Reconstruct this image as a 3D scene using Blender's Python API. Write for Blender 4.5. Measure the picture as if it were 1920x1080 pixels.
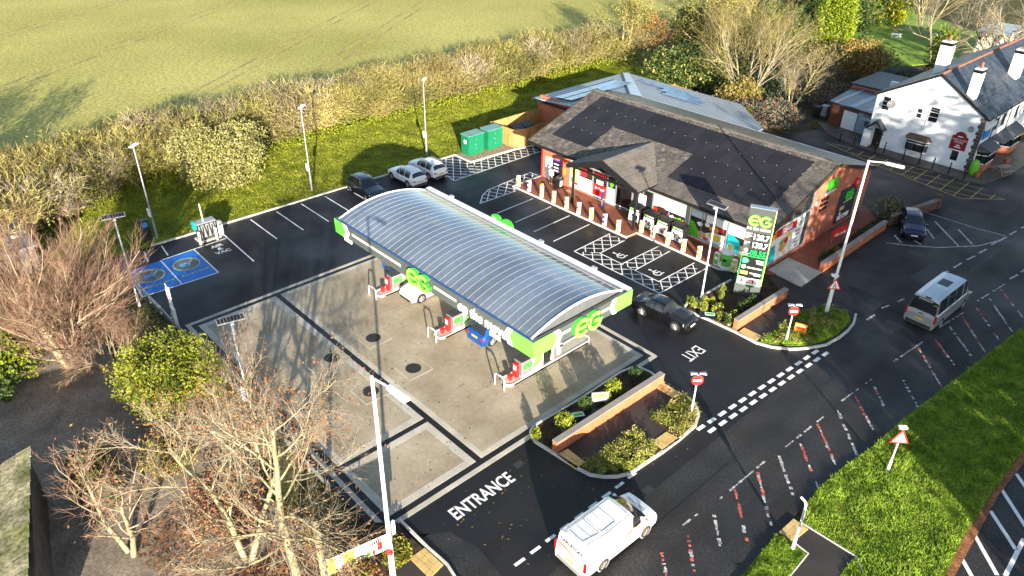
import bpy, bmesh, math, random
from mathutils import Vector, Matrix, noise
R = math.radians
for o in list(bpy.data.objects): bpy.data.objects.remove(o, do_unlink=True)
SC = bpy.context.scene; COL = SC.collection
# ------------------------------------------------------------------ camera
cam = bpy.data.cameras.new('camera'); cam.sensor_width = 36; cam.lens = 26.25; cam.clip_end = 2000; cam.clip_start = .5
camo = bpy.data.objects.new('camera', cam); COL.objects.link(camo)
camo.matrix_world = Matrix(((0.679603, -0.391793, 0.620191, 34.402606), (0.733441, 0.346436, -0.584848, -32.442057), (0.014282, 0.852338, 0.522796, 29.000000), (0, 0, 0, 1)))
SC.camera = camo
# ------------------------------------------------------------------ sky, sun, exposure
EL, SHAZ = 12.8, 148.0          # sun elevation, azimuth the shadows point to
W = bpy.data.worlds.new('World'); SC.world = W; W.use_nodes = True
nt = W.node_tree; nt.nodes.clear()
sky = nt.nodes.new('ShaderNodeTexSky'); sky.sky_type = 'NISHITA'; sky.sun_disc = False
sky.sun_elevation = R(EL); sky.sun_rotation = R(122); sky.air_density = 1.0; sky.dust_density = .6; sky.ozone_density = 1.5
bg = nt.nodes.new('ShaderNodeBackground'); bg.inputs[1].default_value = .09
# broken fair-weather cloud over the whole sky
tc = nt.nodes.new('ShaderNodeTexCoord'); mp = nt.nodes.new('ShaderNodeMapping'); mp.inputs['Scale'].default_value = (1, 1, 2.4); nt.links.new(tc.outputs['Generated'], mp.inputs[0])
cn_ = nt.nodes.new('ShaderNodeTexNoise'); cn_.inputs['Scale'].default_value = 2.6; cn_.inputs['Detail'].default_value = 5; nt.links.new(mp.outputs[0], cn_.inputs['Vector'])
cr = nt.nodes.new('ShaderNodeMapRange'); cr.interpolation_type = 'SMOOTHSTEP'; cr.inputs[1].default_value = .50; cr.inputs[2].default_value = .72; cr.inputs[4].default_value = .75; nt.links.new(cn_.outputs[0], cr.inputs[0])
bw = nt.nodes.new('ShaderNodeRGBToBW'); nt.links.new(sky.outputs[0], bw.inputs[0]); ml = nt.nodes.new('ShaderNodeMath'); ml.operation = 'MULTIPLY'; ml.inputs[1].default_value = 1.9; nt.links.new(bw.outputs[0], ml.inputs[0])
cm = nt.nodes.new('ShaderNodeMix'); cm.data_type = 'RGBA'; nt.links.new(cr.outputs[0], cm.inputs[0]); nt.links.new(sky.outputs[0], cm.inputs[6]); nt.links.new(ml.outputs[0], cm.inputs[7])
ow = nt.nodes.new('ShaderNodeOutputWorld'); nt.links.new(cm.outputs[2], bg.inputs[0]); nt.links.new(bg.outputs[0], ow.inputs[0])
sl = bpy.data.lights.new('sun', 'SUN'); sl.energy = 5.0; sl.angle = R(.5); sl.color = (1, .90, .75)
so = bpy.data.objects.new('sun', sl); COL.objects.link(so)
sd = Vector((math.cos(R(SHAZ))*math.cos(R(EL)), math.sin(R(SHAZ))*math.cos(R(EL)), -math.sin(R(EL))))
so.rotation_euler = sd.to_track_quat('-Z', 'Y').to_euler(); so.location = (60, -60, 60)
SC.view_settings.view_transform = 'Standard'; SC.view_settings.look = 'None'
SC.view_settings.exposure = 1.85; SC.view_settings.gamma = 1
# ------------------------------------------------------------------ materials
MATS = {}
def mat(key, col, rough=.7, met=0, var=.12, sc=1.5, bump=0., bsc=30., spec=.4, col2=None, fine=.1, fsc=25., rv=0., rnd=0., emit=0., brick=None, bands=None, coat=0.):
    if key in MATS: return MATS[key]
    m = bpy.data.materials.new(key); m.use_nodes = True; t = m.node_tree; N = t.nodes; L = t.links
    b = N['Principled BSDF']; b.inputs['Roughness'].default_value = rough; b.inputs['Metallic'].default_value = met
    b.inputs['Specular IOR Level'].default_value = spec; b.inputs['Coat Weight'].default_value = coat
    c1 = tuple(x*(1-var) for x in col); c2 = col2 or tuple(min(1, x*(1+var)) for x in col)
    g = N.new('ShaderNodeNewGeometry'); pos = g.outputs['Position']
    def nz(s, det=4, src=None):
        n = N.new('ShaderNodeTexNoise'); n.inputs['Scale'].default_value = s; n.inputs['Detail'].default_value = det
        L.new(src or pos, n.inputs['Vector']); return n.outputs['Fac']
    def rmp(f, a, bb):
        r = N.new('ShaderNodeMapRange'); r.inputs[1].default_value = .32; r.inputs[2].default_value = .68
        r.inputs[3].default_value = a; r.inputs[4].default_value = bb; L.new(f, r.inputs[0]); return r.outputs[0]
    def mix(f, a, bb, bt='MIX'):
        x = N.new('ShaderNodeMix'); x.data_type = 'RGBA'; x.blend_type = bt
        for i, v in ((6, a), (7, bb)):
            if isinstance(v, tuple): x.inputs[i].default_value = (*v, 1)
            else: L.new(v, x.inputs[i])
        if isinstance(f, float): x.inputs[0].default_value = f
        else: L.new(f, x.inputs[0])
        return x.outputs[2]
    big = nz(sc); col_o = mix(rmp(big, 0, 1), c1, c2)
    if brick:
        sp = N.new('ShaderNodeSeparateXYZ'); L.new(pos, sp.inputs[0]); ad = N.new('ShaderNodeMath'); L.new(sp.outputs[0], ad.inputs[0]); L.new(sp.outputs[1], ad.inputs[1])
        cb = N.new('ShaderNodeCombineXYZ'); L.new(ad.outputs[0], cb.inputs[0]); L.new(sp.outputs[2 if brick[0] == 'wall' else 1], cb.inputs[1])
        if brick[0] != 'wall': L.new(sp.outputs[0], cb.inputs[0])
        bt = N.new('ShaderNodeTexBrick'); L.new(cb.outputs[0], bt.inputs[0]); bt.inputs['Scale'].default_value = 1
        bt.inputs['Brick Width'].default_value = brick[1]; bt.inputs['Row Height'].default_value = brick[2]; bt.inputs['Mortar Size'].default_value = brick[3]
        bt.inputs['Color1'].default_value = (.85, .85, .85, 1); bt.inputs['Color2'].default_value = (1.12, 1.1, 1.1, 1); bt.inputs['Mortar'].default_value = (*brick[4], 1)
        col_o = mix(1., col_o, bt.outputs[0], 'MULTIPLY')
    if fine:
        col_o = mix(1., col_o, mix(rmp(nz(fsc, 2), 0, 1), (1-fine,)*3, (1+fine,)*3), 'MULTIPLY')
    if bands:   # (direction angle, period, colour)
        mp = N.new('ShaderNodeMapping'); mp.inputs['Rotation'].default_value = (0, 0, -R(bands[0])); L.new(pos, mp.inputs[0])
        wv = N.new('ShaderNodeTexWave'); wv.bands_direction = 'Y'; wv.inputs['Scale'].default_value = 6.283/bands[1]/20; wv.inputs['Distortion'].default_value = 1.2
        L.new(mp.outputs[0], wv.inputs[0]); col_o = mix(wv.outputs['Fac'], mix(1., col_o, bands[2], 'MULTIPLY'), col_o)
    if rnd:
        oi = N.new('ShaderNodeObjectInfo'); col_o = mix(1., col_o, mix(oi.outputs['Random'], (1-rnd,)*3, (1+rnd,)*3), 'MULTIPLY')
    L.new(col_o, b.inputs['Base Color'])
    if rv:
        L.new(rmp(nz(sc*.6), rough-rv, rough+rv), b.inputs['Roughness'])
    if bump:
        bp = N.new('ShaderNodeBump'); bp.inputs['Strength'].default_value = bump; bp.inputs['Distance'].default_value = .05
        L.new(nz(bsc, 3), bp.inputs['Height']); L.new(bp.outputs[0], b.inputs['Normal'])
    if emit:
        L.new(col_o, b.inputs['Emission Color']); b.inputs['Emission Strength'].default_value = emit
    MATS[key] = m; return m
def leafmat(key, col, col2, rnd=.12, trans=.25):
    m = mat(key, col, .6, var=.25, sc=1.3, col2=col2, fine=.3, fsc=9, rnd=rnd, spec=.25); return m
asph = mat('new_asphalt', (.0088, .0088, .0105), .56, var=.3, sc=.35, fine=.35, fsc=18, bump=.2, bsc=60, rv=.2, spec=.38)
roadm = mat('worn_asphalt', (.024, .0232, .023), .66, var=.35, sc=.3, fine=.6, fsc=10, bump=.35, bsc=35, rv=.18, bands=(90, 1.75, (.74, .74, .76)))
pathm = mat('path_asphalt', (.032, .027, .025), .75, var=.25, sc=.6, fine=.3, fsc=22)
conc = mat('concrete', (.30, .245, .165), .8, var=.14, sc=.4, fine=.09, fsc=4, bump=.06, bsc=30, col2=(.385, .33, .24))
conc2 = mat('concrete_edge', (.42, .385, .32), .8, var=.15, sc=.8, fine=.12, fsc=12)
kerbm = mat('kerb_concrete', (.55, .52, .46), .8, var=.15, sc=1.2, fine=.15, fsc=15)
paint = mat('white_paint', (.75, .74, .71), .6, var=.06, sc=2, fine=.12, fsc=20)
worn = mat('worn_white_paint', (.36, .35, .34), .7, var=.5, sc=3, fine=.6, fsc=9)
redp = mat('worn_red_paint', (.38, .095, .075), .7, var=.45, sc=2, fine=.5, fsc=9)
yelp = mat('yellow_paint', (.50, .36, .10), .7, var=.25, sc=2, fine=.3, fsc=12)
bluep = mat('blue_bay_paint', (.005, .13, .46), .5, var=.25, sc=.8, fine=.12)
lawnm = mat('lawn', (.11, .14, .010), .9, var=.35, sc=.5, col2=(.20, .22, .018), fine=.45, fsc=6, bump=.8, bsc=9, spec=.1)
vergem = mat('verge_turf', (.075, .12, .010), .9, var=.3, sc=.8, col2=(.19, .25, .022), fine=.5, fsc=7, bump=.9, bsc=10, spec=.1)
fieldm = mat('crop_field', (.315, .30, .085), .95, var=.12, sc=.035, col2=(.40, .37, .125), fine=.30, fsc=2.6, bump=.15, bsc=3, spec=.05)
soil = mat('bare_soil', (.055, .036, .024), .95, var=.4, sc=1.5, fine=.5, fsc=12, bump=.8, bsc=14, spec=.1)
rough_grass = mat('rough_ground', (.06, .075, .02), .95, var=.4, sc=.5, col2=(.10, .085, .035), fine=.5, fsc=5, bump=.8, bsc=8, spec=.1)
drive = mat('drive', (.20, .165, .125), .9, var=.3, sc=.7, fine=.3, fsc=7, bump=.3, bsc=20)
redpave = mat('red_paving', (.20, .060, .032), .75, var=.2, sc=.8, fine=.25, fsc=14)
tact = mat('tactile_paving', (.52, .36, .14), .75, var=.14, sc=2, fine=.2, fsc=16, rnd=.08)
brickm = mat('red_brick', (.42, .135, .075), .8, var=.15, sc=1.5, fine=.2, fsc=18, brick=('wall', .225, .075, .008, (.8, .95, 1.05)))
brickw = mat('orange_brick', (.46, .15, .065), .8, var=.12, sc=1.5, fine=.2, fsc=18, brick=('wall', .225, .075, .008, (.8, .9, .95)))
coping = mat('coping', (.24, .21, .20), .75, var=.12)
white = mat('white_metal', (.72, .72, .72), .4, var=.03, fine=.03)
galv = mat('galvanised_steel', (.42, .43, .44), .45, met=.6, var=.1, fine=.06)
offw = mat('off_white_render', (.70, .72, .73), .85, var=.06, sc=.9, fine=.06, fsc=5, bump=.05, bsc=20)
black = mat('black_metal', (.012, .012, .013), .45, var=.1)
rubber = mat('black_rubber', (.012, .012, .012), .85)
chrome = mat('chrome', (.6, .6, .62), .2, met=1, var=.02)
grey = mat('fascia_grey', (.075, .088, .083), .5, var=.05, fine=.04)
dgrey = mat('anthracite', (.04, .043, .046), .5, var=.08)
glass = mat('window_glass', (.018, .022, .026), .06, var=.3, sc=.8, spec=.8)
lime = mat('lime_panel', (.15, .58, .07), .45, var=.03, fine=.02)
limed = mat('logo_green', (.03, .38, .02), .4, var=.03, fine=.02, emit=.06)
limeface = mat('logo_lime_face', (.22, .66, .08), .4, var=.03, fine=.02, emit=.06)
whitelit = mat('white_sign_face', (.85, .85, .83), .45, var=.02, fine=.02)
redm = mat('red_plastic', (.55, .02, .02), .4, var=.1)
greenbox = mat('green_cabinet', (.006, .15, .07), .45, var=.08, fine=.05)
wood = mat('fence_timber', (.40, .22, .07), .8, var=.2, sc=2, fine=.25, fsc=14, rnd=.15)
tile = mat('roof_tile', (.095, .083, .073), .8, var=.18, sc=.7, fine=.25, fsc=7, rnd=.16)
tile2 = mat('roof_tile_field', (.085, .075, .066), .8, var=.25, sc=1.7, fine=.35, fsc=4)
pvblack = mat('black_solar_panel', (.017, .0155, .018), .5, var=.2, sc=.5, fine=.1, spec=.25, rnd=.2)
pvsky = mat('sky_tinted_solar_panel', (.06, .15, .30), .18, var=.15, spec=.9, rnd=.1)  # light blue of the reflected sky is put into the base colour
metalroof = mat('metal_roof', (.40, .44, .47), .45, met=.2, var=.08, sc=.4, fine=.06)
slate = mat('blue_slate', (.035, .045, .062), .5, var=.4, sc=1.2, fine=.35, fsc=5, brick=('flat', .3, .24, .02, (.55, .55, .55)), rv=.12)
ridge = mat('ridge_tile', (.24, .085, .045), .8, var=.3, sc=2)
bark = mat('pale_bark', (.21, .185, .105), .85, var=.3, sc=2, fine=.35, fsc=9, col2=(.33, .30, .17))
twigred = mat('red_twigs', (.20, .115, .075), .85, var=.3, sc=1.2, fine=.25, col2=(.30, .19, .125))
twigpale = mat('pale_twigs', (.36, .31, .21), .85, var=.25, sc=1, fine=.25, col2=(.25, .20, .14))
twigstraw = mat('straw_twigs', (.21, .165, .05), .85, var=.3, sc=.35, fine=.35, fsc=3, col2=(.33, .275, .10), rnd=.25)
twigolive = mat('olive_twigs', (.14, .13, .032), .85, var=.3, sc=.35, fine=.35, fsc=3, col2=(.25, .225, .06), rnd=.25)
twiggrey = mat('grey_twigs', (.20, .155, .10), .85, var=.3, sc=.35, fine=.35, fsc=3, col2=(.30, .25, .16), rnd=.25)
leafolive = leafmat('olive_leaves', (.16, .15, .035), (.27, .25, .06))
leafpale = leafmat('pale_leaves', (.24, .225, .07), (.36, .34, .13))
leafgreen = leafmat('green_leaves', (.10, .145, .008), (.25, .28, .016))
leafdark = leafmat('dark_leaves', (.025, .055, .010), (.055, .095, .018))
leafcon = leafmat('conifer_leaves', (.13, .19, .008), (.26, .33, .02))
leaforange = leafmat('orange_leaves', (.22, .115, .03), (.32, .19, .055))
leafbrown = leafmat('brown_leaves', (.15, .065, .028), (.27, .13, .055))
leafgrey = leafmat('grey_leaves', (.09, .10, .075), (.14, .15, .11))
# ------------------------------------------------------------------ helpers
def link(o, parent=None):
    COL.objects.link(o)
    if parent: o.parent = parent
    return o
def tag(o, label=None, cat=None, group=None, kind=None):
    if label: o['label'] = label
    if cat: o['category'] = cat
    if group: o['group'] = group
    if kind: o['kind'] = kind
    return o
def thing(name, label, cat, loc=(0, 0, 0), rz=0., group=None):
    o = bpy.data.objects.new(name, None); o.empty_display_size = .3; link(o); o.location = loc; o.rotation_euler = (0, 0, rz)
    return tag(o, label, cat, group)
def wmat(o):
    m = o.matrix_basis.copy()
    while o.parent: o = o.parent; m = o.matrix_basis @ m
    return m
class MB:
    def __init__(s): s.v = []; s.f = []
    def add(s, vs, fs):
        n = len(s.v); s.v.extend(tuple(p) for p in vs); s.f.extend(tuple(n+i for i in f) for f in fs); return s
    def hexa(s, p): return s.add(p, [(3, 2, 1, 0), (4, 5, 6, 7), (0, 1, 5, 4), (1, 2, 6, 5), (2, 3, 7, 6), (3, 0, 4, 7)])
    def box(s, x0, x1, y0, y1, z0, z1):
        if x0 > x1: x0, x1 = x1, x0
        if y0 > y1: y0, y1 = y1, y0
        return s.hexa([(x0, y0, z0), (x1, y0, z0), (x1, y1, z0), (x0, y1, z0), (x0, y0, z1), (x1, y0, z1), (x1, y1, z1), (x0, y1, z1)])
    def cbox(s, c, sz, rz=0., b=0):
        x, y, z = (k/2 for k in sz); cs, sn = math.cos(rz), math.sin(rz)
        return s.hexa([(c[0]+px*cs-py*sn, c[1]+px*sn+py*cs, c[2]+pz) for pz in (-z, z) for px, py in ((-x, -y), (x, -y), (x, y), (-x, y))])
    def prism(s, poly, z0, z1):
        a = sum(poly[i][0]*poly[(i+1) % len(poly)][1]-poly[(i+1) % len(poly)][0]*poly[i][1] for i in range(len(poly)))
        if a < 0: poly = poly[::-1]
        n = len(poly); vs = [(p[0], p[1], z0) for p in poly]+[(p[0], p[1], z1) for p in poly]
        return s.add(vs, [tuple(range(n-1, -1, -1)), tuple(range(n, 2*n))]+[(i, (i+1) % n, n+(i+1) % n, n+i) for i in range(n)])
    def sheet(s, poly, z): 
        a = sum(poly[i][0]*poly[(i+1) % len(poly)][1]-poly[(i+1) % len(poly)][0]*poly[i][1] for i in range(len(poly)))
        if a < 0: poly = poly[::-1]
        return s.add([(p[0], p[1], z) for p in poly], [tuple(range(len(poly)))])
    def face(s, *p): return s.add(p, [tuple(range(len(p)))])
    def slab(s, pts, n, t):   # polygon pts (3d) thickened by t along -n
        k = len(pts); n = Vector(n); a = [Vector(p) for p in pts]; b = [p-n*t for p in a]
        return s.add(a+b, [tuple(range(k)), tuple(range(2*k-1, k-1, -1))]+[((i+1) % k, i, k+i, k+(i+1) % k) for i in range(k)])
    def tube(s, p0, p1, r0, r1=None, n=8, cap=True):
        p0 = Vector(p0); p1 = Vector(p1); r1 = r0 if r1 is None else r1; d = (p1-p0)
        if d.length < 1e-6: return s
        d.normalize(); u = d.cross(Vector((0, 0, 1)) if abs(d.z) < .9 else Vector((1, 0, 0))).normalized(); w = d.cross(u)
        vs = []
        for p, r in ((p0, r0), (p1, r1)):
            for i in range(n):
                a = 6.28318*i/n; vs.append(p+u*(r*math.cos(a))+w*(r*math.sin(a)))
        fs = [(i, (i+1) % n, n+(i+1) % n, n+i) for i in range(n)]
        if cap: fs += [tuple(range(n-1, -1, -1)), tuple(range(n, 2*n))]
        return s.add(vs, fs)
    def path(s, pts, r, n=6):
        for a, b in zip(pts, pts[1:]): s.tube(a, b, r, r, n)
        return s
    def lathe(s, prof, c=(0, 0, 0), n=16):
        vs = []; k = len(prof)
        for i in range(n):
            a = 6.28318*i/n
            for r, z in prof: vs.append((c[0]+r*math.cos(a), c[1]+r*math.sin(a), c[2]+z))
        fs = [(i*k+j, ((i+1) % n)*k+j, ((i+1) % n)*k+j+1, i*k+j+1) for i in range(n) for j in range(k-1)]
        fs += [tuple(i*k for i in range(n-1, -1, -1)), tuple(i*k+k-1 for i in range(n))]
        return s.add(vs, fs)
    def strip(s, pts, w, z0, z1, closed=False):   # a low ribbon along a 2d path, w to the left
        n = len(pts); P = [Vector(p[:2]) for p in pts]; O = []
        for i in range(n):
            a = P[i-1] if (i or closed) else P[i]; b = P[(i+1) % n] if (i < n-1 or closed) else P[i]
            d1 = (P[i]-a).normalized() if (P[i]-a).length else (b-P[i]).normalized(); d2 = (b-P[i]).normalized() if (b-P[i]).length else d1
            t = (d1+d2).normalized(); nn = Vector((-t.y, t.x)); c = max(.5, nn.dot(Vector((-d1.y, d1.x)))); O.append(P[i]+nn*(w/c))
        m = n if closed else n-1
        for i in range(m):
            j = (i+1) % n
            q = [P[i], P[j], O[j], O[i]]
            if w < 0: q = q[::-1]
            s.hexa([(p.x, p.y, z0) for p in q]+[(p.x, p.y, z1) for p in q])
        return s
    def build(s, name, m, parent=None, w=False, smooth=False):
        me = bpy.data.meshes.new(name); vs = s.v
        if w and parent is not None:
            im = wmat(parent).inverted(); vs = [im @ Vector(p) for p in vs]
        me.from_pydata([tuple(p) for p in vs], [], s.f); me.materials.append(m)
        if smooth: me.polygons.foreach_set('use_smooth', [True]*len(me.polygons))
        me.update(); o = bpy.data.objects.new(name, me); return link(o, parent)
def struct(name, mb, m, label=None, kind='structure', smooth=False):
    o = mb.build(name, m, smooth=smooth); o['kind'] = kind
    if label: o['label'] = label
    return o
def copy_tree(o, parent=None):
    c = o.copy(); COL.objects.link(c); c.parent = parent
    for ch in list(o.children): copy_tree(ch, c)
    return c
def inset(poly, d): pass
def text(name, body, m, parent, o, u, v, size=1., depth=.01, align='CENTER', w=True, bold=0., sx=1., fit=None):
    """flat lettering as a mesh: o = baseline point, u = reading direction, v = up direction"""
    cu = bpy.data.curves.new(name, 'FONT'); cu.body = body; cu.size = size; cu.extrude = depth/2; cu.align_x = align; cu.offset = bold; cu.resolution_u = 3
    ob = bpy.data.objects.new(name, cu); COL.objects.link(ob)
    me = bpy.data.meshes.new_from_object(ob); bpy.data.objects.remove(ob); bpy.data.curves.remove(cu)
    me.materials.clear(); me.materials.append(m); me.name = name
    if fit:
        xs = [q.co.x for q in me.vertices]; ys = [q.co.y for q in me.vertices]; kx = fit[0]/(max(xs)-min(xs)); ky = fit[1]/(max(ys)-min(ys)); x0 = min(xs); y0 = min(ys)
        for q in me.vertices: q.co.x = (q.co.x-x0)*kx; q.co.y = (q.co.y-y0)*ky
    u = Vector(u).normalized(); v = Vector(v).normalized(); n = u.cross(v); o = Vector(o)
    mm = Matrix(((u.x*sx, v.x, n.x, o.x), (u.y*sx, v.y, n.y, o.y), (u.z*sx, v.z, n.z, o.z), (0, 0, 0, 1)))
    if w and parent is not None: mm = wmat(parent).inverted() @ mm
    me.transform(mm); q = bpy.data.objects.new(name, me); return link(q, parent)
def arcband(mb, o, u, v, r0, r1, a0, a1, d, n=22):
    """ring segment standing on plane (o; u, v), thickness d along u x v"""
    u = Vector(u).normalized(); v = Vector(v).normalized(); nn = u.cross(v); o = Vector(o); vs = []
    for i in range(n+1):
        a = R(a0+(a1-a0)*i/n); c = u*math.cos(a)+v*math.sin(a)
        vs += [o+c*r0, o+c*r1, o+c*r1+nn*d, o+c*r0+nn*d]
    fs = []
    for i in range(n):
        for k in range(4): fs.append((i*4+k, (i+1)*4+k, (i+1)*4+(k+1) % 4, i*4+(k+1) % 4))
    fs += [(0, 1, 2, 3), (n*4+3, n*4+2, n*4+1, n*4)]
    mb.add(vs, fs)
def obox(mb, o, u, v, a0, a1, b0, b1, d0, d1):
    u = Vector(u).normalized(); v = Vector(v).normalized(); n = u.cross(v); o = Vector(o)
    mb.hexa([o+u*a+v*b+n*d for d in (d0, d1) for a, b in ((a0, b0), (a1, b0), (a1, b1), (a0, b1))])
def eglogo(parent, o, u, v, h, d=.12, m1=None, m2=None, name='logo'):
    """the round lower-case e and upper-case G, overlapping rings; h = letter height"""
    r = h/2; u = Vector(u).normalized(); v = Vector(v).normalized(); n = u.cross(v); o = Vector(o)
    for nm, dd, mm, off in (('letter_back', d, m1 or limed, 0), ('letter_face', .02, m2 or limeface, d)):
        for k, c in ((0, o-u*r*.86), (1, o+u*r*.86)):
            mb = MB(); g = .02 if off else 0; c = c+n*off
            r0 = r*.56+g*r; r1 = r-g*r
            if k == 0:
                arcband(mb, c, u, v, r0, r1, 0, 318, dd); obox(mb, c, u, v, -r0*.98, r0*1.0, -r*.17, r*.17, 0, dd*.999)
            else:
                arcband(mb, c, u, v, r0, r1, 42, 360, dd); obox(mb, c, u, v, -r*.05, r0*1.0, -r*.17, r*.17, 0, dd*.999)
            mb.build(nm, mm, parent, w=True)
# ================================================================== the ground
def sheet(name, poly, z, m, label=None): return struct(name, MB().sheet(poly, z), m, label)
sheet('ground', [(-500, -400), (500, -400), (500, 500), (-500, 500)], -.10, rough_grass)
field = sheet('field', [(-480, -300), (-45.5, -300), (-45.5, 52), (-42, 70), (-60, 120), (-120, 260), (-480, 480)], -.05, fieldm, 'young green crop field with tyre tracks beyond the hedge')
lawn = struct('lawn', MB().prism([(-40, -34), (-24.0, -34), (-23.95, -16.8), (-23.86, -11.2), (-23.42, 13.56), (-20.8, 13.56), (-20.45, 19.5), (-19.6, 23), (-19.6, 48), (-30, 64), (-40, 62)], -.08, .075), lawnm, 'mown green lawn between the car park kerb and the hedge')
fore = sheet('forecourt_asphalt', [(-24, -21.2), (-12, -20.6), (12.5, -20.3), (14.6, -17.6), (16.2, -17.2), (19.45, -17.6), (19.45, 19.4), (14.2, 19.4), (14.2, 33), (-20, 33), (-20, 13.4), (-24, 13.4)], 0, asph, 'new black asphalt of the filling station car park')
road = sheet('road', [(14.0, -120), (27.2, -120), (27.2, -30), (25.5, -8), (25.3, -3), (25.5, 1), (26, 7), (26.6, 12.6), (27.6, 23.3), (29.5, 45), (34, 90), (23, 130), (17.5, 90), (16, 60), (15.2, 50.5), (-2, 51.5), (-6, 40), (-2, 32.5), (14, 32.5), (14, 12)], -.006, roadm, 'worn grey road with patchy hatched markings')
farroad = sheet('far_road', [(31.7, -60), (60, -60), (60, 60), (40, 60), (34, 30), (31.6, 9.5), (31.5, 5), (31.9, -2.2)], -.02, roadm, 'second carriageway beyond the grass verge')
def pl(parent, name, p, q, w, z=.006, m=paint):
    p = Vector((*p[:2], 0)); q = Vector((*q[:2], 0)); d = (q-p).normalized(); n = Vector((-d.y, d.x, 0))*w/2
    mb = MB(); mb.add([(*(a)[:2], z) for a in (p-n, q-n, q+n, p+n)], [(0, 1, 2, 3)]); return mb.build(name, m, parent, w=True)
def clip(p, q, poly):
    a = sum(poly[i][0]*poly[(i+1) % len(poly)][1]-poly[(i+1) % len(poly)][0]*poly[i][1] for i in range(len(poly)))
    if a < 0: poly = poly[::-1]
    t0, t1 = 0., 1.; dx, dy = q[0]-p[0], q[1]-p[1]
    for i in range(len(poly)):
        ax, ay = poly[i]; bx, by = poly[(i+1) % len(poly)]; nx, ny = -(by-ay), bx-ax
        num = (p[0]-ax)*nx+(p[1]-ay)*ny; den = dx*nx+dy*ny
        if abs(den) < 1e-9:
            if num < 0: return None
        else:
            t = -num/den
            if den > 0: t0 = max(t0, t)
            else: t1 = min(t1, t)
    if t1-t0 < 1e-3: return None
    return (p[0]+dx*t0, p[1]+dy*t0), (p[0]+dx*t1, p[1]+dy*t1)
def hatch(parent, poly, angs, gap, w, m=paint, z=.0075):
    cx = sum(p[0] for p in poly)/len(poly); cy = sum(p[1] for p in poly)/len(poly)
    for k, ang in enumerate(angs):
        dx, dy = math.cos(R(ang)), math.sin(R(ang))
        for i in range(-60, 60):
            ox, oy = cx-dy*i*gap, cy+dx*i*gap
            c = clip((ox-dx*40, oy-dy*40), (ox+dx*40, oy+dy*40), poly)
            if c and math.dist(*c) > .25: pl(parent, 'hatch_line', *c, w, z+.0015*k, m)
    return
def outline(parent, poly, w, m=paint, z=.006, closed=True):
    n = len(poly)
    for i in range(n if closed else n-1): pl(parent, 'bay_line', poly[i], poly[(i+1) % n], w, z+.0004*(i % 2), m)
# ---- back row of bays
for i in range(7):
    y = -9.24+2.433*i
    pl(fore, 'bay_line', (-23.25, y), (-18.5, y-.02), .11)
pl(fore, 'bay_line', (-22.30, -12.18), (-16.31, -12.40), .11)
pl(fore, 'bay_line', (-21.18, -17.58), (-21.33, -12.33), .11, .008)
for a, b in (((-23.50, -16.77), (-21.59, -17.00)), ((-23.44, -18.18), (-21.57, -18.54))): pl(fore, 'bay_line', a, b, .11)
A0, A1, A2 = (-21.22, -15.08), (-21.15, -17.74), (-21.09, -20.23); B0, B1, B2 = (-16.43, -15.19), (-16.56, -17.93), (-16.70, -20.77)
for q in ([A0, A1, B1, B0], [A1, A2, B2, B1]):
    b = MB().sheet(q, .004).build('painted_charging_bay', bluep, fore)
    c = Vector((sum(p[0] for p in q)/4, sum(p[1] for p in q)/4, .009)); c.x -= .45
    yl = mat('bay_lime_paint', (.42, .50, .12), .6); dk = mat('bay_badge_grey', (.10, .11, .12), .6)
    mb = MB(); arcband(mb, c, (0, 1, 0), (-1, 0, 0), 0, .92, 0, 360, .002, 32); mb.build('badge_disc', dk, b, w=True)
    mb = MB(); arcband(mb, c+Vector((0, 0, .002)), (0, 1, 0), (-1, 0, 0), .92, 1.0, 0, 360, .002, 32); mb.build('badge_ring', yl, b, w=True)
    text('badge_lettering', 'ev', mat('bay_pale_blue', (.10, .35, .62), .6), b, (c.x+.22, c.y-.1, .014), (0, 1, 0), (-1, 0, 0), 1.0, .002, bold=.03)
    pl(b, 'badge_tick', (c.x-.1, c.y+.30), (c.x-.5, c.y+.66), .12, .016, yl)
    text('bay_lettering', 'CCS up to 80 kW', yl, b, (c.x+1.75, c.y+.05, .010), (0, 1, 0), (-1, 0, 0), .36, .002, bold=.004, sx=.8)
for p, q in ((A0, B0), (A1, B1), (A2, B2), (B0, B1), (B1, B2)): pl(fore, 'bay_line', p, q, .1, .009)
for s, d in (('AIR', 0), ('&', .62), ('VAC', 1.24)):
    p = (-19.84, -13.42); text('ground_lettering', s, paint, fore, (p[0]-.55+d, p[1]-.05, .006), (0, 1, 0), (-1, 0, 0), .62, .002, bold=.02)
# ---- hatched corner by the cabinets, drop-off hatch by the shop corner
h1 = [(-22.80, 13.08), (-20.36, 13.04), (-19.26, 21.99), (-18.32, 21.06), (-18.25, 9.29), (-21.10, 9.85)]
outline(fore, [h1[3], h1[4], h1[5]], .11, closed=False)
hatch(fore, [(-23.1, 9.2), (-18.5, 9.2), (-18.5, 13.3), (-23.1, 13.2)], (38, -38+180), .72, .09)
hatch(fore, [(-20.5, 13.4), (-18.35, 9.6), (-18.3, 21), (-19.7, 21.5)], (38, 142), .72, .09)
hp = [(-12.68, 7.78), (-13.92, 9.18), (-14.50, 10.35), (-14.91, 16.27), (-13.65, 16.40), (-13.61, 13.66), (-12.71, 12.05)]
outline(fore, hp[:5], .1, closed=False); pl(fore, 'bay_line', hp[0], (-12.61, 12.16), .1)
hatch(fore, [hp[0], hp[1], hp[2], hp[3], hp[4], hp[6]], (25, -48), .75, .08)
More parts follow.
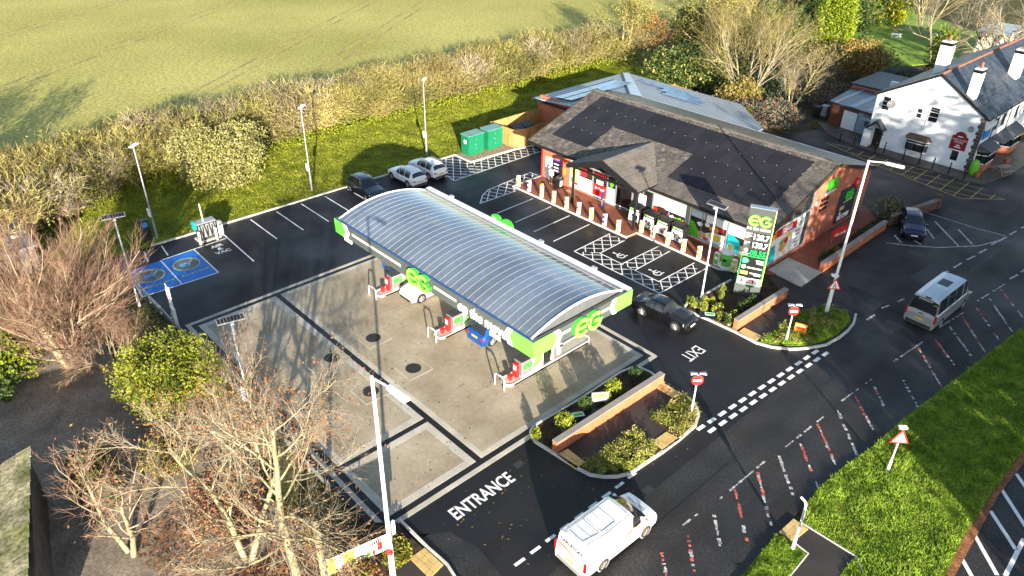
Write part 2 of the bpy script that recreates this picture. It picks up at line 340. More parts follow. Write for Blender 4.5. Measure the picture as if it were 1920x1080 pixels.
# ---- bays before the shop
SB = [((-10.18, 7.66), (-10.30, 12.17)), ((-7.80, 7.60), (-7.98, 12.22)), ((-5.46, 7.57), (-5.60, 12.16)), ((-3.14, 7.57), (-3.28, 12.17)), ((-0.82, 7.63), (-0.96, 12.17))]
for a, b in SB: pl(fore, 'bay_line', a, b, .11)
d0, d1, d2, d3, d4, d5 = (-0.82, 7.63), (7.77, 7.65), (7.92, 13.42), (0.78, 8.95), (3.08, 8.93), (0.66, 12.16)
pl(fore, 'bay_line', d0, d1, .1, .0064); pl(fore, 'bay_line', d1, d2, .1)
pl(fore, 'bay_line', d3, d5, .1); pl(fore, 'bay_line', d3, d4, .1, .0064); pl(fore, 'bay_line', d4, (3.19, 13.48), .1)
e3, e4 = (4.39, 8.91), (6.68, 8.96); pl(fore, 'bay_line', e3, (4.31, 13.51), .1); pl(fore, 'bay_line', e3, e4, .1, .0064); pl(fore, 'bay_line', e4, (6.78, 13.40), .1)
hatch(fore, [d0, d3, d5, (-0.96, 12.17)], (45, 135), .72, .08)
hatch(fore, [d0, d3, d4, e3, e4, d1], (45, 135), .72, .08) if False else None
hatch(fore, [d4, e3, (4.26, 12.65), (3.22, 13.23)], (45, 135), .72, .08)
hatch(fore, [e4, d1, (7.86, 12.59), (6.88, 13.12)], (45, 135), .72, .08)
hatch(fore, [d0, d3, e4, d1], (45, 135), .72, .08)
for c in ((1.98, 9.92), (5.62, 9.93)):     # wheelchair symbols
    cu = Vector((*c, .006)); u = Vector((0, 1, 0)); v = Vector((-1, 0, 0)); s = .62; mb = MB()
    arcband(mb, cu-u*.05*s-v*.35*s, u, v, .42*s, .58*s, 110, 350, .002, 20); obox(mb, cu, u, v, -.18*s, -.02*s, -.3*s, .62*s, 0, .002)
    arcband(mb, cu+v*.82*s-u*.1*s, u, v, 0, .17*s, 0, 360, .002, 12); obox(mb, cu, u, v, -.02*s, .45*s, .12*s, .27*s, 0, .002)
    obox(mb, cu, u, v, -.02*s, .5*s, -.3*s, -.15*s, 0, .002); obox(mb, cu, u, v, .36*s, .5*s, -.75*s, -.3*s, 0, .002); obox(mb, cu, u, v, .36*s, .75*s, -.85*s, -.72*s, 0, .002)
    mb.build('wheelchair_symbol', paint, fore)
p = (13.99, -12.50); text('ground_lettering', 'ENTRANCE', paint, fore, ((14.28, -16.88)[0], (14.28, -16.88)[1], .006), ((14.25, -12.90)[0]-(14.28, -16.88)[0], (14.25, -12.90)[1]-(14.28, -16.88)[1], 0), (-1, 0, 0), 1., .002, 'LEFT', bold=.02, fit=(3.98, .82))
p0, p1 = (13.46, 4.00), (14.08, 2.43)
text('ground_lettering', 'EXIT', paint, fore, ((13.42, 4.18)[0], (13.42, 4.18)[1], .006), (0, -1, 0), (1, 0, 0), 1., .002, 'LEFT', fit=(1.75, .85))
# ---- give-way marks
for k in range(16):
    y = -16.6+1.02*k
    if y < -8: pl(fore, 'give_way_mark', (18.1, y), (18.12, y+.62), .17)
for k in range(13):
    y = -2.6+.98*k; x = 18.28+.065*(y+2)
    for dx in (0, .55): pl(fore, 'give_way_mark', (x+dx+.12, y+(.3 if dx else 0)), (x+dx+.15, y+.62+(.3 if dx else 0)), .24)
# ---- concrete forecourt: outer strip, black bands left open, bordered slabs
cs = tag(bpy.data.objects.new('concrete_forecourt', None), 'pale concrete forecourt slabs divided by black bands', None, kind='structure'); link(cs)
X0, X1, Y0, Y1 = -11.15, 12.5, -19.95, 1.35
def slab(x0, x1, y0, y1, m=conc, z=.012): return MB().box(x0, x1, y0, y1, -.02, z).build('slab', m, cs)
for a in ((X0, X1, Y0, Y0+.28), (X0, X0+.28, Y0+.28, Y1-.28), (X1-.3, X1, Y0+.28, Y1-.28), (X0, X1, Y1-.28, Y1)): slab(*a, conc2)
def bordered(x0, x1, y0, y1, xs, bw=.45):
    g = .012
    slab(x0, x1, y0, y0+bw, conc2); slab(x0, x1, y1-bw, y1, conc2); slab(x0, x0+bw, y0+bw+g, y1-bw-g, conc2); slab(x1-bw, x1, y0+bw+g, y1-bw-g, conc2)
    xs = [x0+bw]+xs+[x1-bw]
    for a, b in zip(xs, xs[1:]): slab(a+g, b-g, y0+bw+g, y1-bw-g, conc, .0105)
xa, xb, ya, yb = X0+.65, X1-.68, Y0+.65, Y1-.65
bordered(xa, xb, -13.22, yb, [-6.35, -5.05, -1.9, .65, 1.95, 4.7, 7.35, 8.7], .35)
bordered(xa, 7.18, ya, -13.6, [-5.2, .8])
bordered(7.55, xb, ya, -13.6, [])
for p in ((-1.44, -11.27), (3.00, -11.25), (-1.37, -14.48), (3.11, -14.51)):
    mb = MB(); mb.box(p[0]-.9, p[0]+.9, p[1]-.9, p[1]+.9, 0, .016)
    o = mb.build('manhole_surround', conc2, cs); MB().box(p[0]-.84, p[0]+.84, p[1]-.84, p[1]+.84, .004, .020).build('manhole_apron', conc, o)
    MB().lathe([(.50, 0), (.50, .03), (.46, .034)], (p[0], p[1], 0), 28).build('manhole_cover', mat('iron_cover', (.02, .02, .021), .6, fine=.4, fsc=40), o)
# ---- kerbs and islands
def kerb(name, pts, w=.14, z=.115, closed=False, label=None): return struct(name, MB().strip(pts, w, -.05, z, closed), kerbm, label)
kerb('kerb', [(-23.92, -17.38), (-23.86, -16.76), (-23.79, -11.25), (-23.69, -4.38), (-23.65, 0.48), (-23.27, 13.45), (-20.69, 13.42), (-20.4, 19.5), (-19.7, 22.4)], .16, .12, label='pale kerb along the back of the car park')
# entrance island
I1 = [(12.06, -9.86), (11.87, -9.42), (11.91, -8.56), (12.01, -5.83), (11.96, -1.79), (12.15, -0.92), (12.51, -0.51), (13.35, -0.39), (14.38, -0.59), (15.91, -0.57), (17.00, -0.87), (17.69, -1.42), (18.16, -2.41), (18.24, -4.09), (18.22, -5.61), (18.06, -8.11), (17.76, -8.84), (17.33, -9.37), (16.68, -9.86), (15.91, -10.02), (14.48, -10.14), (12.91, -10.27), (12.42, -10.12)]
kerb('kerb', I1, -.15, .13, True, 'rounded kerb of the planted island between entrance and exit')
ctr = Vector((sum(p[0] for p in I1)/len(I1), sum(p[1] for p in I1)/len(I1)))
I1i = [tuple(Vector(p)+(ctr-Vector(p)).normalized()*.12) for p in I1]
struct('island_path', MB().prism(I1i, -.05, .09), pathm, 'dark tarmac path across the island between entrance and exit')
s1 = struct('planting_bed', MB().prism([(12.23, -9.81), (12.05, -8.61), (12.13, -5.91), (12.10, -1.96), (12.29, -1.09), (12.65, -0.69), (13.39, -0.59), (14.23, -0.77), (14.28, -9.93), (12.94, -10.17)], 0, .12), soil, 'dark soil bed behind the low brick wall at the entrance')
g1 = struct('planting_bed', MB().prism([(16.00, -5.41), (18.08, -5.52), (17.98, -8.02), (17.68, -8.75), (17.25, -9.28), (16.60, -9.78), (15.96, -9.91), (16.03, -8.10)], 0, .125), soil, 'bed of low shrubs beside the entrance kerb')
g2 = struct('planting_bed', MB().prism([(15.96, -3.91), (16.10, -2.84), (15.92, -1.46), (16.05, -0.65), (17.02, -1.00), (17.68, -1.57), (18.08, -2.50), (18.14, -4.00)], 0, .125), soil, 'bed of low shrubs round the foot of the no entry sign')
# exit island
I2 = [(10.45, 7.21), (10.24, 7.50), (10.13, 7.91), (10.23, 9.87), (10.33, 13.21), (8.58, 13.91), (11.35, 16.68), (14.34, 16.34), (14.76, 19.06), (17.72, 17.78), (18.78, 15.77), (19.22, 14.54), (19.37, 13.44), (19.37, 12.21), (19.19, 10.71), (18.56, 9.46), (17.84, 8.47), (16.93, 7.81), (15.98, 7.47), (14.37, 7.53), (12.28, 7.43)]
kerb('kerb', I2[10:]+I2[:5], .15, .13, False, 'pale kerb round the planted island beside the exit')
struct('island_path', MB().prism([(14.38, 7.64), (15.99, 7.57), (16.87, 7.92), (17.78, 8.58), (18.50, 9.57), (19.13, 10.82), (19.31, 12.33), (19.31, 13.56), (19.15, 14.67), (17.72, 17.78), (14.60, 19.37), (14.42, 16.19), (14.39, 13.79)], -.05, .09), pathm, 'dark footway between the exit island and the road')
s2 = struct('planting_bed', MB().prism([(10.44, 7.41), (10.27, 7.85), (10.34, 9.78), (10.47, 13.00), (11.88, 15.80), (14.36, 13.99), (14.26, 7.70), (12.23, 7.57)], 0, .12), soil, 'soil bed with young shrubs under the price sign')
g3 = struct('planting_bed', MB().prism([(16.14, 7.65), (16.06, 11.39), (16.01, 13.17), (16.88, 14.99), (18.26, 15.70), (19.05, 14.56), (19.18, 12.28), (19.02, 10.88), (18.44, 9.68), (17.71, 8.69), (16.80, 8.03)], 0, .13), vergem, 'grassy bed with shrubs at the corner of the exit')
struct('footway_ramp', MB().prism([(11.33, 16.65), (11.36, 19.64), (14.30, 19.52), (14.34, 16.34)], 0, .107), conc2, 'pale concrete ramp from the footway up to the shop path')
# shop apron
AP = [(-13.5, 12.62), (.55, 12.62), (.66, 13.92), (8.7, 13.92), (11.9, 16.3), (14.05, 18.9), (14.05, 20.3), (13.0, 21.5), (12.9, 32), (11, 34), (-13.5, 34), (-13.5, 16.2)]
struct('shop_apron', MB().prism(AP, -.05, .10), redpave, 'dark red paved apron along the front of the shop')
kerb('kerb', [(-13.5, 16.3), (-13.5, 12.55), (.52, 12.55), (.62, 13.84), (8.7, 13.84), (11.2, 15.6)], .13, .125, label='pale kerb along the red shop apron')
bed3 = struct('planting_bed', MB().prism([(13.0, 21.3), (14.1, 19.9), (14.05, 31), (14.0, 35), (12.95, 35)], 0, .14), soil, 'soil bed behind the roadside brick wall')
# tactile paving in slabs
def tactile(q, label, nx, ny, z=.13):
    o = tag(bpy.data.objects.new('tactile_paving', None), label, None, kind='structure'); link(o)
    q = [Vector(p) for p in q]
    P = lambda s, t: (q[0]*(1-s)+q[1]*s)*(1-t)+(q[3]*(1-s)+q[2]*s)*t
    for i in range(nx):
        for j in range(ny):
            e = .03
            MB().prism([tuple(P((i+a)/nx, (j+b)/ny)) for a, b in ((e, e), (1-e, e), (1-e, 1-e), (e, 1-e))], 0, z).build('slab', tact, o)
tactile([(14.42, -10.08), (14.53, -9.29), (15.87, -9.34), (15.88, -10.07)], 'buff tactile slabs at the entrance end of the island', 2, 4)
tactile([(17.29, -5.40), (17.32, -4.14), (18.21, -4.05), (18.14, -5.51)], 'buff tactile slabs between the two shrub beds of the island', 3, 3)
tactile([(14.53, -1.44), (14.54, -0.58), (15.91, -0.57), (15.85, -1.47)], 'buff tactile slabs at the exit end of the entrance island', 2, 4)
tactile([(14.53, 7.42), (14.52, 8.28), (15.87, 8.31), (15.92, 7.49)], 'buff tactile slabs beside the brick wall under the price sign', 2, 4)
tactile([(14.59, -20.01), (14.57, -19.13), (15.93, -19.06), (16.10, -19.98)], 'buff tactile slabs at the bottom corner of the entrance', 3, 4)
tactile([(25.36, -5.80), (25.41, -4.52), (26.24, -4.58), (26.13, -5.80)], 'buff ribbed slabs at the crossing on the grass verge', 3, 3)
# verge, crossing path
struct('verge', MB().prism([(27.42, 23.28), (26.42, 12.63), (25.90, 7.10), (25.70, 3.39), (25.36, 0.76), (25.21, -1.68), (25.33, -3.17), (25.83, -4.45), (28.58, -4.38), (28.54, -6.14), (31.9, -6), (31.81, -2.19), (31.54, 1.18), (31.46, 5.08), (31.57, 9.48), (33.5, 22), (38, 60), (30.6, 60), (29.2, 40)], -.05, .10), vergem, 'lush green grass verge between the two roads')
struct('verge', MB().prism([(25.31, -6.00), (26.20, -5.92), (26.91, -5.96), (27.01, -7.70), (28.2, -10.5), (28.6, -40), (25.4, -40), (25.5, -9)], -.05, .10), vergem, 'small grass verge left of the crossing path')
struct('crossing_path', MB().prism([(26.10, -5.74), (25.86, -4.51), (28.56, -4.45), (30.6, -6), (29, -12), (26.98, -7.73), (26.94, -5.97)], -.03, .085), pathm, 'dark tarmac path crossing the verge')
for pts in ([(25.85, -4.48), (28.55, -4.42), (30.2, -6)], [(26.10, -5.84), (26.93, -5.94), (27.00, -7.79)]): kerb('path_edging', pts, .06, .115, label='thin pale edging of the path across the verge')
# footway at the left of the entrance
struct('footway', MB().prism([(12.43, -20.57), (12.54, -19.25), (13.23, -19.21), (14.42, -19.21), (15.89, -19.02), (17.2, -19), (17.2, -45), (13.6, -45), (13.2, -22)], -.05, .09), pathm, 'dark footway below the leafy bed at the entrance')
g4 = struct('planting_bed', MB().prism([(10.19, -26.99), (10.02, -22.04), (12.46, -19.19), (13.31, -19.27), (14.50, -19.20), (14.59, -20.10), (14.8, -21.5), (14.6, -30)], 0, .12), soil, 'leaf strewn bed under the trees beside the entrance')
kerb('kerb', [(12.40, -19.06), (13.46, -19.06), (14.64, -19.06), (16.00, -18.98), (17.23, -19.23)], .13, .13, label='kerb curving round the bottom left corner of the entrance')
# left-hand yard
yard = struct('yard', MB().prism([(-15, -24.6), (-6.5, -25), (0, -23.4), (10, -23), (14, -24), (14, -52), (-15, -52)], -.08, -.02), drive, 'shaded gravel yard left of the filling station')
struct('pub_lawn', MB().prism([(-40, 118), (-24, 130), (-4, 116), (-2, 98), (-8, 86), (-14, 82), (-24, 92)], -.08, .0), mat('pub_turf', (.14, .24, .015), .9, var=.25, sc=.3, col2=(.20, .30, .025), fine=.3, fsc=3), 'sunlit green lawn behind the pub')
struct('woodland_floor', MB().prism([(-34, 62), (-19, 43), (-9, 43.5), (-2, 37), (-1, 46), (-5, 54), (-4, 70), (8, 72), (8, 92), (-2, 96), (-8, 84), (-24, 90), (-38, 112), (-50, 112), (-40, 75)], -.09, -.035), mat('shaded_leaf_floor', (.05, .04, .022), .95, var=.4, sc=.7, fine=.5, fsc=4), 'leafy ground darkened for the tree shade behind the shop')  # leaf and soil floor, coloured dark to carry the shade under the trees
# pavement round the pub
struct('pavement', MB().prism([(-4, 52.9), (-.6, 49.6), (2.6, 48.5), (14.6, 47.3), (16.3, 47.6), (17.3, 52), (17.8, 64), (14, 64), (14, 50), (3.4, 50), (2.4, 53)], -.05, .06), mat('damp_paving', (.085, .07, .055), .55, var=.3, sc=.9, fine=.3, fsc=8), 'damp flagged pavement round the white pub')
carpark = (15.47, 43.15)
hatch(road, [(-0.14, 47.66), (9.13, 47.42), (15.93, 47.32), (19.10, 45.67), (16.14, 42.64), (7.55, 44.70)], (8, 92), 1.35, .07, yelp, .001)
outline(road, [(0.55, 46.94), (7.55, 44.70), (16.14, 42.64), (19.10, 45.67)], .08, yelp, .001, False)
# ---- road markings
rnd = random.Random(4)
for a, b in (((22.17, -6.03), (22.28, -1.89)), ((22.46, -0.09), (22.65, 3.97)), ((22.68, 6.02), (22.99, 10.07)), ((23.04, 12.04), (23.43, 16.02)), ((23.44, 18.41), (23.91, 22.07)), ((23.99, 24.42), (24.51, 28.66)), ((21.92, -8.87), (21.99, -7.64))):
    a, b = Vector(a), Vector(b); k = max(2, round((b-a).length/.28))
    for i in range(k):
        if rnd.random() > .2: pl(road, 'road_line', a.lerp(b, i/k), a.lerp(b, (i+rnd.uniform(.7, 1))/k), .12*rnd.uniform(.5, 1.1), .001, worn)
for p, q in (((1720,643), (1724,655)), ((1712,655), (1725,645))): pass
RS = [((22.43, -9.18), (23.90, -10.69)), ((22.32, -6.92), (24.01, -8.70)), ((22.32, -4.90), (24.73, -7.54)), ((22.44, -2.95), (24.85, -5.63)), ((22.55, -0.98), (24.75, -3.18)), ((22.70, 0.94), (25.21, -1.57)), ((22.73, 3.02), (25.02, 0.67)), ((22.91, 5.04), (25.49, 2.23)), ((22.99, 7.11), (25.11, 4.94)), ((23.29, 8.97), (24.81, 7.22)), ((24.29, 10.88), (26.05, 8.90)), ((23.52, 15.11), (26.19, 11.98)), ((23.78, 17.07), (25.90, 14.90)), ((23.91, 19.33), (26.43, 16.61)), ((23.97, 21.41), (26.69, 17.96)), ((24.24, 23.40), (26.81, 20.19)), ((24.47, 25.40), (27.09, 21.94)), ((24.54, 27.52), (27.37, 24.02)), ((22.19, -10.94), (23.18, -11.83))]
for i, (p, q) in enumerate(RS):
    p, q = Vector(p), Vector(q); n = 15; prev = rnd.random()
    for k in range(n):
        if rnd.random() < .24: continue
        a = p.lerp(q, k/n); b = p.lerp(q, (k+.93+rnd.random()*.05)/n); f = k/n
        m = redp if rnd.random() < (.85 if f < .45 else .25) and i % 3 != 1 else worn
        j = Vector((rnd.uniform(-.03, .03), 0)); pl(road, 'hatch_line', a+j, b+j, .17*rnd.uniform(.45, 1.1), .001, m)
q = [(15.45, 28.43), (16.79, 29.24), (18.73, 30.88), (20.86, 33.73), (21.80, 36.53)]
outline(road, q, .13, worn, .001, False); outline(road, [(15.20, 37.01), (17.26, 37.06), (19.49, 37.07), (21.71, 37.47)], .11, worn, .001, False)
for a, b in (((15.30, 30.31), (16.29, 29.38)), ((16.87, 30.63), (17.55, 30.25)), ((16.71, 33.58), (17.87, 32.20)), ((16.54, 35.74), (19.72, 32.44)), ((18.54, 35.67), (20.39, 33.63))): pl(road, 'road_line', a, b, .16, .001, worn)
for a, b in (((21.48, 34.72), (21.87, 37.35)), ((21.34, 32.33), (21.51, 33.63)), ((21.10, 30.44), (21.30, 31.61)), ((20.89, 28.25), (21.02, 29.56)), ((20.68, 26.88), (20.81, 27.40)), ((21.89, 37.97), (22.04, 39.21)), ((22.15, 40.10), (22.34, 41.58)), ((19.70, 18.07), (19.90, 18.93)), ((20.10, 19.81), (20.23, 20.61)), ((24.48, 29.71), (24.68, 30.91)), ((24.73, 31.60), (24.87, 33.03)), ((19.68, 15.76),(19.75, 16.86))): pl(road, 'road_line', a, b, .15, .001, worn)
for a, b in (((31.83, 3.51), (33.53, 1.82)), ((31.83, 7.35), (32.94, 6.18)), ((31.85, 1.28), (33.44, -0.43)), ((31.96, -0.66), (32.76, -1.47)), ((31.71, 5.52), (33.45, 3.64)), ((33.58, 2.81), (33.71, -0.22))): pl(farroad, 'road_line', a, b, .2, -.012, paint)
# ---- repairs, drains and seams in the tarmac
pat = mat('tarmac_patch', (.019, .018, .019), .6, var=.3, sc=.8, fine=.4, fsc=12); pat2 = mat('pale_patch', (.042, .040, .038), .7, var=.3, sc=.8, fine=.5, fsc=12)
for a, b, w, m in (((20.4, 2), (20.5, 9), .9, pat), ((21.6, -20), (21.7, -15), 1.4, pat2), ((24.0, 14), (24.2, 26), .7, pat), ((17.8, 28), (18.6, 36), 1.2, pat2), ((20.9, 12.5), (21.2, 17), 1.1, pat2), ((23.6, -9), (23.7, -3.5), .8, pat), ((19.9, 24), (20.2, 27.5), 1.5, pat), ((8, 42), (12, 42.5), 1.3, pat2)): pl(road, 'tarmac_patch', a, b, w, -.003, m)
for a, b in (((19.48, -17), (19.48, 19.3)), ((21.0, -60), (21.0, -3)), ((21.2, 6), (22.6, 44)), ((15.5, 40), (20.5, 43))): pl(road, 'tarmac_seam', a, b, .05, -.001, mat('seam_tar', (.010, .010, .011), .4))
for p in ((19.3, -8.3), (19.25, 15.2), (14.6, 22.5), (-18.2, 12.0), (13.5, -12.0), (26.0, 9.6)):
    o = MB().box(p[0]-.22, p[0]+.22, p[1]-.3, p[1]+.3, -.01, .004).build('drain_cover', mat('iron_cover', (.02, .02, .021), .6, fine=.4, fsc=40), road if p[0] > 19 else fore)
    for k in range(4): MB().box(p[0]-.18, p[0]+.18, p[1]-.24+k*.13, p[1]-.18+k*.13, .004, .008).build('bar', mat('iron_bar', (.035, .035, .036), .5), o)
struct('leaf_gutter', MB().prism([(31.81, -2.19), (31.54, 1.18), (31.46, 5.08), (31.57, 9.48), (31.9, 9.6), (31.75, 5), (32.15, -2.4)], -.05, .03), mat('red_leaf_litter', (.24, .095, .04), .95, var=.4, sc=2, fine=.5, fsc=10), 'strip of rust coloured fallen leaves along the far edge of the verge')
# ---- tyre tracks in the field
trk = mat('track_soil', (.29, .235, .085), .95, var=.35, sc=.25, fine=.4, fsc=2)
for a, b in (((-78.6, -15.9), (-113.9, 33.2)), ((-109.7, -8.9), (-145, 40.4)), ((-62.7, 4.5), (-97.6, 52.5)), ((-71.6, 34.8), (-106.5, 82.6)), ((-150, -2), (-185, 47))):
    a = Vector(a); b = Vector(b); d = (b-a).normalized(); n = Vector((-d.y, d.x))
    for s in (-.95, .95):
        pts = [tuple(a-d*60+n*s)+(0,), tuple(b+d*160+n*s)+(0,)]; pl(field, 'tyre_track', pts[0], pts[1], .42, -.044, trk)
# ================================================================== canopy
XL, XR, YF, YB, ZB, ZT = -9.2, 11.15, -8.85, -.4, 4.17, 5.2
cn = thing('fuel_canopy', 'long barrel roofed forecourt canopy with lime green corners and grey fascia', 'canopy', (1, -4.6, 0))
mb = MB(); mb.box(XL, XR, YF, YF+.25, ZB, ZT); mb.box(XL, XR, YB-.25, YB, ZB, ZT); mb.box(XL, XL+.25, YF+.25, YB-.25, ZB, ZT); mb.box(XR-.25, XR, YF+.25, YB-.25, ZB, ZT)
fa = mb.build('fascia', grey, cn, w=True)
MB().box(XL+.25, XR-.25, YF+.25, YB-.25, ZB+.12, ZB+.22).build('soffit', white, cn, w=True)
bl = mat('blue_gutter', (.02, .07, .20), .4)
MB().box(XL+.2, XR-.2, YF+.02, YF+.14, ZT+.003, ZT+.05).build('gutter', bl, cn, w=True)
# corners: lime panels and white chevrons
def panel(o, u, v, pts, d, m, name='panel', t=.03):
    o = Vector(o); u = Vector(u); v = Vector(v); n = u.cross(v); MB().slab([o+u*a+v*b+n*(d+t) for a, b in pts], n, t).build(name, m, fa, w=True)
h = ZT-ZB; U1 = (1, 0, 0); U2 = (0, 1, 0); V = (0, 0, 1)
oL = (XL, YF, ZB); oR = (XR, YF, ZB); Lx = XR-XL; Ly = YB-YF
panel(oL, U1, V, [(0, -.02), (1.05, -.02), (1.35, h*.5), (1.0, h+.02), (0, h+.02)], 0, lime)
panel(oL, U1, V, [(1.05, -.06), (1.55, -.06), (1.9, h*.5), (1.5, h+.02), (1.0, h+.02), (1.37, h*.5)], 0, whitelit, 'chevron')
panel(oL, U1, V, [(Lx+.03, -.02), (Lx-1.55, -.02), (Lx-1.9, h*.5), (Lx-1.6, h+.02), (Lx+.03, h+.02)], 0, lime)
panel(oL, U1, V, [(Lx-1.57, -.06), (Lx-2.0, -.06), (Lx-2.35, h*.5), (Lx-2.05, h+.02), (Lx-1.62, h+.02), (Lx-1.92, h*.5)], 0, whitelit, 'chevron')
panel(oR, U2, V, [(0, -.02), (1.55, -.02), (1.9, h*.5), (1.55, h+.02), (0, h+.02)], 0, lime)
panel(oR, U2, V, [(1.57, -.06), (1.98, -.06), (2.3, h*.5), (2.0, h+.02), (1.57, h+.02), (1.92, h*.5)], 0, whitelit, 'chevron')
panel(oR, U2, V, [(Ly, -.02), (Ly-1.35, -.02), (Ly-1.7, h*.5), (Ly-1.4, h+.02), (Ly, h+.02)], 0, lime)
panel(oR, U2, V, [(Ly-1.37, -.06), (Ly-1.75, -.06), (Ly-2.1, h*.5), (Ly-1.8, h+.02), (Ly-1.42, h+.02), (Ly-1.72, h*.5)], 0, whitelit, 'chevron')
MB().box(XL-.03, XL, YF, YF+1.6, ZB, ZT).build('panel', lime, fa, w=True)
for a, b in ((2.2, 8.0), (11.5, 13.7)):
    for z in (.48, .60): panel(oL, U1, V, [(a, h*z), (b, h*z), (b, h*z+.045), (a, h*z+.045)], 0, whitelit, 'stripe', .012)
for a, b in ((2.3, 3.0), (5.65, 6.3)):
    for z in (.48, .60): panel(oR, U2, V, [(a, h*z), (b, h*z), (b, h*z+.045), (a, h*z+.045)], 0, whitelit, 'stripe', .012)
for a, b, z in ((2.3, 18.2, .08), (2.3, 18.2, .36)): pass
eglogo(fa, (.9, YF, 4.62), U1, V, 1.28, .22); eglogo(fa, (XR, -4.55, 4.62), U2, V, 1.28, .22)
text('lettering', 'on the move', whitelit, fa, (4.75, YF-.06, 4.3), U1, V, .92, .07, 'LEFT', bold=.0, fit=(4.3, .74))
MB().box(-8.0, -7.1, YF-.06, YF, 3.95, 4.2).build('height_sign', whitelit, cn, w=True)
MB().box(7.6, 8.5, YF-.06, YF, 3.92, 4.17).build('height_sign', whitelit, cn, w=True)
# the barrel roof: sheets between ribs
ya, yb, rise = YF+.16, YB-.62, .78
def arch(t): return ya+(yb-ya)*t, ZT+.02+rise*(1-(2*t-1)**2)
poly = mat('barrel_sheet', (.20, .245, .30), .15, met=.5, var=.25, sc=.22, fine=.08, fsc=3, rnd=.09, col2=(.25, .30, .36), spec=.7)
ribm = mat('rib_aluminium', (.42, .41, .39), .45, met=.2, var=.05)
NS = 36; xw = (XR-.35-(XL+.35))/NS; seg = 18
me = None
for i in range(NS):
    x0 = XL+.35+i*xw
    if me is None:
        mb = MB()
        for k in range(seg):
            (y0, z0), (y1, z1) = arch(k/seg), arch((k+1)/seg); mb.face((x0-1+.02, y0+4.6, z0), (x0-1+xw-.02, y0+4.6, z0), (x0-1+xw-.02, y1+4.6, z1), (x0-1+.02, y1+4.6, z1))
        s = mb.build('roof_sheet', poly, cn, smooth=True)
        mb = MB()
        for k in range(seg):
            (y0, z0), (y1, z1) = arch(k/seg), arch((k+1)/seg)
            mb.hexa([(x0-1-.010, y0+4.6, z0-.02), (x0-1+.010, y0+4.6, z0-.02), (x0-1+.010, y1+4.6, z1-.02), (x0-1-.010, y1+4.6, z1-.02), (x0-1-.010, y0+4.6, z0+.010), (x0-1+.010, y0+4.6, z0+.010), (x0-1+.010, y1+4.6, z1+.010), (x0-1-.010, y1+4.6, z1+.010)])
        rb = mb.build('roof_rib', ribm, cn); me = s.data; mr = rb.data
    else:
        for nm, d in (('roof_sheet', me), ('roof_rib', mr)):
            o = bpy.data.objects.new(nm, d); link(o, cn); o.location = (i*xw, 0, 0)
o = bpy.data.objects.new('roof_rib', mr); link(o, cn); o.location = (NS*xw, 0, 0)
for x, s in ((XL+.33, -1), (XR-.33, 1)):      # end tympana
    mb = MB(); pts = [(x, *arch(k/seg)) for k in range(seg+1)]; mb.slab(pts, (s, 0, 0), .05); mb.build('roof_end', mat('end_sheet', (.10, .105, .11), .45), cn, w=True)
    mb = MB()
    for k in range(seg):
        (y0, z0), (y1, z1) = arch(k/seg), arch((k+1)/seg); mb.tube((x, y0, z0), (x, y1, z1), .07, n=6)
    mb.build('end_trim', white, cn, w=True)
MB().box(XL+.3, XR-.3, yb+.1, YB-.28, ZT-.1, ZT-.02).build('gutter', galv, cn, w=True)
MB().box(XL+.1, XR-.1, YB-.33, YB+.02, ZT, ZT+.06).build('parapet_cap', white, cn, w=True)
MB().box(XL+.1, XR-.1, yb+.02, yb+.06, ZT-.08, ZT+.012).build('flashing', black, cn, w=True)
for x in (-6.4, -1.6, 3.2, 8): MB().box(x-.18, x+.18, YB-.05, YB+.12, ZT+.06, ZT+.22).build('bracket', galv, cn, w=True)
for x in (-5.7, 1.3, 8.0):
    MB().box(x-.2, x+.2, -4.35, -3.95, .1, ZB+.13).build('column', white, cn, w=True)
eglogo(fa, (-.9, YB+.02, 4.95), (-1, 0, 0), V, 1.3, .2)
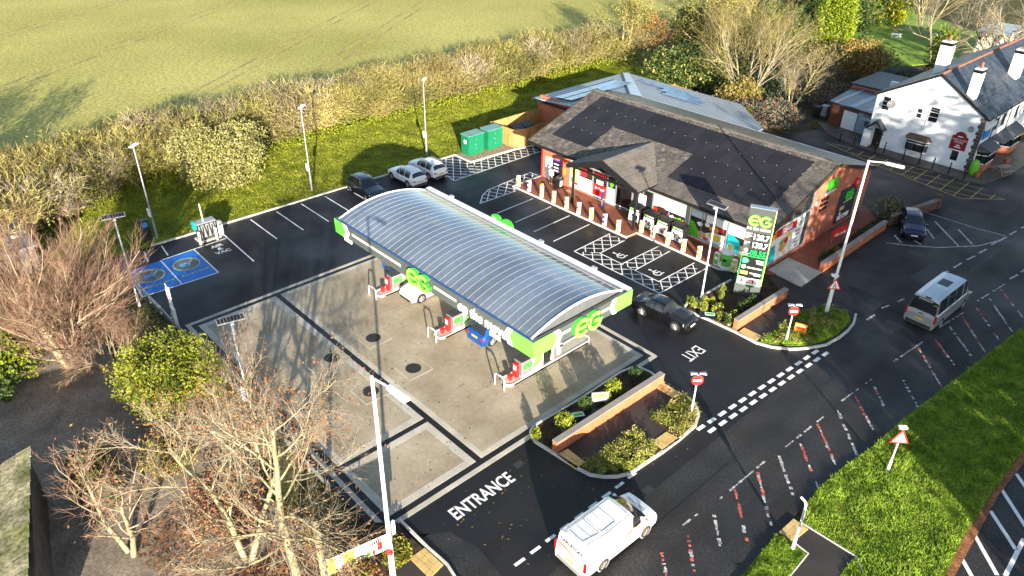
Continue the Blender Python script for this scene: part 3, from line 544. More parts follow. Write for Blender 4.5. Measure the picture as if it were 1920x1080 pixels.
# ================================================================== pump islands
pumpw = mat('pump_white', (.75, .76, .74), .35, var=.04)
ordn = ('farthest from the road', 'in the middle', 'nearest the road')
for k, x in enumerate((-5.7, 1.3, 8.0)):
    t = thing('pump_island', 'raised white edged fuel pump island '+ordn[k]+' under the canopy', 'pump island', (x, -8.2, 0), 0, 'pump islands')
    pts = [(.5*math.cos(R(a)), .5+.5*math.sin(R(a))) for a in range(180, 361, 20)]+[(.5*math.cos(R(a)), 7.2+.5*math.sin(R(a))) for a in range(0, 181, 20)]
    MB().prism(pts, 0, .13).build('base', conc2, t); MB().strip(pts, .1, .01, .16, True).build('kerb_edge', white, t)
    r = thing('guard_rail', 'white tubular guard rail at the pump island '+ordn[k], 'guard rail', (x, -8.45, 0), 0, 'pump guard rails')
    MB().path([(-.43, 0, 0), (-.43, 0, .72), (-.36, 0, .84), (-.25, 0, .9), (.25, 0, .9), (.36, 0, .84), (.43, 0, .72), (.43, 0, 0)], .05, 8).build('hoop', white, r, smooth=True)
    d = thing('fuel_dispenser', 'grey and white fuel dispenser with green logo on the island '+ordn[k], 'fuel pump', (x, -6.9, .13), 0, 'fuel dispensers')
    MB().box(-.34, .34, 0, 1.75, 0, 1.12).build('cabinet', pumpw, d); MB().box(-.37, .37, -.03, 1.78, 1.12, 1.2).build('top', dgrey, d)
    MB().box(.341, .352, .02, .85, .1, 1.08).build('graphic', mat('graphic_grey', (.17, .15, .16), .5), d)
    MB().slab([(.353, .8, .1), (.353, 1.73, .5), (.353, 1.73, 1.08), (.353, 1.2, 1.08)], (1, 0, 0), .01).build('graphic', lime, d)
    MB().box(-.343, .343, -.012, 0, .05, 1.1).build('end_panel', mat('graphic_grey', (.17, .15, .16), .5), d)
    eglogo(d, (x+.352, -6.42, .85), U2, V, .42, .012, m1=limed, m2=limed)
    t2 = MB(); t2.box(-.3, .3, 1.85, 2.55, 0, 1.9).build('hose_tower', pumpw, d); MB().box(.3, .34, 1.88, 2.5, .05, 1.85).build('hose_panel', black, d)
    for j in range(4):
        MB().path([(.36, 1.95+j*.16, 1.75), (.42, 1.95+j*.16, 1.2), (.46, 1.97+j*.16, .35), (.4, 2.02+j*.16, .6), (.36, 2.02+j*.16, 1.1)], .03, 6).build('hose', rubber, d)
    b = thing('waste_bin', 'grey cylindrical litter bin on the pump island '+ordn[k], 'bin', (x+.05, -3.4, .13), 0, 'pump island bins')
    MB().lathe([(.24, 0), (.26, .1), (.26, .82), (.2, .95), (.05, 1.0)], n=14).build('drum', galv, b, smooth=True); MB().cbox((.25, 0, .75), (.05, .25, .12)).build('slot', black, b)
    e = thing('fire_point', 'red fire extinguisher case with sand bucket on the island '+ordn[k], 'fire point', (x+.0, -7.2, .13), 0, 'fire points')
    MB().box(-.17, .17, 0, .22, 0, 1.0).build('case', redm, e); MB().box(-.12, .12, -.01, 0, .55, .9).build('label_panel', whitelit, e)
    MB().lathe([(.13, 0), (.18, .34), (.16, .34)], (-.02, -.35, 0), 12).build('bucket', redm, e)
# ================================================================== the shop
SX0, SX1, SYF, SYR = -13.35, 11.15, 16.4, 33.2
sh = thing('shop', 'brick convenience shop with a brown tiled roof carrying black solar panels', 'shop', (0, 24, .1))
EY, EZ, RY, RZ, BY, BZ = 15.75, 3.57, 25.0, 6.62, 32.9, 4.35
vx0, vx1 = -14.8, 11.4; sl_ = (RZ-EZ)/(RY-EY)
rz_ = lambda y: EZ+(y-EY)*sl_
# walls
MB().box(SX0, -9.75, SYF, SYF+.3, .0, 3.45).build('wall', brickm, sh, w=True)
MB().box(SX0, SX0+.3, SYF+.3, 32.6, .0, 3.5).build('wall', brickm, sh, w=True)
MB().box(-9.75, SX1-.3, SYF+.02, SYF+.3, .0, .32).build('wall', brickm, sh, w=True)
MB().box(SX0, SX1-.3, SYF+.02, SYF+.28, 2.85, 3.48).build('wall_head', offw, sh, w=True)
MB().slab([(SX1, 22.3, 0), (SX1, 32.6, 0), (SX1, 32.6, BZ-.15), (SX1, RY, RZ-.2), (SX1, 22.3, rz_(22.3)-.25)], (1, 0, 0), .3).build('gable_wall', brickm, sh, w=True)
MB().slab([(SX1-.005, SYF, 0), (SX1-.005, 22.3, 0), (SX1-.005, 22.3, .35), (SX1-.005, SYF, .35)], (1, 0, 0), .29).build('wall', brickm, sh, w=True)
MB().box(SX0+.3, SX1-.3, 32.3, 32.6, 0, 4).build('wall', brickm, sh, w=True)
MB().box(SX0+.4, SX1-.4, SYF+3.5, SYF+3.6, .0, 3.3).build('inner_partition', mat('dim_interior', (.10, .085, .07), .8, var=.3, sc=1.2), sh, w=True)
# roof
rf = MB(); rf.slab([(vx0, EY, EZ), (vx1, EY, EZ), (vx1, RY, RZ), (vx0, RY, RZ)], (0, -sl_, 1), .16); rf = rf.build('roof', tile2, sh, w=True)
bs = (BZ-RZ)/(BY-RY)
MB().slab([(vx0, RY, RZ), (vx1, RY, RZ), (vx1, BY, BZ), (vx0, BY, BZ)], (0, -bs, 1), .16).build('rear_roof', mat('damp_tile', (.055, .05, .042), .35, var=.5, sc=.6, fine=.3, fsc=5), sh, w=True)
MB().box(vx0, vx1, EY-.03, EY+.1, EZ-.32, EZ-.05).build('fascia_board', black, sh, w=True)
MB().box(vx0+.02, vx1-.02, EY+.1, SYF+.1, EZ-.32, EZ-.25).build('soffit', dgrey, sh, w=True)
MB().box(vx0, vx1, EY-.15, EY-.03, EZ-.14, EZ-.04).build('gutter', black, sh, w=True)
for x in (vx0-.02, vx1-.02):
    mb = MB(); mb.slab([(x+.04, EY, EZ-.25), (x+.04, RY, RZ-.25), (x+.04, RY, RZ+.06), (x+.04, EY, EZ+.06)], (1, 0, 0), .06); mb.slab([(x+.04, RY, RZ-.25), (x+.04, BY, BZ-.25), (x+.04, BY, BZ+.06), (x+.04, RY, RZ+.06)], (1, 0, 0), .06)
    mb.build('verge_board', mat('dark_bronze', (.05, .035, .02), .35), sh, w=True)
mb = MB(); mb.hexa([(vx0, RY-.16, RZ-.02), (vx1, RY-.16, RZ-.02), (vx1, RY+.16, RZ-.02), (vx0, RY+.16, RZ-.02), (vx0, RY-.06, RZ+.09), (vx1, RY-.06, RZ+.09), (vx1, RY+.06, RZ+.09), (vx0, RY+.06, RZ+.09)]); mb.build('ridge_cap', tile, sh, w=True)
MB().box(vx0, vx1, BY-.02, BY+.14, BZ-.2, BZ+.02).build('rear_gutter', galv, sh, w=True)
# tiles: single where no panel hides them, the nearest 300 as parts
PX0, PW, PR = -13.22, 1.141, 1.745
def covered(x, y):
    c = int((x-PX0)//PW)
    if not 0 <= c < 20: return False
    r = (24.42-y)/PR
    if 0 < r < 2: return True
    return 0 < r < 4 and (c < 4 or c >= 12)
tl, tw = .345, .33; cosr = 1/math.sqrt(1+sl_*sl_); cand = []
ny = int((RY-EY)/(tl*cosr)); nx = int((vx1-vx0)/tw); tr = random.Random(2)
for j in range(ny+1):
    y = EY+j*tl*cosr
    for i in range(nx+1):
        x = vx0+i*tw+(tw/2 if j % 2 else 0)
        if x+tw > vx1+.1 or covered(x+tw/2, y+.15): continue
        if -7.9+max(0, (y-13.7)*.43) < x < .1-max(0, (y-13.7)*.43) and y < 20.6: continue
        cand.append((x, y))
cand.sort(key=lambda p: (p[0]-34)**2+(p[1]+32)**2)
def tverts(x, y, dz=0):
    z = rz_(y); y1 = y+tl*cosr*1.08; z1 = rz_(y1)
    return [(x+.008, y, z+.004), (x+tw-.008, y, z+.004), (x+tw-.008, y1, z1+.002), (x+.008, y1, z1+.002), (x+.008, y, z+.030+dz), (x+tw-.008, y, z+.030+dz), (x+tw-.008, y1, z1+.008), (x+.008, y1, z1+.008)]
base = MB().hexa(tverts(0, EY)); tm = None
for x, y in cand[:300]:
    if tm is None: tm = base.build('tile', tile, rf); tm.location = Vector((x, y-EY, rz_(y)-EZ))-Vector((0, 24, .1)); td = tm.data
    else: o = bpy.data.objects.new('tile', td); link(o, rf); o.location = Vector((x, y-EY, rz_(y)-EZ))-Vector((0, 24, .1))
for s in range(4):     # four shades of tile for the rest
    mb = MB()
    for x, y in cand[300:]:
        if tr.randrange(4) == s: mb.hexa(tverts(x, y, tr.uniform(-.006, .008)))
    c = (.07, .088, .11, .14)[s]; o = mb.build('tiles', mat('roof_tile_%d' % s, (c, c*.87, c*.75), .8, var=.2, sc=1.3, fine=.25, fsc=6), rf, w=True); o['kind'] = 'stuff'
# black solar panels
n = Vector((0, -sl_, 1)).normalized(); bk = mat('panel_gap', (.004, .004, .005), .6)
for a0, a1, b0, b1 in ((PX0, PX0+20*PW, 24.42-2*PR, 24.42), (PX0, PX0+4*PW, 24.42-4*PR, 24.42-2*PR), (PX0+12*PW, PX0+20*PW, 24.42-4*PR, 24.42-2*PR)): MB().slab([Vector(p)+n*.02 for p in ((a0, b0, rz_(b0)), (a1, b0, rz_(b0)), (a1, b1, rz_(b1)), (a0, b1, rz_(b1)))], n, .012).build('panel_tray', bk, rf, w=True)
k = 0
for r in range(4):
    for c in range(20):
        if r >= 2 and 4 <= c < 12: continue
        x0 = PX0+c*PW+.02; x1 = x0+PW-.04; y1 = 24.42-r*PR-.02; y0 = y1-PR+.04; n = Vector((0, -sl_, 1)).normalized()
        mb = MB(); mb.slab([Vector(p)+n*.055 for p in ((x0, y0, rz_(y0)), (x1, y0, rz_(y0)), (x1, y1, rz_(y1)), (x0, y1, rz_(y1)))], n, .045)
        p = mb.build('solar_panel', pvblack, rf, w=True)
        MB().cbox((x1, y1, rz_(y1)+.075), (.07, .07, .03)).build('clip', galv, p, w=True)
# porch gable
px0, px1, pzE, pzA, pY = -7.75, .3, 3.75, 5.25, 13.7
pxm = (px0+px1)/2; yA = EY+(pzA-EZ)/sl_; yE = EY+(pzE-EZ)/sl_
pt = mat('porch_tile', (.12, .105, .09), .75, var=.2, sc=1, fine=.2, fsc=5)
po = None
for s, xe in ((-1, px0), (1, px1)):
    n = Vector((s*(pzA-pzE), 0, abs(xe-pxm))).normalized(); P = [(xe, pY, pzE), (pxm, pY, pzA), (pxm, yA, pzA), (xe, yE, pzE)]
    if s < 0: P = P[::-1]
    if Vector(P[1]).__sub__(Vector(P[0])).cross(Vector(P[2])-Vector(P[1])).dot(n) < 0: P = P[::-1]
    q = MB().slab([Vector(p)+Vector((0, 0, .05)) for p in P], n, .14).build('porch_roof', pt, sh, w=True)
    for j in range(11):     # tile courses
        f0, f1 = j/11, (j+1.12)/11; f1 = min(f1, 1)
        def cp(f): 
            x = xe+(pxm-xe)*f; z = pzE+(pzA-pzE)*f+.052; return (x, pY, z), (x, yE+(yA-yE)*f-.02, z)
        a, b = cp(f0); c, d = cp(f1); mb = MB(); mb.hexa([Vector(v) for v in (a, b, d, c)]+[Vector(v)+n*e for v, e in ((a, .04), (b, .04), (d, .012), (c, .012))]); mb.build('tile_course', pt, q, w=True)
    mb = MB(); mb.slab([Vector(v) for v in ((xe, pY-.02, pzE-.30), (xe, pY-.02, pzE+.09), (pxm, pY-.02, pzA+.09), (pxm, pY-.02, pzA-.62))][::s], (0, -1, 0), .08); mb.build('barge_board', black, sh, w=True)
    MB().box(xe-.06, xe+.06, pY, yE, pzE-.16, pzE+.02).build('porch_gutter', black, sh, w=True)
for x in (-7.1, 0.0): MB().box(x-.09, x+.09, 13.95, 14.13, .1, pzE-.05).build('porch_post', black, sh, w=True)
MB().box(px0+.1, px1-.1, 13.95, 14.12, pzE-.22, pzE-.06).build('porch_beam', black, sh, w=True)
# shop front: glazing bays with frames and printed graphics
alu = mat('window_frame', (.30, .31, .32), .4, met=.3); pw = mat('graphic_white', (.82, .81, .78), .4, var=.03, fine=.03)
def gm(key, c): return mat('print_'+key, c, .45, var=.1, sc=4, fine=.1)
Cr, Cg, Cc, Co, Cy, Ck, Cb, Ctan = gm('red', (.62, .02, .02)), gm('green', (.10, .45, .03)), gm('cyan', (.01, .45, .50)), gm('orange', (.75, .28, .04)), gm('yellow', (.80, .60, .06)), gm('dark', (.04, .02, .015)), gm('purple', (.08, .03, .35)), gm('tan', (.62, .40, .16))
def window(x0, x1, z0=.42, z1=2.86, panes=2, base=glass):
    f = MB(); y = SYF
    for a, b, c, d in ((x0, x1, z0, z0+.07), (x0, x1, z1-.07, z1)): f.box(a, b, y-.03, y+.08, c, d)
    for i in range(panes+1):
        x = x0+(x1-x0-.07)*i/panes; f.box(x, x+.07, y-.025, y+.075, z0+.07, z1-.07)
    f = f.build('window', alu, sh, w=True)
    for i in range(panes):
        w_ = (x1-x0-.07)/panes; MB().box(x0+.07+w_*i, x0+w_*(i+1), y+.02, y+.04, z0+.07, z1-.07).build('pane', base, f, w=True)
    return f
yp = SYF+.012
def decal(f, pts, m, d=0, name='window_graphic'):   # flat vinyl on the glass, (x, z) outline
    MB().slab([(x, yp-d, z) for x, z in pts], (0, -1, 0), .004).build(name, m, f, w=True)
def rect(x0, x1, z0, z1): return [(x0, z0), (x1, z0), (x1, z1), (x0, z1)]
def blob(cx, cz, rx, rz, n=14, seed=0):
    q = random.Random(seed); return [(cx+rx*math.cos(6.283*i/n)*q.uniform(.8, 1.1), cz+rz*math.sin(6.283*i/n)*q.uniform(.8, 1.1)) for i in range(n)]
MB().box(-12.9, -11.95, SYF-.05, SYF, .1, 2.35).build('door', white, sh, w=True)
o = MB().box(-11.85, -10.95, SYF-.12, SYF, .55, 2.25).build('cash_machine', black, sh, w=True)
MB().box(-11.9, -10.9, SYF-.1, SYF-.02, .5, 2.32).build('surround', gm('violet', (.10, .03, .55)), o, w=True)
for z in (1.95, 1.6, 1.3): MB().box(-11.7, -11.1, SYF-.13, SYF-.121, z-.06, z+.06).build('panel', pw, o, w=True)
decal(sh, rect(-10.7, -10.2, 1.2, 1.9), Co, .05, 'poster'); decal(sh, blob(-10.4, 2.5, .2, .2), Cr, .05, 'poster')
f = window(-9.75, -8.5, panes=1); decal(f, rect(-9.66, -8.6, .5, 2.78), pw); 
for i, (x, z, a, b, m) in enumerate(((-9.2, 1.9, .4, .5, Cy), (-9.0, 1.2, .38, .34, Ctan), (-9.35, .95, .25, .3, Cg), (-8.85, .75, .2, .16, Cr), (-9.3, 2.35, .25, .25, Co))): decal(f, blob(x, z, a, b, seed=i), m, .006+.002*i)
f = window(-8.5, -6.85, panes=1); decal(f, rect(-8.42, -6.93, .5, 1.65), pw); decal(f, rect(-8.3, -7.6, 1.8, 2.6), Cr); decal(f, blob(-7.25, 2.2, .28, .4, seed=4), Ck)
text('lettering', 'lola', mat('pale_grey_print', (.45, .45, .45), .5), f, (-7.65, yp-.01, 1.05), U1, V, .45, .004)
f = window(-6.85, -5.1, .12, 2.86, 1); decal(f, rect(-6.75, -5.2, .35, 1.55), Cr); decal(f, rect(-6.4, -5.6, 1.6, 2.0), pw); decal(f, rect(-6.7, -5.3, 2.3, 2.7), Cr)
text('lettering', 'Iceland', whitelit, f, (-5.97, yp-.01, 1.05), U1, V, .4, .004, bold=.008)
f = window(-5.1, -4.05, .12, 2.86, 1); decal(f, rect(-5.0, -4.2, .2, 1.7), pw); decal(f, blob(-4.6, 2.1, .2, .35), Cg)
f = window(-4.05, -2.2, .12, 2.86, 1, mat('door_glass', (.01, .01, .012), .1)); f.name = 'sliding_door'
f = window(-2.2, .05, panes=2); decal(f, rect(-2.1, -1.2, .5, 1.3), Cg); decal(f, rect(-1.5, -.7, 1.2, 2.3), pw); decal(f, rect(-1.2, 0, .5, 1.05), Cy); decal(f, blob(-.5, .95, .4, .3, seed=2), Co, .004)
f = window(.05, 3.5, panes=2); decal(f, rect(.15, 3.4, 1.75, 2.78), pw, 0); decal(f, [(.15, .5), (1.5, .5), (1.2, 1.35), (.5, 1.6), (.15, 1.7)], Cr, .004); decal(f, rect(.55, 1.35, 1.35, 1.85), Ck, .006)
for i, (x, m) in enumerate(((1.7, Cr), (2.1, pw), (2.5, Cy), (2.9, Cg), (3.2, Co))): decal(f, blob(x, 1.0+.1*(i % 2), .3, .45, seed=i), m, .008+.002*i)
MB().box(3.5, 3.85, SYF-.05, SYF+.2, .1, 2.9).build('pier', dgrey, sh, w=True)
f = window(3.85, 7.45, panes=3); decal(f, rect(3.95, 5.3, 2.2, 2.78), gm('pale_blue', (.45, .55, .58))); decal(f, rect(5.4, 7.35, 2.1, 2.78), pw)
decal(f, [(3.95, .5), (5.0, .5), (4.9, 1.0), (4.3, 1.75), (3.95, 1.8)], Cg, .004); decal(f, rect(4.4, 7.3, 1.4, 2.1), Ck, .002); decal(f, [(4.9, .5), (7.3, .5), (7.3, 1.5), (6.2, 1.45), (5.2, 1.0)], pw, .006)
for i, (x, z, a, b, m) in enumerate(((5.2, .9, .45, .3, Ctan), (6.4, 1.1, .6, .32, Cy), (6.3, 1.75, .5, .3, Co), (5.6, .65, .3, .14, Cr), (4.9, 1.75, .3, .2, pw), (6.9, 1.9, .3, .2, Cr), (5.6, 1.9, .25, .2, pw))): decal(f, blob(x, z, a, b, seed=i+9), m, .010+.002*i)
f = window(7.45, 10.85, panes=2); decal(f, rect(7.55, 10.75, 1.9, 2.78), pw); decal(f, [(7.6, .5), (8.8, .5), (8.9, 1.0), (8.6, 1.6), (7.9, 1.9), (7.6, 1.9)], Cc, .004); decal(f, rect(8.2, 9.6, 1.3, 1.9), Ck, .002); decal(f, rect(8.8, 10.7, .5, 1.3), Ctan, .006)
text('lettering', 'DELI', whitelit, f, (8.1, yp-.012, .95), U1, V, .3, .004)
MB().box(-9.7, 10.9, SYF-.06, SYF+.01, .34, .42).build('sill', white, sh, w=True)
# gable glazing, poster, signs
gx = SX1+.012; gl = MB()
gtop = lambda y: rz_(y)-.3
f = MB(); f.box(SX1-.02, SX1+.03, SYF, SYF+.12, .35, gtop(SYF)); f.box(SX1-.02, SX1+.03, 22.12, 22.3, .35, gtop(22.2)); f.box(SX1-.02, SX1+.03, SYF, 22.3, 3.42, 3.56); f.box(SX1-.02, SX1+.03, 19.3, 19.42, 3.56, gtop(19.3)); f.box(SX1-.02, SX1+.03, SYF, 22.3, .35, .45)
f = f.build('gable_window', alu, sh, w=True)
MB().slab([(SX1, SYF+.1, .45), (SX1, 22.2, .45), (SX1, 22.2, gtop(22.2)), (SX1, SYF+.1, gtop(SYF))], (1, 0, 0), .02).build('pane', mat('gable_glass', (.05, .055, .06), .08, spec=.8), f, w=True)
MB().box(SX1+.015, SX1+.035, 21.45, 22.12, 2.2, 3.42).build('panel', dgrey, f, w=True)
ps = MB().box(SX1+.02, SX1+.04, 16.55, 21.4, .48, 3.45).build('poster', pw, f, w=True)
def gdec(y0, y1, z0, z1, m, d=.044, name='print'): return MB().box(SX1+d-.003, SX1+d, y0, y1, z0, z1).build(name, m, ps, w=True)
gdec(17.1, 20.2, 2.6, 3.3, Cr); gdec(16.6, 17.15, 2.55, 3.25, Co)
text('lettering', 'SPAR', whitelit, ps, (SX1+.05, 18.75, 2.72), U2, V, .66, .006, bold=.03, sx=1.05)
mb = MB(); arcband(mb, (SX1+.046, 20.75, 2.95), U2, V, .28, .34, 0, 360, .004, 20); mb.build('emblem_ring', gm('fir', (.01, .16, .09)), ps, w=True)
MB().slab([(SX1+.05, 20.58, 2.78), (SX1+.05, 20.92, 2.78), (SX1+.05, 20.75, 3.2)], (1, 0, 0), .004).build('emblem_tree', gm('fir', (.01, .16, .09)), ps, w=True)
gdec(16.56, 17.5, .5, 1.5, Cc); gdec(16.6, 17.3, 1.5, 2.0, gm('teal', (.02, .22, .25)))
for i, (y, z, a, b, m) in enumerate(((18.6, 1.7, .7, .55, Ctan), (18.4, 1.3, .5, .4, Co), (19.2, 2.2, .4, .3, Cy), (18.9, 1.9, .35, .25, Cr), (18.1, .9, .35, .25, pw), (19.0, .75, .22, .2, Cy), (18.2, 1.9, .3, .2, Cg))):
    MB().slab([(SX1+.046+.002*i, p, q) for p, q in blob(y, z, a, b, seed=i+30)], (1, 0, 0), .003).build('print', m, ps, w=True)
gdec(19.72, 19.78, .5, 2.5, mat('pale_grey_print', (.45, .45, .45), .5), .05)
for z in (2.2, 1.85, 1.5, 1.15, .85): gdec(20.2, 20.9, z-.05, z+.04, Ck)
eglogo(sh, (SX1, 25.1, 4.9), U2, V, .95, .1, m2=limed)
text('lettering', 'on the move', whitelit, sh, (SX1+.05, 25.0, 4.1), U2, V, .36, .05, bold=.01)
for s, z in (('Valeting', 3.65), ('Anytime', 3.2), ('Services', 2.75)): text('lettering', s, black, sh, (SX1+.04, 24.3, z), U2, V, .42, .04, bold=.008)
o = MB().box(SX1+.01, SX1+.12, 27.2, 30.2, .5, 3.6).build('wall_sign', mat('sign_dark', (.03, .04, .045), .5), sh, w=True)
eglogo(o, (SX1+.12, 28.9, 2.85), U2, V, .8, .05, m2=limed)
text('lettering', 'on the move', whitelit, o, (SX1+.13, 28.8, 2.25), U2, V, .3, .01)
MB().box(SX1+.12, SX1+.13, 27.6, 28.4, 1.65, 2.0).build('panel', Ctan, o, w=True); MB().box(SX1+.12, SX1+.13, 27.5, 29.6, .72, 1.15).build('panel', pw, o, w=True)
text('lettering', 'SPAR', Cr, o, (SX1+.136, 28.5, .82), U2, V, .36, .006, bold=.01); MB().box(SX1+.12, SX1+.13, 27.7, 27.95, 1.2, 1.5).build('panel', pw, o, w=True)
mb = MB(); mb.tube((SX1+.05, 29.75, 3.75), (SX1+.22, 29.75, 3.75), .38, n=18); o = mb.build('round_sign', Cr, sh, w=True)
text('lettering', '24', whitelit, o, (SX1+.23, 29.75, 3.62), U2, V, .4, .01)
for y, z in ((22.8, 3.6), (23.2, 1.1)): MB().box(SX1, SX1+.1, y, y+.12, z, z+.35).build('wall_light', white, sh, w=True)
MB().path([(SX0-.05, SYF-.06, 0), (SX0-.05, SYF-.06, 3.25)], .045, 6).build('downpipe', redm, sh, w=True)
# ================================================================== building behind the shop
rb = thing('rear_building', 'low brick building with a ribbed pale metal roof and sky tinted solar panels behind the shop', 'building', (-15, 34, 0))
ex, ey0, ey1, ez, m_ = -24.95, 26.35, 42.6, 3.15, .085
K = (ex+10, ey1-10, ez+10*m_)
MB().box(-24.6, -24.3, 26.8, 42.2, 0, ez).build('wall', brickm, rb, w=True); MB().box(-24.3, -13, 26.8, 27.1, 0, ez+.4).build('wall', brickm, rb, w=True)
MB().prism([(-24.3, 41.9), (-8.6, 41.9), (-1.5, 35.6), (-1.5, 35.3), (-8.8, 41.6), (-24.3, 41.6)][::-1], 0, ez-.05).build('wall', brickm, rb, w=True)
MB().slab([(ex, ey0, ez), (K[0]+4, ey0, ez+14*m_), (K[0]+4, K[1]-4, ez+14*m_), K, (ex, ey1, ez)], (-m_, 0, 1), .12).build('roof', metalroof, rb, w=True)
MB().slab([(ex, ey1, ez), K, (K[0]+4, K[1]-4, ez+14*m_), (-1.2, 33.4, ez+9.2*m_), (-1.2, 35.6, ez+7*m_), (-8.2, 42.6, ez)], (0, m_, 1), .12).build('roof', metalroof, rb, w=True)
def zl(x): return ez+(x-ex)*m_
def zr(y): return ez+(ey1-y)*m_
seamm = mat('roof_seam_dark', (.13, .155, .18), .5)
for i in range(40):
    x = ex+.1+i*.60; yE = ey1-(x-ex)-.05
    MB().box(x, x+.24, ey0+.02, max(ey0+.3, yE), zl(x)-.05, zl(x)+.03).build('roof_seam', seamm, rb, w=True)
for i in range(40):
    y = ey1-.1-i*.55; x0 = ex+(ey1-y)+.05; x1 = min(-1.25, -8.2+(ey1-y))
    if x1 > x0: MB().box(x0, x1, y-.22, y, zr(y)-.05, zr(y)+.03).build('roof_seam', seamm, rb, w=True)
mb = MB(); d = Vector((1, -1, m_)); C0 = Vector((ex, ey1, ez+.06)); mb.slab([C0+Vector((.0, -.55, 0)), Vector(K)+Vector((-.2, -.75, .06)), Vector(K)+Vector((.75, .2, .06)), C0+Vector((.55, 0, 0))][::-1], (0, 0, 1), .05); mb.build('hip_flashing', mat('pale_blue_flashing', (.38, .48, .56), .4), rb, w=True)
MB().slab([C0+Vector((-.1, -.8, .03)), Vector(K)+Vector((-.3, -1.0, .09)), Vector(K)+Vector((-.2, -.8, .09)), C0+Vector((-.0, -.6, .03))], (0, 0, 1), .05).build('hip_rail', slate, rb, w=True)
MB().box(ex-.05, -13, ey0-.1, ey0, ez-.22, ez+.02).build('fascia_board', black, rb, w=True); MB().box(ex-.1, ex, ey0-.1, ey1, ez-.2, ez-.02).build('gutter', galv, rb, w=True)
for r in range(2):
    for c in range(6):
        x = -22.9+r*1.35; y = 27.6+c*1.75; MB().slab([(x, y, zl(x)+.16), (x+1.3, y, zl(x+1.3)+.2), (x+1.3, y+1.7, zl(x+1.3)+.2), (x, y+1.7, zl(x)+.16)], (-m_, 0, 1), .05).build('solar_panel', pvsky, rb, w=True)
for r, (a, n) in enumerate(((-20.6, 5), (-16.6, 3), (-15.2, 3))):
    for c in range(n if r else 4):
        x = a+c*1.75; y = 40.9-r*1.25; MB().slab([(x, y, zr(y)+.16), (x, y-1.2, zr(y-1.2)+.18), (x+1.7, y-1.2, zr(y-1.2)+.18), (x+1.7, y, zr(y)+.16)], (0, m_, 1), .05).build('solar_panel', pvsky, rb, w=True)
# ================================================================== the pub
pb = thing('pub', 'white rendered two storey pub with blue slate roof and white chimneys', 'pub', (9, 56, 0))
QX0, QX1, QY0, QY1, QE, QR = 3.45, 14.2, 49.9, 74, 5.65, 8.9; QM = 9.1
MB().slab([(QX0, QY0, 0), (QX1, QY0, 0), (QX1, QY0, QE), (QM, QY0, QR-.1), (QX0, QY0, QE+.05)], (0, -1, 0), .3).build('gable_wall', offw, pb, w=True)
MB().box(QX1-.3, QX1, QY0+.3, QY1, .9, QE).build('wall', offw, pb, w=True); MB().box(QX1-.28, QX1+.02, QY0+.3, QY1, 0, .9).build('plinth', brickm, pb, w=True)
MB().box(QX0, QX0+.3, QY0+.3, QY1, 0, QE).build('wall', offw, pb, w=True); MB().box(QX0, QX1, QY1-.3, QY1, 0, QE).build('wall', offw, pb, w=True)
nR = Vector((QR-QE, 0, QX1+.35-QM)).normalized(); nL = Vector((-(QR-QE), 0, QM-QX0+.3)).normalized()
kR = (QR-QE)/(QX1+.35-QM)
MB().slab([(QM, QY0-.12, QR), (QX1+.35, QY0-.12, QE-.05), (QX1+.35, QY1, QE-.05), (QM, QY1, QR)], nR, .12).build('roof', slate, pb, w=True)
MB().slab([(QX0-.3, QY0-.12, QE-.05), (QM, QY0-.12, QR), (QM, QY1, QR), (QX0-.3, QY1, QE-.05)], nL, .12).build('roof', slate, pb, w=True)
for i in range(14):
    z = QE-.05+(QR-QE)*(i+.5)/14; x = QX1+.35-(QX1+.35-QM)*(i+.5)/14
    MB().box(x-.02, x+.02, QY0-.1, QY1-.1, z-.03, z+.045).build('slate_course', slate, pb, w=True)
for i in range(34): MB().tube((QM, QY0-.1+i*.7, QR+.02), (QM, QY0+.57+i*.7, QR+.02), .13, n=6).build('ridge_tile', ridge, pb, w=True)
for s, xe in ((1, QX1+.35), (-1, QX0-.3)):
    MB().slab([(QM, QY0-.14, QR-.2), (xe, QY0-.14, QE-.3), (xe, QY0-.14, QE), (QM, QY0-.14, QR+.06)][::s], (0, -1, 0), .06).build('barge_board', black, pb, w=True)
MB().box(QX1+.25, QX1+.4, QY0, QY1, QE-.2, QE-.06).build('gutter', black, pb, w=True)
def chimney(x, y, z0, z1, w=1.1, d=.75, pots=1):
    c = MB().box(x-d/2, x+d/2, y-w/2, y+w/2, z0, z1-.25).build('chimney', offw, pb, w=True)
    MB().box(x-d/2-.06, x+d/2+.06, y-w/2-.06, y+w/2+.06, z1-.25, z1-.08).build('band', black, c, w=True)
    for i in range(4): MB().box(x-d/2-.05, x+d/2+.05, y-w/2+i*w/4, y-w/2+i*w/4+.13, z1-.4, z1-.25).build('dentil', black, c, w=True)
    MB().box(x-d/2, x+d/2, y-w/2, y+w/2, z1-.08, z1).build('cap', white, c, w=True)
    for i in range(pots): MB().lathe([(.16, 0), (.14, .55), (.17, .6)], (x, y+(i-.5*(pots-1))*.45, z1), 10).build('pot', ridge, c, w=True)
chimney(12.0, 50.95, 6.6, 9.9); chimney(12.1, 62.9, 6.6, 9.9, 1.5, .9); chimney(7.2, 55.0, 7.2, 11.0, 1.1, 1.1)
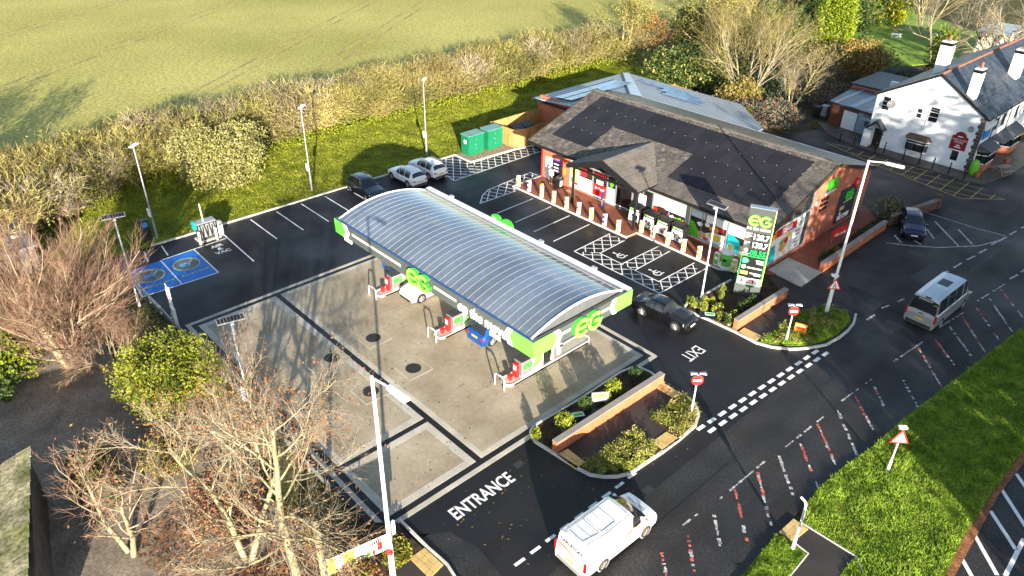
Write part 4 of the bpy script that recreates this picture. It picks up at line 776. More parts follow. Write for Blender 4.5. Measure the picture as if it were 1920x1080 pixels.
def gwin(x0, x1, z0, z1, rows=3, cols=1, p=pb):
    f = MB(); y = QY0
    f.box(x0-.05, x1+.05, y-.05, y, z0-.05, z0); f.box(x0-.05, x1+.05, y-.04, y, z1, z1+.05)
    for i in range(cols+1): f.box(x0+(x1-x0)*i/cols-.04, x0+(x1-x0)*i/cols+.04, y-.045, y-.002, z0, z1)
    for j in range(1, rows): f.box(x0, x1, y-.042, y-.003, z0+(z1-z0)*j/rows-.03, z0+(z1-z0)*j/rows+.03)
    f = f.build('window', white, p, w=True)
    for j in range(rows):
        for i in range(cols): MB().box(x0+(x1-x0)*i/cols, x0+(x1-x0)*(i+1)/cols, y-.02, y-.004, z0+(z1-z0)*j/rows, z0+(z1-z0)*(j+1)/rows).build('pane', glass, f, w=True)
gwin(4.15, 5.0, 4.15, 5.5); gwin(7.8, 8.35, 4.2, 5.1, 2); gwin(9.0, 9.95, 4.1, 5.55)
gwin(12.15, 12.9, .85, 1.85, 1)
# bay window on the gable
def bay(x0, x1, z0, z1, y, dep, p=pb):
    b = MB(); pts = [(x0, y), (x0+.3, y-dep), (x1-.3, y-dep), (x1, y)]
    b = b.prism(pts, z0, z0+.12).build('bay_window', white, p, w=True)
    MB().prism([(x0-.15, y), (x0+.2, y-dep-.15), (x1-.2, y-dep-.15), (x1+.15, y)], z1, z1+.1).build('bay_head', white, b, w=True)
    MB().add([(x0-.2, y, z1+.1), (x0+.15, y-dep-.2, z1+.1), (x1-.15, y-dep-.2, z1+.1), (x1+.2, y, z1+.1), (x0+.1, y, z1+.55), (x1-.1, y, z1+.55)], [(0, 1, 4), (1, 2, 5, 4), (2, 3, 5), (3, 2, 1, 0)]).build('bay_roof', mat('mossy_tile', (.09, .06, .035), .85, var=.3, sc=3), b, w=True)
    for (ax, ay), (bx, by), n in ((pts[0], pts[1], 1), (pts[1], pts[2], 2), (pts[2], pts[3], 1)):
        for i in range(n):
            f0, f1 = i/n, (i+1)/n; A = Vector((ax+(bx-ax)*f0, ay+(by-ay)*f0, 0)); B = Vector((ax+(bx-ax)*f1, ay+(by-ay)*f1, 0)); d = (B-A).normalized(); nn = Vector((d.y, -d.x, 0))
            MB().slab([A+Vector((0, 0, z0+.1)), B+Vector((0, 0, z0+.1)), B+Vector((0, 0, z1)), A+Vector((0, 0, z1))], nn, .02).build('pane', glass, b, w=True)
            m = MB()
            for q in (A, B): m.box(q.x-.05, q.x+.05, q.y-.05, q.y+.05, z0+.1, z1)
            zz = z0+.1+(z1-z0)*.68; P = [A+nn*.03, B+nn*.03]; m.tube(P[0]+Vector((0, 0, zz)), P[1]+Vector((0, 0, zz)), .035, n=4); m.build('mullion', white, b, w=True)
    return b
bay(7.6, 9.9, .75, 1.95, QY0, .55)
# porch with small gabled hood
hd = MB(); hx0, hx1, hz, ha = 3.5, 5.35, 2.05, 3.05; hm = (hx0+hx1)/2
for s, xe in ((-1, hx0), (1, hx1)):
    n = Vector((s*(ha-hz), 0, (hx1-hx0)/2)).normalized(); P = [(xe, QY0-1.0, hz), (hm, QY0-1.0, ha), (hm, QY0-.002, ha), (xe, QY0-.002, hz)]
    MB().slab(P if s < 0 else P[::-1], n, -.08).build('porch_roof', slate, pb, w=True)
    MB().tube((xe+.1*-s, QY0-.95, hz), (hm, QY0-.95, ha-.1), .05, n=4).build('porch_brace', black, pb, w=True)
    MB().tube((xe-s*.2, QY0-.9, hz+.05), (xe-s*.2, QY0-.02, 1.5), .05, n=4).build('porch_brace', black, pb, w=True)
MB().box(4.15, 5.05, QY0-.04, QY0, .08, 2.05).build('door', mat('dark_oak', (.02, .012, .008), .6), pb, w=True)
MB().box(QX0-.1, 4.05, QY0-.9, QY0-.002, 0, 1.9).build('porch_wall', offw, pb, w=True)
# shield-topped red sign
sg = MB(); pts = [(11.78, 1.98), (13.3, 1.98), (13.3, 3.35)]+[(12.54+.52*math.cos(R(a)), 3.42+.42*math.sin(R(a))) for a in range(0, 181, 20)]+[(11.78, 3.35)]
sg = sg.slab([(x, QY0-.06, z) for x, z in pts], (0, -1, 0), .05).build('sign', mat('burgundy', (.24, .012, .02), .5, var=.06), pb, w=True)
for s, z, sz in (('HOME COOKED', 2.95, .19), ('FOOD', 2.66, .3)): text('lettering', s, whitelit, sg, (12.54, QY0-.064, z), U1, V, sz, .004)
for w_, z in ((.5, 3.3), (.34, 2.4), (.6, 2.2)): MB().box(12.54-w_/2, 12.54+w_/2, QY0-.066, QY0-.06, z, z+.09).build('print', whitelit, sg, w=True)
text('faded_lettering', 'Roya', mat('faded_paint', (.60, .63, .65), .9), pb, (8.2, QY0-.003, 6.6), U1, V, .85, .004)
def dish(x, z, r, name='satellite_dish'):
    MB().lathe([(.02, 0), (r*.6, .05), (r, .16), (r*.98, .17), (r*.6, .07), (.02, .03)], n=18); m = MB(); c = Vector((x, QY0-.42, z)); n_ = Vector((.25, -1, .35)).normalized(); u = n_.cross(Vector((0, 0, 1))).normalized(); w_ = u.cross(n_)
    pr = [(0, 0), (r*.6, .05), (r, .15)]; k = 18
    for a, b in zip(pr, pr[1:]):
        for i in range(k):
            t0, t1 = 6.283*i/k, 6.283*(i+1)/k; P = lambda q, t: c+n_*q[1]+u*q[0]*math.cos(t)+w_*q[0]*math.sin(t)
            m.face(P(a, t0), P(b, t0), P(b, t1), P(a, t1))
    o = m.build(name, mat('dish_grey', (.22, .23, .24), .5), pb, w=True); MB().tube(c, (x, QY0, z-.1), .03).build('arm', galv, o, w=True); MB().tube(c, c+n_*r, .015).build('feed_arm', galv, o, w=True)
dish(5.25, 4.95, .42); dish(13.3, 4.4, .3)
MB().path([(5.6, QY0-.03, 5.5), (12.6, QY0-.03, 5.15)], .025, 4).build('cable', galv, pb, w=True); MB().path([(9.0, QY0-.04, 5.2), (8.9, QY0-.04, 2.9)], .03, 4).build('waste_pipe', offw, pb, w=True)
for i in range(16): MB().box(QX1-.35-(.14 if i % 2 else 0), QX1+.02, QY0-.025, QY0+.35, .35*i, .35*i+.33).build('quoin', mat('quoin_stone', (.07, .065, .06), .85, rnd=.3), pb, w=True)
# road side of the pub: bay windows, canopies, sign, timber frames
def side_bay(y0, y1):
    P = [(QX1, y0), (QX1+1.0, y0+.4), (QX1+1.0, y1-.4), (QX1, y1)]
    b = MB().prism(P, .1, .85).build('bay_window', brickm, pb, w=True)
    for (ax, ay), (bx, by), n in ((P[0], P[1], 2), (P[1], P[2], 3), (P[2], P[3], 2)):
        for i in range(n):
            A = Vector((ax+(bx-ax)*i/n, ay+(by-ay)*i/n, 0)); B = Vector((ax+(bx-ax)*(i+1)/n, ay+(by-ay)*(i+1)/n, 0)); d = (B-A).normalized(); nn = Vector((d.y, -d.x, 0))
            MB().slab([A+Vector((0, 0, .85)), B+Vector((0, 0, .85)), B+Vector((0, 0, 2.2)), A+Vector((0, 0, 2.2))], nn, .02).build('pane', glass, b, w=True)
            m = MB(); 
            for q in (A, B): m.box(q.x-.05, q.x+.05, q.y-.05, q.y+.05, .85, 2.2)
            for z in (.88, 1.75, 2.18): m.tube(A+nn*.02+Vector((0, 0, z)), B+nn*.02+Vector((0, 0, z)), .05, n=4)
            m.build('mullion', white, b, w=True)
    MB().add([(QX1, y0-.2, 2.25), (QX1+1.3, y0+.2, 2.25), (QX1+1.3, y1-.2, 2.25), (QX1, y1+.2, 2.25), (QX1, y0-.1, 2.85), (QX1, y1+.1, 2.85)], [(0, 1, 4), (1, 2, 5, 4), (2, 3, 5), (3, 2, 1, 0)]).build('bay_roof', dgrey, b, w=True)
side_bay(50.6, 53.6); side_bay(58.0, 61.5)
MB().add([(QX1, 53.9, 2.7), (QX1+1.3, 53.9, 2.35), (QX1+1.3, 57.6, 2.35), (QX1, 57.6, 2.7), (QX1, 53.9, 2.85), (QX1, 57.6, 2.85)], [(0, 1, 2, 3), (4, 5, 2, 1), (0, 4, 1), (3, 2, 5)]).build('door_canopy', dgrey, pb, w=True)
o = MB().box(QX1+.1, QX1+.2, 50.4, 52.0, 3.4, 4.3).build('hanging_sign', gm('sky', (.02, .22, .55)), pb, w=True); MB().box(QX1+.08, QX1+.22, 50.4, 53.2, 4.3, 4.8).build('sign_board', pw, o, w=True)
for y in (54, 56, 60, 63, 66):
    MB().box(QX1+.005, QX1+.04, y-.55, y+.55, 3.5, 5.0).build('window', white, pb, w=True)
    for j in range(2): MB().box(QX1+.041, QX1+.05, y-.48+.5*j, y-.04+.5*j, 3.6, 4.9).build('pane', glass, pb, w=True)
for y in (53, 57.5): MB().path([(QX1+.1, y, 0), (QX1+.1, y, QE-.1)], .05, 5).build('downpipe', black, pb, w=True)
# pub outbuilding (flat roof), rear extension
ob = thing('outbuilding', 'flat roofed outbuilding with a brown and a white door at the left of the pub', 'outbuilding', (0, 56, 0))
MB().prism([(-2.6, 53.2), (3.44, 52.4), (3.44, 60), (-3.2, 60)], 0, 2.55).build('wall', mat('brown_brick', (.14, .055, .035), .8, var=.2, brick=('wall', .225, .075, .008, (.8, .8, .8))), ob, w=True)
MB().prism([(-2.9, 52.9), (3.43, 52.05), (3.43, 60.3), (-3.5, 60.3)], 2.55, 2.72).build('roof', mat('felt_roof', (.05, .065, .085), .35, var=.4, sc=.7), ob, w=True)
for i in range(3): MB().box(-2.4+2*i, -1.9+2.2*i, 52.8, 60, 2.722, 2.74).build('felt_strip', mat('felt_lap', (.16, .20, .24), .3, var=.3), ob, w=True)
def ow_(a, b, z0, z1, m, nm):
    P = lambda t, z, d: Vector((-2.6+6.04*t, 53.2-.8*t-d, z)); MB().slab([P(a, z0, .04), P(b, z0, .04), P(b, z1, .04), P(a, z1, .04)], Vector((-.13, -1, 0)).normalized(), .05).build(nm, m, ob, w=True)
ow_(.02, .26, 0, 2.3, mat('brown_door', (.12, .04, .02), .6), 'door'); ow_(.28, .56, 0, 2.1, white, 'door'); ow_(.58, 1.0, 0, 2.3, mat('blue_grey_render', (.26, .32, .38), .8), 'panel'); ow_(.72, .84, .9, 1.8, white, 'window'); ow_(.735, .825, .97, 1.73, glass, 'pane')
MB().add([(1.6, 52.6, 2.3), (3.2, 52.4, 2.3), (3.2, 51.5, 1.95), (1.6, 51.7, 1.95)], [(0, 1, 2, 3)]).build('hood', galv, ob, w=True)
MB().box(.0, .9, 62, 62.5, 3.05, 3.9).build('air_unit', white, ob, w=True)
MB().box(-3.8, 3.4, 60.4, 68, 0, 3.0).build('rear_block', brickm, ob, w=True); MB().box(-4.0, 3.4, 60.35, 68.2, 3.0, 3.2).build('rear_roof', dgrey, ob, w=True)
fb = thing('far_house', 'cream flat fronted house with a shallow roof at the top right', 'house', (6, 100, 0))
MB().box(-2, 12, 96, 104, 0, 4.6).build('wall', mat('cream_render', (.62, .56, .46), .85), fb, w=True); MB().box(-2.4, 12.4, 95.6, 104.4, 4.6, 4.8).build('roof', metalroof, fb, w=True)
for x in (3, 6): MB().box(x, x+1.2, 95.93, 95.99, 2, 3.4).build('window', glass, fb, w=True)
MB().box(11.9, 12.0, 97, 98, 1, 2).build('window', glass, fb, w=True); MB().box(.5, .9, 95.8, 95.95, 0, 4.5).build('downpipe', galv, fb, w=True)
# ---- pub bollards, tables, bits
bp_ = [(1.25, 48.51), (2.86, 48.62), (5.33, 48.31), (6.16, 48.55), (8.39, 48.13), (10.03, 48.02), (11.46, 47.93), (13.06, 47.87), (14.68, 47.48)]
wd = ('first', 'second', 'third', 'fourth', 'fifth', 'sixth', 'seventh', 'eighth', 'ninth')
for i, p in enumerate(bp_):
    t = thing('bollard', 'slim black bollard along the pub pavement, '+wd[i]+' from the left', 'bollard', (*p, .0), 0, 'black bollards along the pub')
    MB().lathe([(.07, 0), (.07, 1.25), (.045, 1.3)], n=8).build('post', black, t); MB().lathe([(.075, 1.0), (.075, 1.06)], n=8).build('band', galv, t)
def picnic(p, z, label, rz=0., m=wood):
    t = thing('picnic_table', label, 'picnic table', (*p, z), rz)
    for i in range(5): MB().box(-.8, .8, -.36+i*.145, -.23+i*.145, .72, .76).build('plank', m, t)
    for s in (-1, 1): MB().box(-.8, .8, s*.72-.13, s*.72+.13, .43, .47).build('bench', m, t)
    for x in (-.6, .6):
        for s in (-1, 1): MB().hexa([(x-.04, s*.2, .72), (x+.04, s*.2, .72), (x+.04, s*.2+.09, .72), (x-.04, s*.2+.09, .72), (x-.04, s*.62, 0), (x+.04, s*.62, 0), (x+.04, s*.62+.09, 0), (x-.04, s*.62+.09, 0)][::-1]).build('leg', m, t)
        MB().box(x-.03, x+.03, -.8, .8, .38, .43).build('crossbar', m, t)
gt = mat('weathered_timber', (.30, .22, .17), .8, rnd=.1); wt_ = mat('pale_table', (.55, .58, .62), .6)
picnic((16.6, 52.3), .06, 'weathered picnic table on the pavement beside the pub', 1.2, gt)
picnic((-16.18, 103.08), 0, 'pale picnic table on the sunlit lawn, left of the two', .5, wt_); picnic((-11.58, 108.71), 0, 'pale picnic table at the edge of shade on the lawn, right of the two', .2, wt_)
picnic((-33.87, 90.66), 0, 'pale picnic table half hidden behind the big bare tree', .3, wt_)
lc = thing('recycling_bin', 'tall bright green rounded bin at the corner of the pub', 'bin', (14.75, 49.5, .06)); MB().lathe([(.35, 0), (.42, .5), (.4, 1.2), (.28, 1.5), (.05, 1.6)], n=12).build('body', gm('bin_green', (.16, .42, .03)), lc, smooth=True); MB().lathe([(.425, .9), (.425, 1.0)], n=12).build('band', Cg, lc)
for (x, y, l) in ((15.3, 49.3, 'terracotta pot at the corner of the pub beside the green bin'), (15.9, 56.0, 'terracotta pot below the pub bay window')):
    t = thing('plant_pot', l, 'plant pot', (x, y, .06)); MB().lathe([(.18, 0), (.26, .42), (.28, .45), (.24, .45)], n=12).build('pot', mat('terracotta', (.42, .12, .05), .8), t); MB().lathe([(.24, .4), (.1, .55)], n=8).build('plant', leafgreen, t)
for (x, y, m, l) in ((-4.6, 54.2, black, 'black wheelie bin beside the outbuilding'), (-4.1, 55.2, mat('grey_bin', (.35, .37, .4), .5), 'pale grey wheelie bin beside the outbuilding')):
    t = thing('wheelie_bin', l, 'wheelie bin', (x, y, 0)); MB().hexa([(-.3, -.35, .1), (.3, -.35, .1), (.3, .35, .1), (-.3, .35, .1), (-.38, -.42, 1.3), (.38, -.42, 1.3), (.38, .42, 1.3), (-.38, .42, 1.3)]).build('body', m, t); MB().box(-.4, .4, -.45, .42, 1.3, 1.38).build('lid', m, t)
    for s in (-.28, .28): MB().tube((s-.04, .33, .1), (s+.04, .33, .1), .1, n=10).build('wheel', rubber, t)
gw = thing('garden_wall', 'old red brick garden wall behind the pub outbuilding', 'wall', (1, 72, 0)); MB().box(-4, 7, 72, 72.3, 0, 1.8).build('wall', brickm, gw, w=True); MB().box(-4.05, 7.05, 71.95, 72.35, 1.8, 1.88).build('coping', coping, gw, w=True)
# ================================================================== low brick walls
def lowwall(a, b, h, t, label, joint=None):
    a = Vector((*a, 0)); b = Vector((*b, 0)); d = (b-a).normalized(); n = Vector((-d.y, d.x, 0)); w_ = thing('brick_wall', label, 'wall', a)
    MB().prism([tuple(p[:2]) for p in (a, b, b+n*t, a+n*t)], 0, h).build('brickwork', brickw, w_, w=True)
    L_ = (b-a).length; k = max(2, round(L_/.6)); e = n*.04
    for i in range(k):
        p = a+d*(L_*i/k+.006); q = a+d*(L_*(i+1)/k-.006); MB().prism([tuple(v[:2]) for v in (p-e, q-e, q+n*t+e, p+n*t+e)], h, h+.07).build('coping_stone', coping, w_, w=True)
lowwall((14.35, -10.04), (14.54, -0.80), .82, .3, 'low orange brick wall with grey coping on the entrance island')
lowwall((14.30, 7.64), (14.45, 13.98), .82, .3, 'low orange brick wall with grey coping below the price sign')
lowwall((14.33, 19.55), (14.29, 30.82), .75, .3, 'long low brick wall beside the road in front of the gable signs')
ow2 = thing('old_brick_wall', 'old dark garden wall behind the parked navy car', 'wall', (14.2, 34, 0)); MB().prism([(14.0, 31.8), (14.3, 31.8), (15.6, 38.5), (15.3, 38.5)], 0, .9).build('brickwork', mat('old_brick', (.10, .06, .045), .9, var=.3, sc=2), ow2, w=True)
for i in range(8): MB().cbox((14.25+.17*i, 32.2+.85*i, .95), (.36, .8, .12), R(-11)).build('coping_stone', mat('old_coping', (.16, .14, .12), .9, rnd=.2), ow2, w=True)
MB().box(15.1, 15.7, 38.4, 39.0, 0, 1.3).build('pier', mat('old_brick', (.10, .06, .045), .9), ow2, w=True)
# ================================================================== bin store, cabinets
fs = thing('bin_store_fence', 'tall pale timber fence round the bin store beside the shop', 'fence', (-22, 22, 0))
def fence(p, q, h=1.95, parent=fs):
    p = Vector((*p, 0)); q = Vector((*q, 0)); L_ = (q-p).length; d = (q-p)/L_; n = Vector((-d.y, d.x, 0)); k = round(L_/.155); 
    for i in range(k):
        a = p+d*(i*L_/k+.006); b = p+d*((i+1)*L_/k-.006); t = .022+.008*(i % 2)
        MB().prism([tuple(v[:2]) for v in (a, b, b+n*t, a+n*t)], .08, .08+h+.01*(i % 3)).build('board', wood, parent, w=True)
    for z in (.4, 1.6): MB().prism([tuple(v[:2]) for v in (p-n*.05, q-n*.05, q-n*.001, p-n*.001)], z, z+.08).build('rail', wood, parent, w=True)
    k = max(1, round(L_/1.9))
    for i in range(k+1):
        c = p+d*(L_*i/k)-n*.06; MB().cbox((c.x, c.y, 1.0), (.1, .1, 2.1)).build('post', wood, parent, w=True)
fence((-20.4, 20.6), (-20.9, 19.55)); fence((-20.9, 19.55), (-24.3, 19.4)); fence((-24.3, 26.7), (-24.3, 19.4)); fence((-20.6, 26.6), (-20.4, 20.6))
f2 = thing('yard_fence', 'sunlit orange timber fence behind the metal roof', 'fence', (-12, 45, 0)); fence((-9, 45.0), (-20, 46.4), 1.9, f2); fence((-20, 46.4), (-21.5, 44), 1.9, f2)
for i, (x, y) in enumerate(((-22.9, 21.9), (-22.9, 23.4))):
    t = thing('wheeled_skip', 'black wheeled refuse container in the bin store, '+('nearer the green cabinets' if i == 0 else 'nearer the brick building'), 'refuse bin', (x, y, .08), 0, 'bin store containers')
    MB().hexa([(-.45, -.6, .15), (.45, -.6, .15), (.45, .6, .15), (-.45, .6, .15), (-.55, -.66, 1.15), (.55, -.66, 1.15), (.55, .66, 1.15), (-.55, .66, 1.15)]).build('body', black, t); MB().add([(-.58, -.69, 1.15), (.58, -.69, 1.15), (.58, .69, 1.15), (-.58, .69, 1.15), (-.3, -.69, 1.4), (-.3, .69, 1.4)], [(0, 4, 5, 3), (4, 1, 2, 5), (0, 1, 4), (2, 3, 5)]).build('lid', dgrey, t)
    for a in (-.4, .4):
        for b in (-.5, .5): MB().tube((a-.04, b, .08), (a+.04, b, .08), .08, n=8).build('wheel', rubber, t)
struct('gravel_pad', MB().prism([(-23.2, 13.65), (-20.85, 13.6), (-20.5, 19.5), (-23.2, 19.5)], 0, .10), mat('brown_gravel', (.27, .20, .13), .9, var=.25, sc=3, fine=.5, fsc=14, bump=.5, bsc=25), 'brown gravel pad under the green cabinets')
for y0, l in ((14.3, 'green electrical cabinet with a white notice, nearer the white cars'), (16.95, 'green electrical cabinet nearer the timber fence')):
    t = thing('electrical_cabinet', l, 'cabinet', (-22, y0, .1), 0, 'green electrical cabinets')
    MB().box(-1.2, 0, 0, 2.05, 0, 2.05).build('body', greenbox, t); MB().add([(-1.26, -.06, 2.05), (.06, -.06, 2.05), (.06, 2.11, 2.05), (-1.26, 2.11, 2.05), (-1.26, -.06, 2.17), (.06, -.06, 2.12), (.06, 2.11, 2.12), (-1.26, 2.11, 2.17)], [(3, 2, 1, 0), (4, 5, 6, 7), (0, 1, 5, 4), (1, 2, 6, 5), (2, 3, 7, 6), (3, 0, 4, 7)]).build('roof', mat('green_lid', (.10, .22, .19), .35), t)
    for a in (.05, 1.06): MB().box(0, .02, a, a+.94, .1, 1.95).build('door', greenbox, t)
    for z in (.5, 1.5): MB().box(.02, .045, 1.0, 1.05, z, z+.2).build('hinge', galv, t)
    MB().box(.02, .06, .9, .96, 1.0, 1.15).build('handle', galv, t)
    if y0 < 15: MB().box(-.75, -.4, -.02, 0, 1.2, 1.6).build('notice', pw, t)
# ================================================================== price totem
p = (11.47, 11.61); q = (13.21, 12.41); ang = math.atan2(q[1]-p[1], q[0]-p[0])
tt = thing('price_totem', 'tall grey fuel price totem with glowing green figures and lime edge', 'totem sign', (p[0]+.9*math.cos(ang), p[1]+.9*math.sin(ang), .1), ang)
tw_, th_, tn = 1.75, 7.0, .42; X2 = tw_/2
bd = MB().box(-X2, X2, 0, tn, .12, th_).build('body', mat('totem_grey', (.055, .062, .06), .5, var=.04, fine=.03), tt)
MB().box(-X2-.03, X2+.03, -.02, tn+.02, 0, .95).build('plinth', grey, tt)
MB().box(X2, X2+.035, .1, tn-.1, .95, th_-.1).build('lit_edge', mat('lime_edge', (.55, .85, .16), .4, emit=.35), tt); MB().box(-X2-.03, X2+.05, -.03, tn+.03, th_, th_+.06).build('cap', mat('cap_blue_grey', (.17, .22, .28), .4), tt)
tm_ = wmat(tt); P3 = lambda x, z, d=0: tm_ @ Vector((x, -d, z)); UT = (tm_.to_3x3() @ Vector((1, 0, 0))); 
eglogo(bd, P3(-.05, 6.1), UT, V, .85, .1)
text('lettering', 'on the move', whitelit, bd, P3(-.05, 5.38, .03), UT, V, .31, .03, bold=.01)
for s, z, m in (('128.7', 4.65, 0), ('138.7', 4.02, 0), ('00.55', 3.38, 1)):
    MB().box(-.42, .80, -.012, 0, z-.07, z+.5).build('display', mat('display_black', (.015, .016, .016), .4), tt)
    text('price', s, mat('digit_white', (.75, .76, .78), .5, emit=.9) if not m else mat('digit_green', (.0, .40, .07), .5, emit=.55), tt, P3(.22, z, .02), UT, V, .58, .01, bold=.012, sx=.86)
for s, z in (('Miles Fuel', 5.0), ('Unleaded', 4.82), ('E10', 4.68), ('Diesel', 4.3), ('B7', 4.16)): text('lettering', s, whitelit, tt, P3(-.82, z, .008), UT, V, .15, .008, 'LEFT', bold=.003)
mb = MB(); arcband(mb, P3(-.62, 3.72), UT, V, 0, .13, 0, 360, .015, 16); mb.build('charging_badge', whitelit, tt, w=True)
for s, z in (('EV Charging', 3.45), ('per kWh', 3.32)): text('lettering', s, whitelit, tt, P3(-.84, z, .008), UT, V, .11, .008, 'LEFT')
gl_ = mat('green_neon', (.01, .45, .05), .4, emit=.5)
MB().box(-.80, .80, -.02, 0, .98, 3.25).build('panel', mat('panel_black', (.012, .014, .013), .4), tt)
for a in ((-.84, -.80, .95, 3.29), (.80, .84, .95, 3.29), (-.80, .80, .95, .98), (-.80, .80, 3.25, 3.29)): MB().box(a[0], a[1], -.03, 0, a[2], a[3]).build('neon_frame', gl_, tt)
MB().slab([P3(-.7, 2.7, .03), P3(-.4, 2.7, .03), P3(-.25, 2.9, .03), P3(-.4, 3.1, .03), P3(-.7, 3.1, .03)], UT.cross(Vector(V)), .01).build('panel_badge', gm('mint', (.08, .5, .25)), tt, w=True)
text('lettering', 'PLUS', whitelit, tt, P3(.5, 2.75, .03), UT, V, .22, .008, bold=.008); MB().box(.2, .72, -.03, -.02, 2.98, 3.05).build('text_bar', whitelit, tt)
mb = MB(); arcband(mb, P3(-.55, 2.4, .02), UT, V, 0, .16, 0, 360, .012, 16); mb.build('panel_badge', whitelit, tt, w=True); MB().box(-.3, .7, -.03, -.02, 2.32, 2.42).build('text_bar', whitelit, tt)
MB().box(-.72, -.2, -.03, -.02, 1.78, 2.05).build('panel_badge', gm('gold', (.7, .48, .12)), tt); MB().box(-.05, .7, -.03, -.02, 1.9, 1.98).build('text_bar', whitelit, tt); MB().box(.25, .7, -.03, -.02, 1.78, 1.85).build('text_bar', whitelit, tt)
MB().box(-.80, .80, -.032, -.02, .98, 1.55).build('panel_white', whitelit, tt); MB().box(-.6, .35, -.036, -.032, 1.12, 1.42).build('panel_red', Cr, tt)
text('lettering', 'SPAR', whitelit, tt, P3(-.1, 1.16, .038), UT, V, .3, .006, bold=.012); mb = MB(); arcband(mb, P3(.56, 1.27, .034), UT, V, .09, .13, 0, 360, .006, 14); mb.build('emblem_ring', gm('fir', (.01, .16, .09)), tt, w=True)
# ================================================================== lamps and poles
def lamp_post(p, label, h=8.1):
    t = thing('lamp_post', label, 'lamp post', (*p, .07), 0, 'car park lamp posts')
    MB().tube((0, 0, 0), (0, 0, 1.5), .1, .1).build('base', galv, t); MB().tube((0, 0, 1.5), (0, 0, h), .07, .05).build('pole', galv, t)
    MB().cbox((.25, -.0, h+.03), (.95, .32, .07), R(-50)).build('lantern', white, t); MB().cbox((.25, 0, h-.02), (.5, .22, .03), R(-50)).build('light_panel', pw, t); MB().box(-.22, .22, -.18, -.1, 2.1, 2.75).build('control_box', whitelit, t)
lamp_post((-24.75, -16.6), 'tall grey lamp post behind the bare tree at the left of the car park'); lamp_post((-24.85, -2.34), 'tall grey lamp post beside the round pale bush'); lamp_post((-24.8, 10.96), 'tall grey lamp post behind the two white cars')
def solar_lamp(p, h, label, rz=0.):
    t = thing('solar_lamp', label, 'lamp post', (*p, .05), rz, 'solar lamps')
    MB().tube((0, 0, 0), (0, 0, .9), .1, .09).build('base', white, t); MB().tube((0, 0, .9), (0, 0, h), .06, .05).build('pole', white, t)
    b = MB(); b.hexa([(-.72, -.2, h+.02), (.72, -.2, h+.02), (.72, .2, h+.14), (-.72, .2, h+.14), (-.72, -.2, h+.08), (.72, -.2, h+.08), (.72, .2, h+.2), (-.72, .2, h+.2)]); b = b.build('panel_frame', galv, t)
    for i in range(8): x = -.68+i*.17; MB().hexa([(x, -.17, h+.089), (x+.15, -.17, h+.089), (x+.15, .17, h+.191), (x, .17, h+.191), (x, -.17, h+.095), (x+.15, -.17, h+.095), (x+.15, .17, h+.197), (x, .17, h+.197)]).build('solar_cell', pvblack, b)
    MB().box(-.1, .1, -.3, -.06, h-.1, h-.02).build('lamp_head', white, t)
    return t
solar_lamp((0.64, -20.91), 6.7, 'white solar panel lamp post at the lower edge of the concrete', R(76)); solar_lamp((10.64, 8.69), 7.7, 'white solar panel lamp post in the bed beside the price sign', R(0)); solar_lamp((-15.54, -21.37), 6.9, 'white solar panel lamp post among the branches by the charging bays', R(76))
def street_lamp(p, h, ad, label):
    t = thing('street_lamp', label, 'street lamp', (*p, .08), 0, 'tall street lamps')
    MB().tube((0, 0, 0), (0, 0, 2.2), .14, .13, 10).build('base', white, t); MB().tube((0, 0, 2.2), (0, 0, h), .10, .07, 10).build('pole', white, t)
    a = Vector((math.cos(R(ad)), math.sin(R(ad)), 0)); MB().tube((0, 0, h-.05), a*1.0+Vector((0, 0, h+.1)), .045).build('arm', white, t)
    mb = MB(); s = Vector((-a.y, a.x, 0)); c = Vector((0, 0, h+.1)); mb.hexa([c+a*1.0-s*.1-Vector((0, 0, .08)), c+a*2.1-s*.16-Vector((0, 0, .06)), c+a*2.1+s*.16-Vector((0, 0, .06)), c+a*1.0+s*.1-Vector((0, 0, .08)), c+a*1.0-s*.08+Vector((0, 0, .06)), c+a*2.05-s*.12+Vector((0, 0, .05)), c+a*2.05+s*.12+Vector((0, 0, .05)), c+a*1.0+s*.08+Vector((0, 0, .06))]); mb.build('lantern', whitelit, t)
    return t
sL = street_lamp((14.9, -21.15), 11.5, 3, 'tall white street lamp at the bottom beside the entrance'); sR = street_lamp((17.40, 14.22), 11.55, 8, 'tall white street lamp behind the exit island warning sign')
mb = MB(); mb.tube((.1, -.1, 1.9), (.14, -.16, 1.9), .17, n=14); mb.build('reflector', redm, sL)
